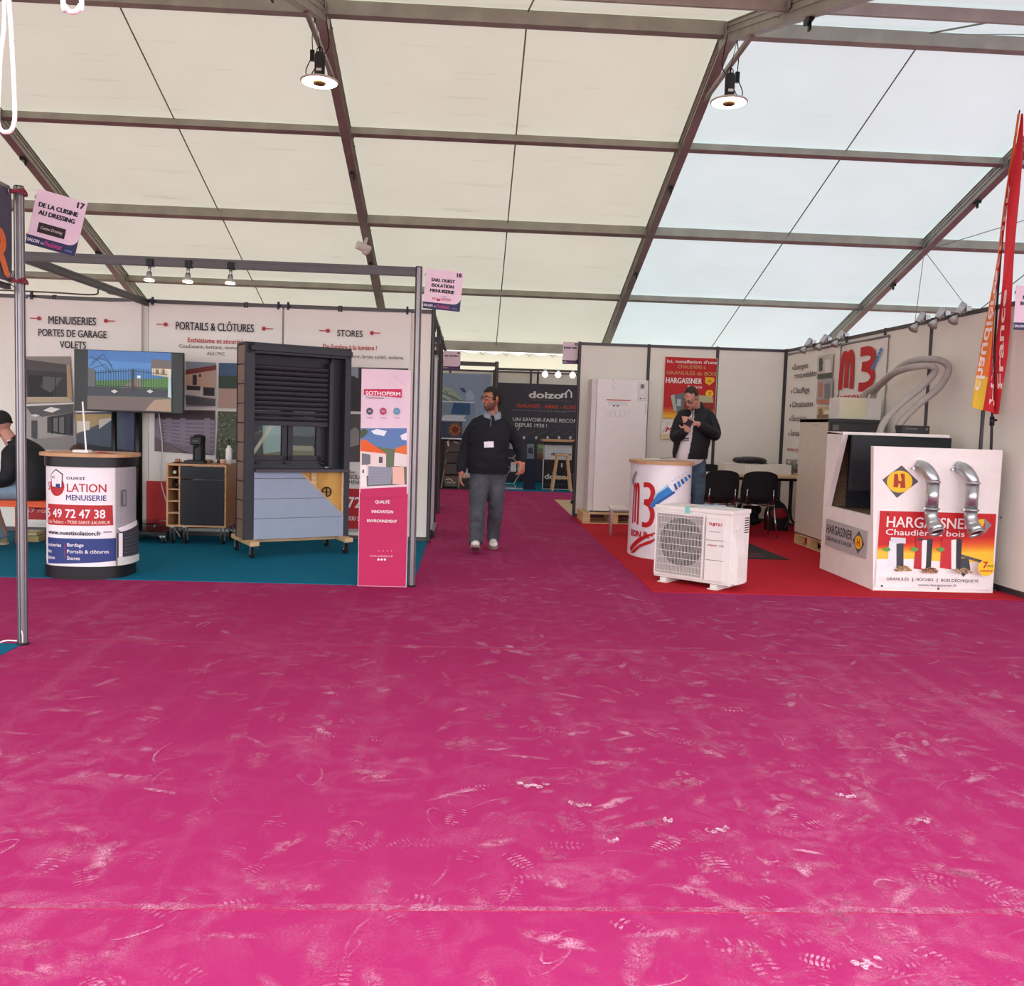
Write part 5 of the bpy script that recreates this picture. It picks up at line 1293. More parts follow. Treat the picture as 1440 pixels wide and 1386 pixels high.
for k in range(8): P.poly([(.006, .33-.06), (.006, .33+.06-.006*k), (.35, .33+.10-.014*k), (.68, .33+.13-.016*k), (1.014, .33+.16-.018*k), (1.014, .27)], K(('#c92a18', '#d13c18', '#d84e1a', '#de621c', '#e47a1e', '#ea9222', '#efaa28', '#f2bd34')[k]))
P.poly([(.006, .035), (1.014, .035), (1.014, .25), (.68, .24), (.4, .285), (.006, .275)], K('#ece4e4'))
P.poly([(.73, .31), (1.014, .24), (1.014, .262), (.73, .335)], GREY); P.poly([(.70, .30), (.8, .30), (.82, .2), (.76, .14), (.72, .2)], K('#3e4046'))
P.ptext('HARGASSNER', 1246, 1367, 740.5, 15.5, PW, bold=.02); P.ptext('Chaudière à bois', 1245, 1356, 751.5, 8.5, PW, bold=.02)
P.disc(1379.5, 740, 10, 10.5, YEL, 24, pix=True); P.poly([(1383, 728), (1394, 738), (1384, 749)], K('#8a8288'), pix=True); P.ptext('H', 1376, 1384, 744, 9, HR, bold=.03)
# three boilers with fuel heaps
P.poly([(1247, 797), (1250, 760), (1270, 760), (1270, 797)], K('#dfdde2'), pix=True); P.poly([(1260, 764), (1270, 763), (1270, 796), (1260, 798)], K('#3c3c44'), pix=True); P.poly([(1252, 755), (1273, 756), (1273, 764), (1252, 762)], K('#d2d0d6'), pix=True)
P.poly([(1284, 799), (1288, 756), (1308, 757), (1308, 802)], K('#b4242c'), pix=True); P.poly([(1296, 759), (1303, 759), (1301, 800), (1295, 799)], WHITE, pix=True); P.poly([(1303, 757), (1311, 758), (1308, 802), (1301, 802)], K('#2e2e34'), pix=True); P.rect(1290, 756, 1297, 760, K('#3a3a40'), pix=True)
P.poly([(1321, 798), (1324, 757), (1342, 757), (1342, 801)], K('#c0242c'), pix=True); P.poly([(1337, 759), (1344, 758), (1343, 800), (1337, 800)], WHITE, pix=True); P.poly([(1344, 757), (1352, 758), (1350, 800), (1344, 801)], K('#2e2e34'), pix=True)
for x in (1246, 1285, 1322): P.disc(x, 772, 5.5, 3, K('#5c9a44'), 14, pix=True)
rg = random.Random(5)
for cx_, cy_, cc in ((1268, 799, ('#b08a5c', '#8f6a40', '#caa678')), (1304, 801, ('#8a5a34', '#a8744a', '#6e4426')), (1348, 801, ('#a88a68', '#8c6e50', '#c2a684'))):
    for _ in range(60):
        a = rg.uniform(0, PI); q = rg.random()**.5; P.disc(cx_+12*q*math.cos(a), cy_+3-9*q*math.sin(a)*.8, 1.5, 1.1, K(rg.choice(cc)), 6, pix=True)
P.disc(1379, 796, 11.5, 11.5, YEL, 28, pix=True); P.ptext('7', 1374, 1381, 796, 9, HR, bold=.06); P.ptext('ANS', 1380, 1388, 795, 3.5, INK, bold=.02); P.ptext('GARANTIE', 1370, 1388, 801.5, 3.2, HR, bold=.03)
P.ptext('GRANULÉS', 1240, 1271, 813, 4, INK, bold=.025); P.ptext('|', 1276, 1277, 814, 4, INK); P.ptext('BÛCHES', 1282, 1305, 814, 4, INK, bold=.025); P.ptext('|', 1310, 1311, 814.5, 4, INK); P.ptext('BOIS DÉCHIQUETÉ', 1316, 1368, 815, 4, INK, bold=.025)
P.ptext('www.hargassner.fr', 1284, 1338, 821, 3.6, INK, bold=.025)
for x, y in ((1242, 721), (1399, 726), (1233.5, 821), (1312, 825), (1390.5, 827)): P.disc(x, y, 1.6, 1.6, INK, 12, pix=True)
P.build(ps)
# sign on the slanting side
pl = simple('name_plate', 'grey HARGASSNER name plate on the left side of the white hopper box', 'sign', (3.455, 8.54, 0), MB(K('#b9b4b4', .35)).add([(0, 0, .505), (-.0, -.90, .49), (0, -.90, .245), (0, 0, .25), (-.006, 0, .505), (-.006, -.90, .49), (-.006, -.90, .245), (-.006, 0, .25)], [(0, 1, 2, 3), (4, 7, 6, 5), (0, 4, 5, 1), (1, 5, 6, 2), (2, 6, 7, 3), (3, 7, 4, 0)]))
P = Print((-.0065, 0, 0), (0, -1, 0), (0, 0, 1), off=.001, step=.0005).world(pl)
P.text('HARGASSNER', .03, .375, .58, .085, INK, bold=.02); P.text('CRÉATEUR DE CHALEUR', .03, .305, .58, .038, INK, bold=.015)
P.poly([(.63, .375), (.75, .475), (.87, .37), (.75, .27)], GREY); P.disc(.75, .372, .075, .06, YEL, 24); P.text('H', .72, .338, .06, .07, HR, bold=.03)
P.build(pl)
# the two elbows
for i, (x, lab) in enumerate(((.318, 'left'), (.655, 'right'))):
    t = thing('duct_pipe', 'galvanised duct elbow coming out of the white hopper box, %s of the two' % lab, 'pipe', (3.46+x, 7.47, 0), 0, 'galvanised duct elbows on the hopper box')
    r_ = .052; c = (0, -.0, 1.085-.13)
    pts = arc((0, .0, .955), .115, PI/2, 1.02*PI, 10, 'yz'); pts = [Vector((0, 0.005, 1.07))]+pts
    dx = .085
    pts = [Vector((p[0]+dx*(i_/len(pts)), p[1], p[2])) for i_, p in enumerate(pts)]
    MB(STEEL).tube(pts, r_, 24).build('elbow', t)
    e = pts[-1]
    MB(STEEL).tube([e, e+Vector((.0, 0, -.235))], r_*.97, 24).build('straight_pipe', t)
    f = e+Vector((0, 0, -.235))
    p2 = [f, f+Vector((0, -.0, -.05)), f+Vector((.006, -.02, -.10)), f+Vector((.012, -.05, -.14))]
    MB(STEEL).tube(p2, [r_*.97, r_, r_*1.0, r_*1.02], 24).build('mouth_elbow', t)
    ax = Vector((.15, -.62, -.80)).normalized(); g = p2[-1]
    for q, zz, rr in ((e, 0, 1.13), (f, .01, 1.2)): MB(STEEL).cyl(q+Vector((0, 0, zz+.008)), q+Vector((0, 0, zz-.008)), r_*rr, 26).build('clamp_ring', t)
    MB(STEEL).obox(f+Vector((-.065, -.01, .01)), (.03, .02, .02)).obox(pts[0]+Vector((-.055, -.03, -.02)), (.02, .03, .02)).build('clamp_bolt', t, bevel=.003)
    MB(STEEL).lathe([(r_, -.03), (r_*1.06, 0), (r_*1.22, .01), (r_*1.22, .02), (r_*1.08, .025), (r_*1.08, .04), (r_*1.2, .045), (r_*1.2, .055), (r_*1.0, .055), (r_*.9, .02)], g, 28, axis=ax).build('coupling', t)
    MB(mat('dark_red_cap', '#3c1c20', .5)).lathe([(0, .035), (r_, .035)], g, 24, axis=ax).build('inner_cap', t)
# things on and behind the box
dk = simple('control_box', 'small flat black control box with grey lettering on top of the hopper box', 'control box', (4.14, 8.35, 1.341), MB(K('#232225', .4)).box(-.13, .13, -.08, .08, 0, .075), bevel=.006)
P = Print((-.1, -.081, 0), (1, 0, 0), (0, 0, 1)); P.text('HARGASSNER', 0, .04, .11, .012, K('#8a8a8c')); P.disc(.2, .045, .012, .012, K('#7a6a50'), 12); P.build(dk)
hg = 'grey corrugated suction hoses over the hopper box'
def hose(label, pts, r_=.032):
    P_ = crv(pts, 40); rr = [r_*(1.0+.07*math.sin(i*1.9)) for i in range(len(P_))]
    t = tag(MB(mat('grey_hose', '#a8a19b', .5, var=.05)).tube(P_, rr, 14).build('suction_hose'), label, 'hose', hg); return t
hose('inner grey corrugated hose curling out of the hopper box top', [(3.90, 8.5, 1.335), (3.94, 8.48, 1.46), (4.07, 8.46, 1.62), (4.25, 8.45, 1.78), (4.37, 8.45, 1.93), (4.32, 8.46, 1.985), (4.20, 8.62, 1.97), (4.20, 8.95, 1.93), (4.30, 9.45, 1.85), (4.33, 9.82, 1.775), (4.335, 9.87, 1.715)])
hose('outer grey corrugated hose making the widest loop over the hopper box', [(4.03, 8.42, 1.335), (4.07, 8.42, 1.45), (4.22, 8.41, 1.62), (4.40, 8.41, 1.78), (4.49, 8.42, 1.95), (4.43, 8.43, 2.03), (4.32, 8.50, 2.05), (4.27, 8.8, 2.03), (4.36, 9.35, 1.93), (4.42, 9.80, 1.80), (4.43, 9.87, 1.715)])
# tall cream cabinet on a pallet behind
pallet('wooden pallet under the tall cream cabinet behind the hopper box', (4.22, 10.15, 0), PI/2, .92, .62, .13)
cc = thing('boiler_cabinet', 'tall cream cabinet with black side and top on a pallet behind the hopper box', 'boiler', (3.90, 9.72, .135), 0)
MB(K('#cfc4b8', .4)).box(0, .02, .04, .88, .01, 1.34).build('cream_panel', cc, bevel=.003); MB(K('#2c2a2d', .4)).box(.005, .60, .0, .88, .0, 1.30).build('body', cc, bevel=.004)
MB(K('#39373a', .4)).box(-.0, .62, -.01, .90, 1.30, 1.345).box(.03, .60, -.012, -.0, 1.18, 1.30).build('black_top', cc, bevel=.006)
MB(K('#6a686c', .4)).box(.035, .10, -.02, -.012, 1.22, 1.28).build('control_panel', cc)
P = Print((-.0005, .2, 0), (0, -1, 0), (0, 0, 1), off=.001); P.text('ATLANTIC', -.28, 1.27, .16, .014, MG); P.build(cc)
simple('feed_container', 'white and cream box standing on the black-topped cabinet behind the hoses', 'box', (4.12, 9.76, 1.482), MB(K('#dcd8d4')).box(-.10, .37, .02, .30, 0, .235), bevel=.005, kids=[('yellowed_front', MB(K('#dcd6b8')).box(-.095, .20, .014, .02, .005, .23))])

# ---- table, box, bag, chairs, bags
tb = thing('folding_table', 'long pale wooden table against the back wall of the right stand', 'table', (3.60, 12.0, 0), 0)
MB(wood('beech_top', '#c9a678', '#dabb90', 2)).box(-.78, .82, -.36, .36, .715, .742).build('tabletop', tb, bevel=.004); MB(BLACKM).box(-.74, .78, -.33, .33, .68, .715).build('apron', tb)
for x in (-.70, .74):
    b = MB(BLACKM); b.tube(crv([(x, -.30, 0), (x, -.29, .1), (x, -.05, .2), (x, -.03, .69)]), .016, 8); b.tube(crv([(x, .30, 0), (x, .29, .1), (x, .05, .2), (x, .03, .69)]), .016, 8); b.build('leg', tb)
bx = simple('white_carton', 'wide low white carton on the table against the back wall', 'box', (3.87, 12.12, .743), MB(K('#ddd6d0')).box(-.45, .45, -.15, .2, 0, .135), bevel=.003, kids=[('flap', MB(K('#cfc8c2')).box(-.45, -.18, -.151, -.15, 0, .134))])
b = MB(mat('dark_leather', '#2a2427', .35, bump=.4, bscale=40))
sb = simple('shoulder_bag', 'black soft bag lying on the white carton', 'bag', (3.80, 12.12, .879), b.ell((0, 0, .05), (.23, .11, .048)).ell((-.15, .0, .045), (.09, .10, .042)).ell((.13, .0, .04), (.10, .10, .038)), kids=[('strap', MB(BLACK).tube(crv([(-.1, -.09, .05), (.0, -.125, .06), (.1, -.12, .01), (.22, -.06, .01)]), .006, 6)), ('buckle', MB(STEEL).obox((0, -.112, .05), (.03, .006, .012)))])
simple('papers', 'stack of papers at the left end of the long table', 'papers', (3.0, 11.85, .743), MB(WHITE).obox((0, 0, .008), (.21, .30, .016)).obox((.02, .01, .02), (.21, .30, .006), Matrix.Rotation(.2, 3, 'Z')))
def shell_chair(label, loc, rz):
    t = thing('visitor_chair', label, 'chair', loc, rz, 'black visitor chairs at the table')
    # local: sitter faces +y; back towards -y
    def shell(rows):
        vs = []; n = 13
        for (y, z, w, c, lean) in rows:
            for i in range(n):
                u = -1+2*i/(n-1); vs.append((u*w, y+c*u*u, z+lean*abs(u)**3))
        for (y, z, w, c, lean) in rows:
            for i in range(n):
                u = -1+2*i/(n-1); vs.append((u*w*.99, y+c*u*u-.022, z+lean*abs(u)**3-.0))
        m_ = len(rows); f = []
        for s in (0, 1):
            for j in range(m_-1):
                for i in range(n-1): k = s*m_*n+j*n+i; f.append((k, k+1, k+n+1, k+n))
        o2 = m_*n
        for i in range(n-1): f += [(i, i+1, o2+i+1, o2+i), ((m_-1)*n+i, (m_-1)*n+i+1, o2+(m_-1)*n+i+1, o2+(m_-1)*n+i)]
        for j in range(m_-1): f += [(j*n, (j+1)*n, o2+(j+1)*n, o2+j*n), (j*n+n-1, (j+1)*n+n-1, o2+(j+1)*n+n-1, o2+j*n+n-1)]
        return vs, f
    BF = mat('black_chair_fabric', '#17151a', .8, bump=.2, bscale=200)
    v, f = shell([(-.185, .43, .215, .05, 0), (-.21, .50, .225, .06, 0), (-.22, .60, .228, .055, 0), (-.235, .70, .22, .045, 0), (-.25, .78, .205, .035, -.01), (-.258, .81, .185, .03, -.015), (-.262, .828, .15, .02, -.02)])
    MB(BF).add(v, f, smooth=True).build('backrest', t)
    b = MB(BF); vs = []
    n = 13; rows = [(-.20, .452, .205), (-.1, .438, .22), (.05, .438, .228), (.18, .45, .222), (.225, .445, .20), (.24, .425, .18)]
    for dz in (0, -.03):
        for y, z, w in rows:
            for i in range(n): u = -1+2*i/(n-1); vs.append((u*w, y, z+.014*u*u+dz))
    f = []
    for s in (0, 1):
        for j in range(5):
            for i in range(n-1): k = s*6*n+j*n+i; f.append((k, k+1, k+n+1, k+n))
    for i in range(n-1): f += [(i, i+1, 6*n+i+1, 6*n+i), (5*n+i, 5*n+i+1, 11*n+i+1, 11*n+i)]
    for j in range(5): f += [(j*n, (j+1)*n, 6*n+(j+1)*n, 6*n+j*n), (j*n+n-1, (j+1)*n+n-1, 6*n+(j+1)*n+n-1, 6*n+j*n+n-1)]
    b.add(vs, f, smooth=True).build('seat', t)
    for x in (-1, 1):
        for y in (-1, 1):
            MB(CHROME).tube([(x*.19, y*.16, .415), (x*.235, y*.225, .0)], .0105, 8).cyl((x*.235, y*.225, 0), (x*.235, y*.225, .015), .014, 10, BLACK).build('leg', t)
    b = MB(CHROME)
    b.tube([(-.19, -.16, .412), (-.19, .16, .412)], .010, 8).tube([(.19, -.16, .412), (.19, .16, .412)], .010, 8).tube([(-.20, -.17, .40), (.20, -.17, .40)], .010, 8); b.build('seat_frame', t)
    b = MB(CHROME)
    for x in (-1, 1): b.tube([(x*.16, -.15, .415), (x*.165, -.24, .46), (x*.16, -.25, .6)], .009, 6)
    b.build('back_bracket', t); return t
shell_chair('black shell chair with its back to the camera, left one at the table', (3.125, 11.27, 0), R(2))
shell_chair('black shell chair with its back to the camera, right one at the table', (3.64, 11.30, 0), R(-5))
shell_chair('black chair behind the left chair, on the far side of the table', (3.42, 12.62, 0), R(176))
bp = thing('backpack', 'black and red backpack on the red carpet beside the chairs', 'backpack', (4.14, 11.95, 0), R(10))
MB(mat('black_nylon', '#17151a', .7, bump=.3, bscale=60)).ell((0, 0, .20), (.17, .12, .20)).box(-.14, .14, -.10, .08, .0, .22).build('body', bp, bevel=.03)
MB(K('#8e1c28', .7)).ell((-.01, -.105, .24), (.13, .035, .075)).build('front_pocket', bp); MB(MATS['black_nylon']).tube(crv([(-.05, 0, .385), (0, 0, .44), (.05, 0, .385)]), .01, 8).build('carry_loop', bp)
MB(BLACK).tube(crv([(.05, -.13, .32), (.1, -.16, .18), (.06, -.14, .04)]), .012, 6).build('strap', bp)
coat = MB(mat('dark_coat_cloth', '#1d1b20', .85, bump=.4, bscale=20)); rg = random.Random(9)
for _ in range(9): coat.ell((rg.uniform(-.1, .1), rg.uniform(-.05, .05), .1+rg.random()*.16), (.10, .07, .09), rot=Matrix.Rotation(rg.random()*3, 3, 'X'))
coat.ell((0, 0, .06), (.16, .1, .06))
simple('crumpled_coat', 'dark coat bundled under the right end of the table', 'coat', (3.99, 12.55, 0), coat)
pbx = simple('low_carton', 'pale pinkish carton standing under the table behind the chairs', 'box', (3.28, 12.10, 0), MB(K('#c9aaa0')).box(-.42, .12, -.1, .1, 0, .36), bevel=.004)

# ---- feather flag
ff = thing('feather_flag', 'tall red and orange feather flag on a black pole at the right wall', 'flag', (4.60, 7.72, 0), 0)
FZ = lambda z: CH+(z-CH)*1.056
pole = [Vector((p.x*1.056, 0, .02 if i == 0 else FZ(p.z))) for i, p in enumerate(crv([(0, 0, .02), (-.035, 0, .8), (-.065, 0, 1.5), (-.09, 0, 2.3), (-.08, 0, 3.1), (-.02, 0, 3.95)], 10))]
MB(BLACKM).tube(pole, [.014-.008*i/len(pole) for i in range(len(pole))], 10).build('pole', ff)
MB(BLACKM).obox((0, .0, .012), (.05, .30, .012)).obox((0, .0, .012), (.06, .04, .012)).cyl((0, 0, .01), (0, 0, .10), .02, 12).build('ground_cross', ff)
MB(BLACK).cyl((-.065, -.0, 1.43), (-.068, 0, 1.51), .02, 10).obox((-.048, -.01, 1.48), (.03, .02, .02)).build('tension_clip', ff)
FR = mat('flag_red_fabric', '#c8202a', .6, var=.08, scale=4); FO = mat('flag_orange_fabric', '#e07a30', .6, var=.08, scale=4); FY = mat('flag_yellow_fabric', '#e8c43c', .6, var=.08, scale=4)
zt_, zb_ = FZ(3.92), FZ(1.52); nz = 50
def pole_x(z):
    for a, b_ in zip(pole, pole[1:]):
        if a.z <= z <= b_.z: return a.x+(b_.x-a.x)*(z-a.z)/(b_.z-a.z)
    return pole[-1].x
cols = 9; vs = []
def fl(z, u):      # left wing of the furled flag: u 0..1 away from the pole
    t_ = (zt_-z)/(zt_-zb_); w = .012+.165*t_**2.1; x = pole_x(z)-.008-w*u; y = -.02-.035*math.sin(u*5+t_*7)*(.3+t_); return (x, y, z+.10*u*t_*max(0, t_-.8)*5*.6)
def fr_(z, u):
    t_ = (zt_-z)/(zt_-zb_); w = .012+.10*math.sin(PI*min(1, t_**.9*.93)); x = pole_x(z)+.006+w*u; y = -.02+.03*math.sin(u*4+t_*9)*(.3+t_); return (x, y, z)
for nm, fn, ms in (('flag_cloth', fl, 1), ('folded_flag_cloth', fr_, 0)):
    b = MB(FR); vs = [fn(zt_-(zt_-zb_)*j/nz, i/(cols-1)) for j in range(nz+1) for i in range(cols)]
    for j in range(nz):
        for i in range(cols-1):
            k = j*cols+i; u = i/(cols-1); t_ = j/nz
            m_ = FR if not ms else (FR if u < .22+.22*t_ else (FY if (t_ > .86 and u > .38) else FO))
            b.add([vs[k], vs[k+1], vs[k+cols+1], vs[k+cols]], [(0, 1, 2, 3)], m_, smooth=True)
    b.build(nm, ff, recalc=False)
def flag_map(fn):
    return lambda u, v, d: Vector(fn(v, u))+Vector((0, -d, 0))
for s, fn, u0, uw, z0_, hh, lab in (('chaudières', fl, .95, .34, 1.70, 1.05, 0), ('HARGASSNER', fl, .34, .28, 1.60, 1.9, 1), ('France', fr_, .65, .35, 1.75, .85, 2)):
    vs_, fs_ = text_mesh(s, .02); x0_, x1_ = min(v[0] for v in vs_), max(v[0] for v in vs_)
    P = Print(mapper=flag_map(fn), off=.004)
    # lettering runs down the flag: text x -> -z, text y -> towards the pole or away
    P.el.append(([(u0-uw*v[1]/.73, z0_+hh*(v[0]-x0_)/(x1_-x0_)) for v in vs_], fs_, K('#ecdcd2'), .004, True, 0)); P.build(ff)

# ================================================================== FAR STANDS
sf = thing('printed_wall_banner', 'blue grey garden banner with watering can and a sunflower, far end of the aisle', 'banner', (-.10, 19.8, 0), 0)
MB(K('#8a9db6')).box(-.75, .55, -.006, .006, .66, 2.36).build('panel', sf, bevel=.003)
P = Print((0, -.0065, 0), (1, 0, 0), (0, 0, 1), off=.002, step=.0008).world(sf)
P.poly([(622, 565), (640, 560), (668, 566), (668, 640), (622, 640)], K('#7d8ea6'), pix=True)
for a in ((622, 548, 640, 560), (622, 556, 636, 566), (625, 545, 645, 562), (630, 552, 650, 564)): P.line([(a[0], a[1]), ((a[0]+a[2])/2, a[1]+3), (a[2], a[3])], .05, K('#a9b79a'), pix=True); P.line([(a[0], a[1]+4), (a[2], a[3])], .02, K('#5f7350'), pix=True)
P.poly([(655, 552), (662, 548), (667, 556), (666, 563), (655, 563)], K('#a4b6cc'), pix=True); P.poly([(646, 545), (653, 546), (656, 552), (651, 551)], K('#34466a'), pix=True); P.line([(640, 541), (650, 540), (658, 543)], .02, K('#8fa2ba'), pix=True)
P.rect(622, 563.5, 668, 566.5, K('#dde2ea'), pix=True)
P.poly([(638, 566), (661, 567), (661, 583), (634, 582)], K('#2c5480'), pix=True); P.rect(618, 588, 655, 592, K('#cfd6e0'), pix=True); P.poly([(625, 583), (655, 584), (652, 589), (620, 588)], K('#c9cdd8'), pix=True)
P.poly([(613, 592), (650, 593), (650, 617), (613, 617)], K('#34405a'), pix=True)
for k in range(16):
    a = 2*PI*k/16; cx_, cy_ = 640, 604; P.poly([(cx_+4*math.cos(a-.25), cy_+4*math.sin(a-.25)), (cx_+12*math.cos(a), cy_+12*math.sin(a)), (cx_+4*math.cos(a+.25), cy_+4*math.sin(a+.25))], K('#d88a1e') if k % 2 else K('#b86414'), pix=True)
P.disc(640, 604, 5, 5, K('#6a2c14'), 16, pix=True)
P.build(sf)
db = thing('printed_wall_banner', 'large dark banner reading doizon, garages and abris, at the end of the aisle', 'banner', (1.9, 20.35, 0), 0)
MB(K('#3a3844')).box(-1.35, 2.2, -.01, .01, .05, 2.215).build('panel', db)
P = Print((0, -.0105, 0), (1, 0, 0), (0, 0, 1), off=.002, step=.0008).world(db)
PWH = K('#e2dee2'); POR = K('#c8482e')
P.ptext('doizo', 743.5, 790, 559, 9.5, PWH, bold=.06); P.ptext('n', 789, 797, 559, 9.5, PWH, bold=.05); P.line([(796, 559), (796, 552), (800, 548), (803.5, 552), (803.5, 559)], .035, PWH, pix=True)
P.ptext('PREMIER FABRICANT FRANÇAIS', 744, 803, 562.8, 1.8, K('#6a6570'), bold=0)
P.ptext('GARAGES - ABRIS - AUVENTS', 726.5, 824, 572.5, 5.2, POR, bold=.02)
P.ptext('LE BOIS SUR MESURE', 750, 797, 578, 1.6, K('#9a94a0'), bold=0); P.line([(721, 576), (748, 577)], .01, K('#8a8490'), pix=True); P.line([(798, 578), (812, 578.5)], .01, K('#8a8490'), pix=True)
P.ptext('UN SAVOIR-FAIRE RECONNU', 721, 824, 591.5, 5.2, PWH, bold=.01); P.ptext('DEPUIS 1930 !', 724, 769, 599.5, 5.2, PWH, bold=.01); P.ptext('entreprise familiale', 776, 803, 600, 1.8, K('#7a3a40'), bold=0)
for x in (737, 754, 770, 786, 802): P.poly([(x-2.2, 615), (x, 612.4), (x+2.2, 615), (x, 618)], K('#c8c4cc'), pix=True); P.line([(x+3, 611), (x+16, 606)], .012, K('#6a5450'), pix=True)
P.poly([(741, 624), (751, 624), (751, 645), (741, 645)], K('#8a94a4'), pix=True); P.poly([(743, 630), (749, 628), (750, 638), (742, 637)], K('#4a4250'), pix=True); P.poly([(755, 624), (768, 624), (767, 645), (755, 645)], K('#7c7a62'), pix=True); P.poly([(755, 638), (764, 637), (764, 645), (755, 645)], K('#8a5444'), pix=True); P.poly([(757, 626), (768, 625), (768, 631), (757, 630)], K('#8fa47a'), pix=True)
P.build(db)
hc = thing('reception_counter', 'pale far counter with a wooden top behind the wooden bar stool', 'counter', (1.95, 19.0, 0), 0)
MB(K('#cfcdd2')).box(-.36, .5, 0, .4, .0, .90).build('front', hc); MB(BLACK).box(-.38, .52, -.04, .44, .90, .965).build('black_band', hc); MB(OAK).box(-.42, .54, -.08, .46, .965, 1.01).build('counter_top', hc, bevel=.004)
P = Print((0, -.001, 0), (1, 0, 0), (0, 0, 1)).world(hc); P.ptext('doizon', 775, 803, 640, 4.5, INK, bold=.05); P.build(hc)
af = thing('framed_sign', 'black framed doizon sign leaning at the far wooden stool', 'sign', (1.83, 18.42, 0), 0)
MB(K('#26252d')).box(-.30, .36, -.01, .02, .0, .62).build('board', af)
MB(K('#c9c5c9')).box(-.32, .38, -.02, .03, 0, .02).box(-.32, .38, -.02, .03, .61, .63).box(-.32, -.30, -.02, .03, 0, .63).box(.36, .38, -.02, .03, 0, .63).build('frame', af)
P = Print((0, -.0105, 0), (1, 0, 0), (0, 0, 1)).world(af); P.ptext('doizon', 765.5, 803, 673, 7.5, PWH, bold=.06); P.line([(766, 681), (795, 681)], .008, K('#5a6a8a'), pix=True); P.rect(789, 651, 791, 657, PWH, pix=True); P.rect(799.5, 651, 801, 657, PWH, pix=True); P.build(af)
bs = thing('bar_stool', 'light wooden bar stool at the far stand with flared legs', 'stool', (1.87, 18.12, 0), 0)
MB(PINE).cyl((0, 0, .70), (0, 0, .735), .16, 24).build('seat', bs, bevel=.004)
for x in (-1, 1):
    for y in (-1, 1): MB(PINE).bar((x*.10, y*.10, .70), (x*.19, y*.16, 0), .04, .04).build('leg', bs)
MB(PINE).bar((-.16, -.14, .26), (.16, -.14, .26), .03, .03).bar((-.16, .14, .26), (.16, .14, .26), .03, .03).bar((-.16, -.14, .34), (-.16, .14, .34), .03, .03).bar((.16, -.14, .34), (.16, .14, .34), .03, .03).build('footrest', bs)
# zig-zag brochure stand
zs_ = thing('brochure_stand', 'silver zigzag brochure stand with leaflets behind the walking man', 'brochure stand', (.86, 18.35, 0), 0)
b = MB(STEEL)
pts = [(0, 0, .03), (-.05, .05, .10), (.12, 0, .40), (-.08, .02, .62), (.10, 0, .86), (-.04, .04, 1.12), (.04, .03, 1.28)]
for x in (-.12, .12): b.tube([(x+p[0], p[1], p[2]) for p in pts], .010, 6)
for p in pts: b.tube([(-.12+p[0], p[1], p[2]), (.12+p[0], p[1], p[2])], .008, 6)
b.build('frame', zs_); MB(STEEL).box(-.25, .25, -.15, .15, .0, .02).build('base', zs_)
for p, c in ((pts[2], '#b9bdc2'), (pts[4], '#8c9aa4'), (pts[5], '#cfd2d0')):
    for q in (-.07, .07):
        MB(K(c)).obox((p[0]+q, p[1]-.03, p[2]+.04), (.11, .02, .20), Matrix.Rotation(-.35, 3, 'X')).build('leaflet_pocket', zs_)
# dark display shelves far left with grey crates
sh = thing('display_rack', 'dark display rack of grey crates at the far left end of the aisle', 'display rack', (-.50, 18.0, 0), 0)
MB(K('#4a4444')).box(-.9, .36, .25, .28, 0, .98).build('back', sh); MB(STEEL).box(-.9, .36, -.02, .28, .97, .99).build('top_shelf', sh)
MB(K('#7a7270')).bar((-.02, -.06, 0), (.10, .2, .97), .025, .025).bar((-.62, -.06, 0), (-.50, .2, .97), .025, .025).bar((.32, -.06, 0), (.34, .2, .97), .025, .025).build('upright', sh)
for k, z in enumerate((.04, .28, .50, .72)):
    for x in (-.45, .04):
        o = MB(K(('#5a5550', '#4f4a48', '#45403f', '#5a5452')[k])).prism([(x, 0), (x+.26, 0), (x+.30, .20), (x-.04, .20)], -.02+.05*k, .14+.05*k, 'xz'); o.v = [(a, b_, c+z) for a, b_, c in o.v]; o.build('crate', sh, bevel=.006)
P = Print((0, -.028, 0), (1, 0, 0), (0, 0, 1)); P.text('nerval', .08, .10, .17, .04, K('#e0c8a8'), bold=.04); P.line([(.06, .17), (.13, .19), (.2, .15)], .02, K('#e0c8a8')); P.line([(.06, .06), (.26, .06)], .006, K('#9a9490')); P.text('nerval', -.41, .10, .17, .04, K('#e0c8a8'), bold=.04)
P.line([(.08, .93), (.10, .83)], .03, K('#d8d0c8')); P.line([(.2, .92), (.28, .90)], .02, K('#d8d0c8')); P.build(sh)
bk = thing('garden_cart', 'dark metal barrow standing at the left edge of the aisle', 'cart', (-.60, 14.0, 0), 0)
b = MB(BLACKM)
b.tube(crv([(-.3, .2, .95), (.0, .1, .90), (.12, .0, .55), (.1, -.3, .35)]), .014, 8).tube(crv([(-.3, -.2, .95), (.0, -.25, .9), (.12, -.35, .5), (.1, -.6, .12)]), .014, 8).tube([(.12, 0, .55), (.12, -.35, .5)], .014, 8).tube([(.0, .1, .9), (.0, -.25, .9)], .014, 8).tube([(-.3, .2, .95), (-.3, -.2, .95)], .014, 8); b.build('frame', bk)
MB(K('#3a3638')).prism([(-.55, .28), (.05, .28), (.12, .62), (-.65, .62)], -.35, .30, 'xz').build('tub', bk, bevel=.01)
for x, y in ((.06, -.5), (-.5, -.5), (.06, .3), (-.5, .3)): MB(RUBBER).tube(arc((x, y, .14), .12, 0, 2*PI, 20, 'yz')[:-1], .022, 8, closed=True).cyl((x-.02, y, .14), (x+.02, y, .14), .09, 14, STEEL).build('wheel', bk)
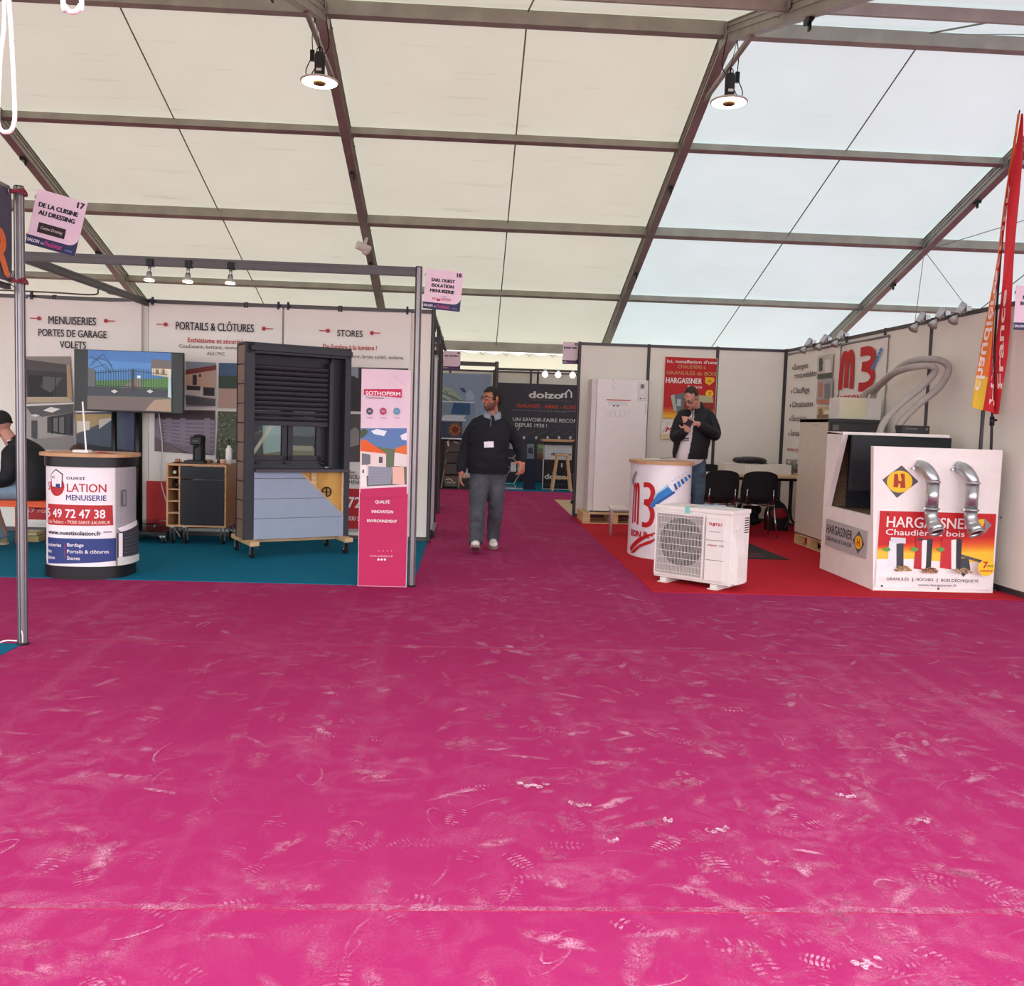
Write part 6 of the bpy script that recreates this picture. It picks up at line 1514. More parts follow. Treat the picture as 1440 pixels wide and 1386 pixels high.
for x in (-.5, .06): MB(BLACKM).bar((x, -.5, .14), (x, .3, .14), .02, .02).bar((x, -.1, .14), (x, -.1, .30), .02, .02).build('axle_bar', bk)
oc = thing('office_chair', 'foot of a black office chair on the beige carpet behind the wall corner', 'chair', (2.04, 15.2, 0), .3)
for k in range(5):
    a = 2*PI*k/5+.5; MB(BLACK).bar((0, 0, .10), (.28*math.cos(a), .28*math.sin(a), .07), .035, .03).build('base_arm', oc); MB(BLACK).ell((.28*math.cos(a), .28*math.sin(a), .035), (.035, .03, .035)).build('caster', oc)
MB(BLACK).cyl((0, 0, .08), (0, 0, .42), .025, 12).build('gas_column', oc); MB(BLACK).box(-.24, .24, -.24, .24, .42, .50).build('seat', oc, bevel=.03); MB(BLACK).box(-.22, .22, .22, .28, .55, 1.05).bar((0, .25, .45), (0, .25, .6), .05, .03).build('backrest', oc, bevel=.03)
# navy fabric cube stand beside the walking man
simple('navy_display_cube', 'navy blue fabric-covered column behind the walking man', 'column', (1.24, 18.30, 0), MB(K('#1c2238', .8)).box(-.12, .12, -.1, .1, 0, .62), bevel=.008)

# ================================================================== ROOF LAMPS, ROPES, CAMERA
def roof_lamp(label, x, y, z, side):
    t = thing('hanging_disc_lamp', label, 'lamp', (x, y, z), 0, 'disc lamps hanging under the roof')
    MB(K('#d8d4c8')).lathe([(0, .02), (.20, .018), (.222, .008), (.222, -.004), (.205, -.012)], seg=48).build('disc_housing', t)
    MB(mat('disc_lamp_diffuser', '#fff4dc', .4, emit=('#fff0d4', 11))).lathe([(.075, -.012), (.206, -.012)], seg=48).build('diffuser', t)
    MB(K('#8a7348', .4)).lathe([(.078, -.011), (.074, -.030), (.05, -.034), (.04, -.02), (0, -.02)], seg=32).build('center_ring', t)
    b = MB(mat('lamp_heatsink', '#2a292b', .5)); b.lathe([(0, .33), (.05, .33), (.055, .31), (.055, .02), (.05, .015)], seg=24)
    for k in range(12): a = 2*PI*k/12; b.bar((.055*math.cos(a), .055*math.sin(a), .06), (.055*math.cos(a), .055*math.sin(a), .30), .012, .004)
    b.build('heat_sink', t); MB(K('#e8e4de')).obox((.0, -.058, .12), (.06, .004, .03)).build('rating_label', t)
    MB(BLACKM).tube(arc((0, 0, .36), .035, 0, 2*PI, 16)[:-1], .006, 6, closed=True).bar((0, 0, .33), (0, 0, .40), .02, .02).obox((side*.09, .02, .30), (.05, .05, .12)).build('hook', t)
    b = MB(RUBBER); b.tube(crv([(side*.09, .02, .30), (side*.16, 0, .12), (side*.13, .02, .05), (side*.06, .03, .16), (-side*.05, .04, .34), (-side*.10, .02, .45), (-side*.06, 0, .78)]), .006, 6)
    b.tube(crv([(side*.09, .02, .36), (side*.09, .0, .55), (side*.05, 0, .80)]), .006, 6); b.build('power_cord', t)
    MB(BLACKM).tube([(0, 0, .40), (side*.1, 0, .92)], .004, 6).build('hanging_wire', t)
    return t
roof_lamp('glowing disc lamp under the roof ridge, the left one', -1.885, 11.18, 5.27, -1)
roof_lamp('glowing disc lamp under the roof ridge, the right one', 3.02, 11.18, 5.27, 1)
sc = thing('security_camera', 'small white bullet camera fixed under the left-centre roof rafter', 'camera', (-1.955, 16.45, 4.33), R(-20))
MB(WHITE).cyl((-.07, -.12, .03), (.08, .06, -.04), .075, 20).build('housing', sc); MB(WHITE).cyl((0, 0, -.0), (.03, .05, .18), .03, 10).ell((.03, .0, -.09), (.06, .06, .04)).build('bracket', sc)
def rope(label, pts, r_=.0058, loc=(0, 0, 0)):
    t = tag(MB(mat('white_rope', '#ece8e2', .8, bump=.6, bscale=300)).tube(crv(pts, 14), r_, 10).build('rope_loop'), label, 'rope', 'white rope loops under the front eave'); return t
rope('long white rope loop hanging at the top left corner', [(-.945, 1.60, 2.97), (-.934, 1.85, 2.4), (-.9365, 1.9, 2.12), (-.945, 1.9, 2.0), (-.951, 1.9, 1.90), (-.950, 1.9, 1.876), (-.943, 1.9, 1.864), (-.935, 1.9, 1.862), (-.926, 1.9, 1.866), (-.920, 1.9, 1.88), (-.918, 1.9, 1.905), (-.921, 1.9, 2.0), (-.9275, 1.9, 2.12), (-.925, 1.85, 2.4), (-.905, 1.6, 2.97)], .0042)
rope('short white rope loop just dipping into the top left of the view', [(-.78, 1.60, 2.97), (-.815, 1.85, 2.4), (-.824, 1.9, 2.13), (-.819, 1.9, 2.110), (-.812, 1.9, 2.101), (-.804, 1.9, 2.099), (-.796, 1.9, 2.103), (-.790, 1.9, 2.113), (-.788, 1.9, 2.13), (-.785, 1.85, 2.4), (-.76, 1.6, 2.97)], .0048)
simple('wire_tube', 'thin fabric tube lying along the top of the banner wall at the left', 'cable', (0, 0, 0), MB(K('#5a564e')).tube(crv([(-5.3, 9.86, 2.53), (-4.9, 9.87, 2.535), (-4.4, 9.86, 2.53), (-3.98, 9.87, 2.525), (-3.93, 9.87, 2.58), (-3.86, 9.87, 2.59), (-3.80, 9.87, 2.54), (-3.46, 9.87, 2.52)]), .009, 6))
# ================================================================== PEOPLE
from mathutils import noise as mnoise
def limb(b, pts, radii, m=None, n=6, seg=20):
    """smooth tapering round-ended limb; radii are numbers or (x, y) pairs"""
    rr = [(r_, r_) if not isinstance(r_, tuple) else r_ for r_ in radii]
    P = crv(pts, n); A = crv([(r_[0], r_[1], 0) for r_ in rr], n)
    b.tube(P, [(a.x, a.y) for a in A], seg, m)
    for i in (0, -1):
        d = (P[1]-P[0]) if i == 0 else (P[-1]-P[-2])
        b.ell(P[i], (A[i].y, A[i].x, min(A[i].x, A[i].y)*.8), m, seg, 10, rot=Vector((0, 0, 1)).rotation_difference(d).to_matrix())
def fuse(b, voxel, smooth=4, name='body', wrinkle=0., wscale=9., subfn=None):
    me = b.mesh(name); o = bpy.data.objects.new('tmp', me); COL.objects.link(o)
    md = o.modifiers.new('r', 'REMESH'); md.mode = 'VOXEL'; md.voxel_size = voxel; md.use_smooth_shade = True
    if smooth:
        ms = o.modifiers.new('s', 'SMOOTH'); ms.factor = .5; ms.iterations = smooth
    dg = bpy.context.evaluated_depsgraph_get(); dg.update()
    out = bpy.data.meshes.new_from_object(o.evaluated_get(dg)); out.name = name
    bpy.data.objects.remove(o); bpy.data.meshes.remove(me)
    if wrinkle:
        nn = [v.normal.copy() for v in out.vertices]
        for v, n_ in zip(out.vertices, nn):
            p = v.co; a = mnoise.noise(Vector((p.x*wscale, p.y*wscale, p.z*wscale*1.9)))
            a2 = 1-abs(mnoise.noise(Vector((p.x*wscale*.8+7, p.y*wscale*.8, p.z*wscale*1.3))))*2
            v.co = p+n_*wrinkle*(a*.6+a2*.5)
    out.materials.clear(); return out
def put(me, name, parent, mats, label=None, pick=None, drop=None):
    for m in mats: me.materials.append(m)
    if pick:
        for p in me.polygons: p.material_index = pick(p.center)
    if drop:
        bm = bmesh.new(); bm.from_mesh(me); bmesh.ops.delete(bm, geom=[f for f in bm.faces if drop(f.calc_center_median())], context='FACES'); bm.to_mesh(me); bm.free()
    me.polygons.foreach_set('use_smooth', [True]*len(me.polygons))
    o = bpy.data.objects.new(name, me); COL.objects.link(o); o.parent = parent
    if label: o['label'] = label
    return o
def head_shapes(b, H):
    o = b.M; b.M = o @ H
    b.ell((0, .012, .022), (.077, .096, .098)); b.ell((0, -.018, -.04), (.061, .070, .070)); b.ell((0, -.05, -.06), (.046, .042, .048)); b.ell((0, -.066, -.092), (.027, .024, .021))
    b.ell((0, -.092, -.004), (.011, .016, .028)); b.ell((0, -.106, -.024), (.014, .015, .012)); b.ell((-.012, -.097, -.028), (.009, .011, .008)); b.ell((.012, -.097, -.028), (.009, .011, .008))
    b.ell((0, -.079, .030), (.050, .014, .011))
    for s in (-1, 1):
        b.ell((s*.044, -.060, -.014), (.022, .020, .020)); b.ell((s*.079, .012, -.004), (.010, .018, .031), rot=Matrix.Rotation(s*.25, 3, 'Z'))
    b.ell((0, -.087, -.053), (.023, .011, .0065)); b.ell((0, -.086, -.064), (.020, .011, .0065))
    b.M = o
def hand(b, wrist, d, n, side, curls=(.5, .6, .7, .8), thumb=(.7, .7, -.35), size=1.):
    """d finger direction, n back-of-hand normal, side +1/-1 which side the thumb leaves"""
    d = Vector(d).normalized(); n = Vector(n); n = (n-d*n.dot(d)).normalized(); y = n.cross(d)*side
    W = Vector(wrist)
    P = lambda a, c, e: W+d*a*size+y*c*size+n*e*size
    q = Matrix((d, y, n)).transposed()
    b.ell(P(.045, 0, 0), (.050*size, .040*size, .017*size), rot=q); b.ell(P(.07, .0, 0), (.028*size, .042*size, .014*size), rot=q); b.ell(P(.03, .028, -.006), (.032*size, .018*size, .016*size), rot=q)
    limb(b, [P(-.03, 0, 0), P(.0, 0, 0), P(.03, 0, 0)], [.028*size, .026*size, .024*size], n=3, seg=12)
    for k, (c, L) in enumerate(((.031, .072), (.0105, .080), (-.0105, .074), (-.031, .058))):
        a = 0; p = [P(.062, c*.85, 0), P(.088, c, .002)]; 
        for s, (fr, ca) in enumerate(((.45, .7), (.32, 1.0), (.23, .7))):
            a += curls[k]*ca; last = p[-1]; sp = Vector(y)*c*.5
            p.append(last+(d*math.cos(a)-n*math.sin(a)+sp)*L*fr*size)
        limb(b, p, [.0095*size, .0092*size, .0088*size, .0082*size, .0072*size], n=3, seg=10)
    t0 = P(.012, .024, -.006); dv = (d*thumb[0]+y*thumb[1]+n*thumb[2]).normalized(); dv2 = (d*(thumb[0]+.6)+y*thumb[1]*.5+n*(thumb[2]-.2)).normalized()
    limb(b, [t0, t0+dv*.035*size, t0+dv*.06*size, t0+dv*.06*size+dv2*.028*size], [.0125*size, .0115*size, .0102*size, .0085*size], n=3, seg=10)
def face_parts(t, H, hair, brow, rule, glasses='#1a1a1e', off=.006, rot=None):
    def mk(nm, b, lab=None): return b.build(nm, t, lab)
    b = MB(K('#e4dcd6', .25)); b.M = H
    for s in (-1, 1): b.ell((s*.031, -.0775, .008), (.013, .0115, .008), seg=12, rings=8)
    eo = mk('eye', b); b = MB(K('#2a1a12', .2)); b.M = H
    for s in (-1, 1): b.ell((s*.031-.003, -.0872, .008), (.006, .0035, .006), seg=10, rings=6)
    b.build('iris', eo)
    b = MB(hair); b.M = H
    for s in (-1, 1): b.tube([(s*.014, -.094, .026), (s*.032, -.093, .032), (s*.050, -.080, .027)], [.0022, .004, .002], 6)
    mk('eyebrow', b)
    b = MB(K('#8e4c44', .5)); b.M = H; b.ell((0, -.0935, -.0535), (.021, .006, .0045), seg=14, rings=6); b.ell((0, -.0925, -.063), (.019, .006, .005), seg=14, rings=6); mk('lips', b)
    # hair cap
    hb = MB(hair); hb.ell((0, .012, .022), (.077+off, .096+off, .098+off), seg=48, rings=36); hb.ell((0, .03, -.02), (.070+off, .080+off, .085+off), seg=40, rings=30)
    hm = fuse(hb, .005, 2, 'hair', .0035, 60)
    bm = bmesh.new(); bm.from_mesh(hm)
    bmesh.ops.delete(bm, geom=[f for f in bm.faces if not rule(f.calc_center_median())], context='FACES'); bm.transform(H); bm.to_mesh(hm); bm.free()
    put(hm, 'hair', t, [hair])
    if glasses:
        g = MB(K(glasses, .3)); g.M = H
        for s in (-1, 1):
            r_ = [(s*.031+.023*math.copysign(abs(math.cos(a))**.6, math.cos(a)), -.101+.012*abs(math.cos(a))*(1 if s*math.cos(a) > 0 else .1), .006+.017*math.copysign(abs(math.sin(a))**.6, math.sin(a))) for a in [2*PI*i/20 for i in range(20)]]
            g.tube(r_, .0021, 6, closed=True); g.tube([(s*.054, -.089, .012), (s*.078, -.02, .010), (s*.080, .015, .004)], .002, 6)
        g.tube([(-.009, -.102, .010), (0, -.104, .012), (.009, -.102, .010)], .002, 6)
        go = mk('glasses', g)
        l = MB(MATS['window_glass']); l.M = H
        for s in (-1, 1): l.add([(s*.031+.021*math.cos(a), -.100, .006+.015*math.sin(a)) for a in [2*PI*i/14 for i in range(14)]], [list(range(14))])
        l.build('lens', go)
def shoe(b, heel, toe, up=(0, 0, 1), w=.046, h=.075):
    heel = Vector(heel); toe = Vector(toe); d = (toe-heel); L = d.length; d.normalize(); z = Vector(up); z = (z-d*z.dot(d)).normalized(); x = z.cross(d); q = Matrix((x, d, z)).transposed()
    P = lambda u, s, e: heel+d*u*L+x*s+z*e
    b.ell(P(.20, 0, .045), (w*.85, L*.22, .048), rot=q); b.ell(P(.5, 0, .040), (w*.9, L*.35, .040), rot=q); b.ell(P(.76, 0, .032), (w, L*.25, .032), rot=q)
    limb(b, [P(.2, 0, .04), P(.2, 0, h+.02)], [(.040, .036), (.042, .038)], n=2)
    return P, q, L
def sole(b, heel, toe, up=(0, 0, 1), w=.050):
    heel = Vector(heel); toe = Vector(toe); d = (toe-heel); L = d.length; d.normalize(); z = Vector(up); z = (z-d*z.dot(d)).normalized(); x = z.cross(d)
    out = []
    for u, s in ((0, .5), (.06, .8), (.25, .82), (.5, .78), (.75, 1.05), (.9, .85), (1.0, .3)): out.append((u, s))
    pts = out+[(u, -s) for u, s in out[::-1]]
    v = [tuple(heel+d*u*L+x*s*w+z*e) for e in (0, .022) for u, s in pts]; n = len(pts)
    b.add(v, [list(range(n))[::-1], [n+i for i in range(n)]]+[[i, (i+1) % n, n+(i+1) % n, n+i] for i in range(n)])
def Hm(c, yaw, pitch, roll=0):
    return Matrix.Translation(Vector(c)) @ Matrix.Rotation(yaw, 4, 'Z') @ Matrix.Rotation(pitch, 4, 'X') @ Matrix.Rotation(roll, 4, 'Y')
HAIR1 = mat('dark_hair', '#1a1513', .75, var=.3, scale=60, bump=.5, bscale=200); HAIR2 = mat('brown_hair', '#2e221c', .75, var=.3, scale=60, bump=.5, bscale=200)
SK1 = mat('tanned_skin', '#b07258', .5, var=.08, scale=18); SKB = mat('stubbled_skin', '#6a463b', .65, var=.15, scale=120); SK2 = mat('fair_skin', '#c08a78', .5, var=.08, scale=18)
NAVYK = mat('navy_knit', '#14151f', .85, var=.12, scale=25, bump=.25, bscale=350)
JEANG = mat('grey_denim', '#4a4b53', .85, var=.3, scale=9, bump=.2, bscale=400); JEANB = mat('blue_denim', '#465a6c', .85, var=.3, scale=9, bump=.2, bscale=400)
JACK = mat('black_softshell', '#121118', .7, var=.1, scale=12, bump=.1, bscale=300)

# ---- 1: the man walking towards the camera
o1 = Vector((.20, 9.30, 0)); m1 = thing('person', 'bearded man in navy jumper, grey jeans and white trainers walking up the aisle looking aside', 'person', o1)
T = Matrix.Translation(-o1)
H1 = T @ Hm((.213, 9.27, 1.560), R(-52), R(4), R(-3))
def body1():
    b = MB(SK1); head_shapes(b, H1); b.M = T
    limb(b, [(.235, 9.33, 1.34), (.228, 9.315, 1.42), (.218, 9.30, 1.50)], [.075, .062, .058], n=4)
    limb(b, [(.205, 9.33, .95), (.208, 9.30, 1.02), (.215, 9.29, 1.15), (.228, 9.32, 1.30)], [(.09, .13), (.09, .13), (.08, .13), (.06, .12)], n=4)
    b.ell((.2, 9.33, .95), (.14, .09, .12))
    for pts in (((.06, 9.31, 1.30), (.0, 9.36, 1.15), (-.035, 9.36, 1.02), (-.07, 9.25, .84)), ((.39, 9.31, 1.29), (.475, 9.36, 1.16), (.52, 9.37, 1.05), (.548, 9.25, .95))): limb(b, pts, [.048, .042, .038, .028], n=4, seg=14)
    for pts in (((.12, 9.32, .80), (.103, 9.17, .47), (.10, 9.14, .12)), ((.29, 9.33, .80), (.285, 9.34, .46), (.282, 9.57, .10))): limb(b, pts, [.085, .06, .045], n=4, seg=14)
    hand(b, (-.075, 9.235, .825), (-.04, -.12, -1), (-1, -.25, 0), 1, (.35, .4, .45, .5))
    hand(b, (.552, 9.235, .935), (-.10, -.35, -1), (.75, -.55, .25), -1, (.55, .7, .85, .95), (.35, .9, -.5), 1.05)
    return fuse(b, .0045, 3)
Hi = H1.inverted()
def pick1(c):
    p = Hi @ c
    if p.z < -.030 and p.z > -.125 and abs(p.x) < .075 and p.y < .015 and not (abs(p.x) < .022 and -.072 < p.z < -.045 and p.y < -.08) and not (p.z > -.042+.10*(p.y+.08) and p.y < -.02): return 1
    return 0
put(body1(), 'body', m1, [SK1, SKB], pick=pick1)
b = MB(NAVYK); b.M = T
limb(b, [(.203, 9.33, .795), (.204, 9.31, .90), (.207, 9.285, 1.03), (.212, 9.285, 1.18), (.222, 9.305, 1.28), (.230, 9.325, 1.37)], [(.155, .208), (.168, .210), (.168, .200), (.150, .198), (.120, .170), (.075, .085)], n=6, seg=36)
limb(b, [(.235, 9.325, 1.375), (.30, 9.33, 1.345), (.385, 9.325, 1.295)], [.055, .062, .060], n=4); limb(b, [(.225, 9.325, 1.375), (.16, 9.33, 1.345), (.065, 9.325, 1.30)], [.055, .062, .060], n=4)
limb(b, [(.11, 9.325, 1.31), (.065, 9.325, 1.285), (-.0, 9.36, 1.17), (-.035, 9.365, 1.03), (-.060, 9.30, .92), (-.073, 9.245, .835)], [.055, .068, .066, .062, .058, .052], n=6)
limb(b, [(.34, 9.325, 1.305), (.385, 9.325, 1.28), (.470, 9.36, 1.17), (.520, 9.365, 1.06), (.540, 9.30, 1.0), (.550, 9.245, .945)], [.055, .068, .064, .060, .056, .050], n=6)
put(fuse(b, .009, 9, 'jumper', .009, 8), 'jumper', m1, [NAVYK], drop=lambda c: c.z < .80 and abs(c.x) < .235)
b = MB(NAVYK); b.M = T
for c, d, r_ in (((-.073, 9.243, .832), (.013, .055, .09), .050), ((.550, 9.243, .943), (-.01, .055, .055), .048)):
    c = Vector(c); d = Vector(d).normalized(); b.tube([c-d*.002, c+d*.045], [r_*.98, r_], 20)
b.build('ribbed_cuff', m1)
b = MB(JEANG); b.M = T
limb(b, [(.203, 9.335, .90), (.203, 9.340, .86)], [(.135, .185), (.105, .165)], n=4, seg=30)
limb(b, [(.125, 9.325, .80), (.118, 9.27, .68), (.108, 9.19, .50), (.104, 9.15, .40), (.102, 9.14, .25), (.100, 9.145, .115)], [(.115, .108), .103, .080, .078, .072, .070], n=6, seg=24)
limb(b, [(.285, 9.335, .80), (.288, 9.33, .68), (.290, 9.33, .50), (.288, 9.37, .38), (.285, 9.47, .24), (.282, 9.565, .105)], [(.115, .108), .100, .080, .076, .070, .066], n=6, seg=24)
put(fuse(b, .008, 5, 'jeans', .012, 11), 'jeans', m1, [JEANG])
WSH = mat('white_leather', '#e6e0dc', .45, var=.04); SOL = mat('taupe_sole', '#8a7268', .7)
for i, (hl, to) in enumerate((((.100, 9.19, .008), (.088, 8.93, .085)), ((.280, 9.64, .03), (.288, 9.38, .004)))):
    up = (0, .3, 1) if i == 0 else (0, -.1, 1)
    b = MB(WSH); b.M = T; shoe(b, Vector(hl)+Vector((0, 0, .012)), Vector(to)+Vector((0, 0, .012)), up); so = put(fuse(b, .005, 3, 'shoe'), 'shoe', m1, [WSH])
    b = MB(SOL); b.M = T; sole(b, hl, to, up); b.build('sole', so, bevel=.004)
    b = MB(K('#f0ecea')); b.M = T
    h_, t_ = Vector(hl), Vector(to); d = (t_-h_)
    for k in range(4): c = h_+d*(.42+.09*k)+Vector((0, 0, .088-.008*k)); b.tube([c+Vector((-.022, 0, 0)), c+Vector((0, 0, .004)), c+Vector((.022, 0, 0))], .003, 5)
    b.build('lace', so)
COLL = mat('grey_polo_collar', '#8d95a6', .8, var=.05)
b = MB(COLL); vs = []; n = 26
for j, (r_, z, dr) in enumerate(((.068, 1.425, 0), (.072, 1.435, 0), (.084, 1.405, .0), (.096, 1.372, .01))):
    for i in range(n+1):
        a = -PI/2+.22+(2*PI-.44)*i/n; fr = math.exp(-((min(i, n-i))/3.0)**2); vs.append((.229+r_*1.08*math.cos(a), 9.320+(r_+dr*fr)*math.sin(a)*1.0, z-(.028*fr if j > 1 else .012*fr)))
b.M = T; b.add(vs, [(j*(n+1)+i, j*(n+1)+i+1, (j+1)*(n+1)+i+1, (j+1)*(n+1)+i) for j in range(3) for i in range(n)], smooth=True); b.build('polo_collar', m1, recalc=False)
b = MB(K('#8a8e98', .3)); b.M = T; b.tube([(.222, 9.215, 1.375), (.214, 9.185, 1.33), (.210, 9.16, 1.285)], .0035, 6); b.build('zip', m1)
b = MB(NAVYK); b.M = T; b.tube([(.229+.085*math.cos(a)*1.08, 9.322+.088*math.sin(a), 1.366+.012*math.sin(a)) for a in [2*PI*i/28 for i in range(28)]], .012, 8, closed=True); b.build('jumper_neckband', m1)
b = MB(K('#f1edf2')); b.M = T; b.obox((.199, 9.105, 1.10), (.096, .004, .060), Matrix.Rotation(R(-4), 3, 'Y')); bd = b.build('name_badge', m1)
b = MB(K('#6a6672')); b.M = T; b.obox((.199, 9.108, 1.131), (.016, .008, .014)); b.build('badge_clip', bd)
face_parts(m1, H1, HAIR1, HAIR1, lambda p: (p.z > .068-.10*max(0, min(.4, p.y+.06))*1.0 and p.y < -.0) or (p.y >= -.0 and p.z > .028-.9*max(0, p.y-.0) and p.y < .035 and abs(p.x) < .2) or (p.y >= .035 and p.z > -.058) or (abs(p.x) > .055 and -.035 < p.y < .0 and p.z > -.02), '#17171b')

# ---- 2: the man with the phone
o2 = Vector((2.60, 10.42, 0)); m2 = thing('person', 'man in black jacket and blue jeans behind the MB counter looking down at his phone', 'person', o2)
T = Matrix.Translation(-o2)
H2 = T @ Hm((2.535, 10.31, 1.640), R(-42), R(36), R(6))
b = MB(SK2); head_shapes(b, H2); b.M = T
limb(b, [(2.655, 10.45, 1.47), (2.635, 10.42, 1.54), (2.585, 10.37, 1.60)], [.075, .062, .056], n=4)
limb(b, [(2.60, 10.42, .95), (2.60, 10.40, 1.15), (2.63, 10.42, 1.30), (2.645, 10.45, 1.43)], [(.11, .15), (.12, .16), (.11, .16), (.07, .13)], n=4)
for pts in (((2.80, 10.47, 1.44), (2.86, 10.40, 1.25), (2.74, 10.20, 1.27), (2.585, 10.11, 1.345)), ((2.46, 10.38, 1.42), (2.375, 10.32, 1.20), (2.39, 10.20, 1.21), (2.445, 10.08, 1.285))): limb(b, pts, [.045, .040, .034, .027], n=4, seg=14)
for pts in (((2.53, 10.42, .92), (2.52, 10.38, .50), (2.50, 10.42, .10)), ((2.70, 10.44, .92), (2.70, 10.40, .50), (2.71, 10.47, .10))): limb(b, pts, [.085, .06, .045], n=4, seg=14)
hand(b, (2.56, 10.105, 1.352), (-1, -.12, .10), (.1, -.8, .75), -1, (.75, .85, .95, 1.05), (.7, .5, .2))
hand(b, (2.455, 10.07, 1.30), (-.30, -.1, .95), (-.1, -.95, -.2), 1, (.6, .75, .85, .95), (.3, .8, .3))
put(fuse(b, .0045, 3), 'body', m2, [SK2])
TS = mat('white_cotton', '#e0d6da', .85, var=.03, bump=.1, bscale=200)
b = MB(TS); b.M = T
limb(b, [(2.585, 10.42, .97), (2.59, 10.40, 1.10), (2.61, 10.40, 1.25), (2.635, 10.43, 1.40), (2.645, 10.45, 1.47)], [(.145, .180), (.150, .185), (.140, .185), (.105, .15), (.07, .08)], n=5, seg=30)
ts = put(fuse(b, .010, 4, 't_shirt', .004, 9), 't_shirt', m2, [TS])
b = MB(JACK); b.M = T
limb(b, [(2.585, 10.43, .985), (2.59, 10.41, 1.10), (2.615, 10.41, 1.25), (2.64, 10.44, 1.41), (2.655, 10.46, 1.52)], [(.168, .212), (.172, .212), (.160, .212), (.130, .19), (.090, .105)], n=6, seg=36)
jm = fuse(b, .008, 5, 'jacket', .006, 9)
def jdrop(c):
    x, y, z = c.x+o2.x, c.y+o2.y, c.z
    if z < .955: return True
    t_ = (z-1.0)/.54; xa = 2.395+.135*t_; xb = 2.525+.075*t_
    return y < 10.40 and xa < x < xb
put(jm, 'jacket', m2, [JACK], drop=jdrop)
for pts in (((2.74, 10.465, 1.47), (2.795, 10.46, 1.44), (2.855, 10.41, 1.31), (2.86, 10.36, 1.235), (2.77, 10.22, 1.265), (2.63, 10.13, 1.33)), ((2.52, 10.40, 1.46), (2.46, 10.38, 1.42), (2.395, 10.34, 1.28), (2.37, 10.30, 1.20), (2.395, 10.20, 1.215), (2.435, 10.115, 1.265))):
    b = MB(JACK); b.M = T; limb(b, pts, [.06, .076, .072, .068, .060, .048], n=6); put(fuse(b, .009, 4, 'sleeve', .006, 11), 'sleeve', m2, [JACK])
b = MB(JACK); vs = []; n = 20
for j, (r_, z) in enumerate(((.092, 1.50), (.088, 1.56), (.080, 1.60))):
    for i in range(n+1):
        a = R(-115)+R(50)+(2*PI-R(110))*i/n; vs.append((2.648-.012*j+r_*math.cos(a), 10.452-.010*j+r_*math.sin(a), z-.03*math.exp(-(min(i, n-i)/3)**2)))
b.M = T; b.add(vs, [(j*(n+1)+i, j*(n+1)+i+1, (j+1)*(n+1)+i+1, (j+1)*(n+1)+i) for j in range(2) for i in range(n)], smooth=True); b.build('jacket_collar', m2, recalc=False)
b = MB(JEANB); b.M = T
limb(b, [(2.60, 10.43, 1.0), (2.605, 10.43, .93)], [(.125, .172), (.125, .170)], n=4, seg=30)
limb(b, [(2.53, 10.42, .90), (2.525, 10.40, .70), (2.52, 10.38, .50), (2.51, 10.40, .30), (2.50, 10.42, .06)], [.098, .090, .076, .072, .070], n=6, seg=24)
limb(b, [(2.685, 10.44, .90), (2.695, 10.42, .70), (2.70, 10.41, .50), (2.705, 10.44, .30), (2.71, 10.47, .06)], [.100, .092, .076, .072, .070], n=6, seg=24)
put(fuse(b, .008, 5, 'jeans', .012, 11), 'jeans', m2, [JEANB])
for hl, to in (((2.515, 10.46, 0), (2.43, 10.22, 0)), ((2.72, 10.51, 0), (2.66, 10.26, 0))):
    b = MB(BLACK); b.M = T; shoe(b, hl, to); so = put(fuse(b, .006, 3, 'shoe'), 'shoe', m2, [BLACK]); b = MB(RUBBER); b.M = T; sole(b, hl, to); b.build('sole', so)
b = MB(K('#2a2a38')); b.M = T
for z in (1.185, 1.165): b.obox((2.475, 10.243, z), (.085, .004, .010))
b.build('shirt_print', ts)
b = MB(K('#1a1a20')); b.M = T; b.tube(crv([(2.57, 10.36, 1.545), (2.555, 10.27, 1.47), (2.54, 10.245, 1.38), (2.525, 10.235, 1.30)]), .005, 6); b.build('lanyard', m2)
b = MB(K('#1d2026', .2)); b.M = T; b.cyl((2.592, 10.118, 1.343), (2.612, 10.125, 1.340), .034, 18); b.build('wrist_watch', m2)
face_parts(m2, H2, HAIR2, HAIR2, lambda p: (p.y >= -.052 and p.y < .02 and p.z > .085 and abs(p.x) < .052) or (p.y >= -.025 and p.z > .03-.9*max(0, p.y) and p.y < .035) or (p.y >= .035 and p.z > -.055), '#3a2420', .004)
ph = tag(MB(BLACK).obox((0, 0, 0), (.075, .010, .15), (Matrix.Rotation(R(-60), 3, 'Y') @ Matrix.Rotation(R(-40), 3, 'X'))).build('mobile_phone', bevel=.003), 'black smartphone held up in both hands by the man behind the counter', 'phone'); ph.location = (2.412, 10.055, 1.400)
m2.scale = (.96, 1, 1.022); m2.location.x -= .025

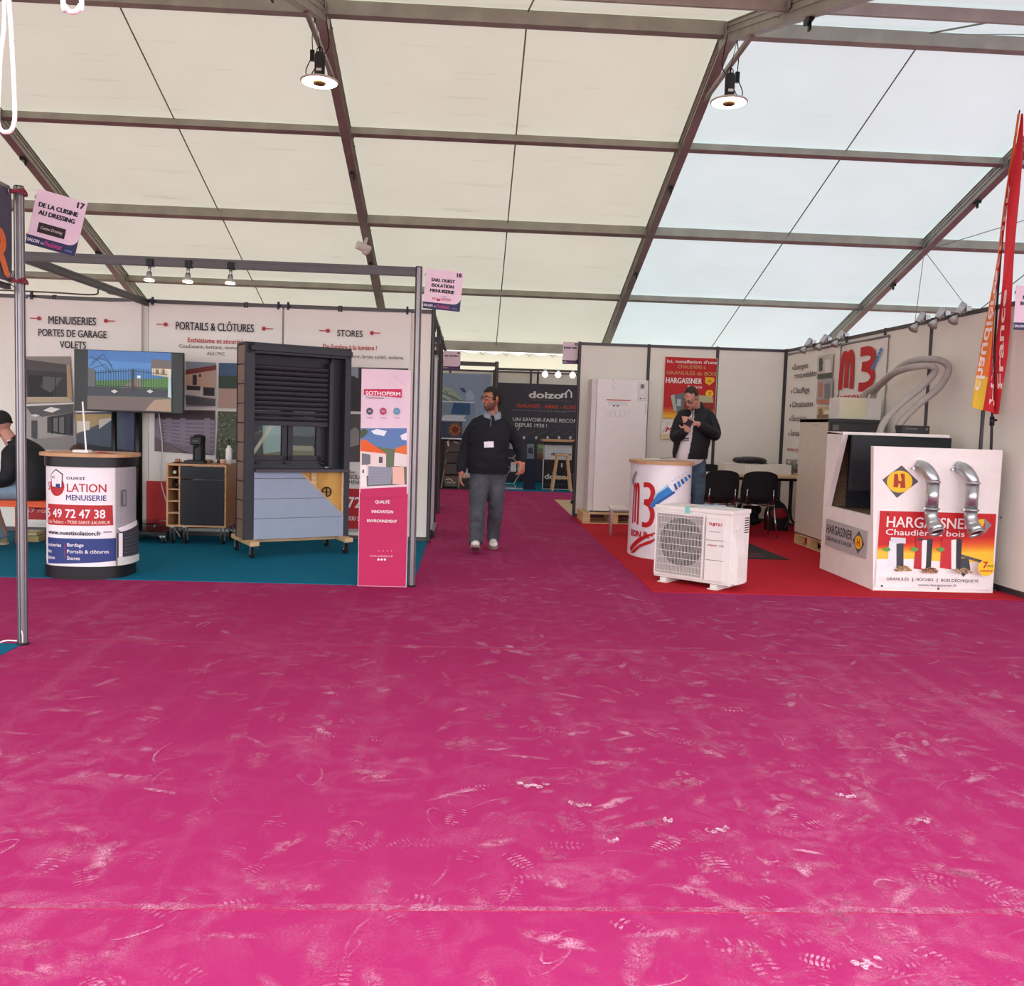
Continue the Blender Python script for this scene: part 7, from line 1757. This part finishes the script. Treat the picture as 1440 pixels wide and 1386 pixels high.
# ---- 3: the seated man at the left edge
o3 = Vector((-4.12, 8.75, 0)); m3 = thing('person', 'dark haired man in black jacket sitting on the orange bench at the left edge', 'person', o3)
T = Matrix.Translation(-o3)
H3 = T @ Hm((-4.375, 8.72, 1.165), R(-96), R(14), 0)
b = MB(SK2); head_shapes(b, H3); b.M = T
limb(b, [(-4.24, 8.75, .93), (-4.29, 8.74, 1.01), (-4.34, 8.73, 1.09)], [.075, .062, .056], n=4)
limb(b, [(-4.10, 8.75, .56), (-4.09, 8.75, .70), (-4.14, 8.75, .82), (-4.22, 8.75, .92)], [(.15, .11), (.16, .12), (.15, .11), (.10, .08)], n=4)
for s in (-1, 1):
    limb(b, [(-4.21, 8.75+s*.18, .89), (-4.20, 8.75+s*.22, .72), (-4.30, 8.75+s*.20, .63), (-4.50, 8.75+s*.12, .66)], [.045, .040, .034, .027], n=4, seg=14)
    limb(b, [(-4.10, 8.75+s*.10, .54), (-4.50, 8.75+s*.14, .54), (-4.58, 8.75+s*.14, .50), (-4.44, 8.75+s*.13, .10)], [.085, .07, .06, .045], n=4, seg=14)
    hand(b, (-4.51, 8.75+s*.12, .66), (-1, -s*.4, -.1), (0, 0, 1), s, (.4, .45, .5, .55))
put(fuse(b, .0055, 3), 'body', m3, [SK2, SKB], pick=lambda c: 1 if ((H3.inverted() @ c).z < -.035 and (H3.inverted() @ c).z > -.125 and (H3.inverted() @ c).y < .0 and abs((H3.inverted() @ c).x) < .09) else 0)
b = MB(JACK); b.M = T
limb(b, [(-4.06, 8.75, .50), (-4.045, 8.75, .62), (-4.06, 8.75, .74), (-4.12, 8.75, .85), (-4.20, 8.75, .94), (-4.25, 8.75, .99)], [(.20, .155), (.205, .16), (.205, .155), (.19, .14), (.14, .11), (.085, .075)], n=6, seg=34)
for s in (-1, 1): limb(b, [(-4.18, 8.75+s*.14, .93), (-4.20, 8.75+s*.19, .89), (-4.19, 8.75+s*.235, .74), (-4.24, 8.75+s*.225, .66), (-4.36, 8.75+s*.18, .635), (-4.47, 8.75+s*.135, .655)], [.06, .078, .074, .068, .056, .048], n=6)
put(fuse(b, .010, 4, 'jacket', .007, 9), 'jacket', m3, [JACK])
b = MB(mat('light_denim', '#7f97aa', .85, var=.12, scale=9, bump=.2, bscale=400)); b.M = T
limb(b, [(-4.08, 8.75, .54), (-4.12, 8.75, .55)], [(.17, .09), (.17, .095)], n=3, seg=24)
for s in (-1, 1): limb(b, [(-4.12, 8.75+s*.09, .545), (-4.34, 8.75+s*.12, .555), (-4.52, 8.75+s*.14, .55), (-4.585, 8.75+s*.14, .48), (-4.53, 8.75+s*.14, .30), (-4.46, 8.75+s*.13, .09)], [.095, .09, .082, .078, .066, .062], n=6, seg=22)
put(fuse(b, .010, 3, 'jeans', .006, 10), 'jeans', m3, [MATS['light_denim']])
TAN = mat('tan_suede', '#b0a078', .8, var=.1)
for s in (-1, 1):
    hl = (-4.40+.0, 8.75+s*.13, .004); to = (-4.66, 8.75+s*.15, .004)
    b = MB(TAN); b.M = T; shoe(b, hl, to); so = put(fuse(b, .006, 3, 'shoe'), 'shoe', m3, [TAN]); b = MB(K('#d8ceb4')); b.M = T; sole(b, hl, to); b.build('sole', so)
b = MB(K('#d8d4d8')); b.M = T; b.tube([(-4.262+.066*math.cos(a), 8.747+.070*math.sin(a), 1.012+.012*math.cos(a)) for a in [2*PI*i/24 for i in range(24)]], .008, 6, closed=True); b.build('shirt_collar', m3)
face_parts(m3, H3, HAIR1, HAIR1, lambda p: (p.z > .072 and p.y < -.0) or (p.y >= -.0 and p.z > .045-.5*max(0, p.y) and p.y < .04) or (p.y >= .04 and p.z > -.015), None, .002)
bn = thing('orange_bench', 'orange metal bench under the seated man behind the promo counter', 'bench', (-4.08, 8.75, 0))
OR = mat('orange_lacquer', '#d8501e', .35)
MB(OR).box(-.30, .30, -.27, .27, .445, .465).box(-.30, .30, -.27, -.25, .41, .445).box(-.30, .30, .25, .27, .41, .445).build('seat', bn, bevel=.004)
for x in (-.275, .275):
    for y in (-.25, .25): MB(OR).box(x-.022, x+.022, y-.016, y+.016, 0, .445).build('leg', bn, bevel=.003)
tc = thing('tub_chair', 'brown leather chair back behind the promo counter beside the seated man', 'chair', (-3.98, 9.42, 0), R(200))
BRN = mat('brown_leather', '#4e332c', .45, var=.12, scale=10, bump=.2)
b = MB(BRN); b.ell((0, -.13, .82), (.085, .045, .14)); b.build('backrest', tc); MB(BRN).ell((0, .05, .46), (.22, .22, .05)).build('seat', tc); MB(BLACKM).cyl((0, -.13, .46), (0, -.13, .75), .02, 10).build('back_post', tc)
for x in (-.15, .15):
    for y in (-.12, .2): MB(BLACKM).bar((x, y, .44), (x*1.3, y*1.3, 0), .022, .022).build('leg', tc)
simple('carry_box', 'flat beige folded carton on the blue carpet beneath the orange bench', 'box', (-4.27, 9.16, .006), MB(K('#a89a6a')).box(-.10, .08, -.10, .10, 0, .06).box(-.10, .06, -.09, .09, .06, .10, K('#d0c49a')), bevel=.01)
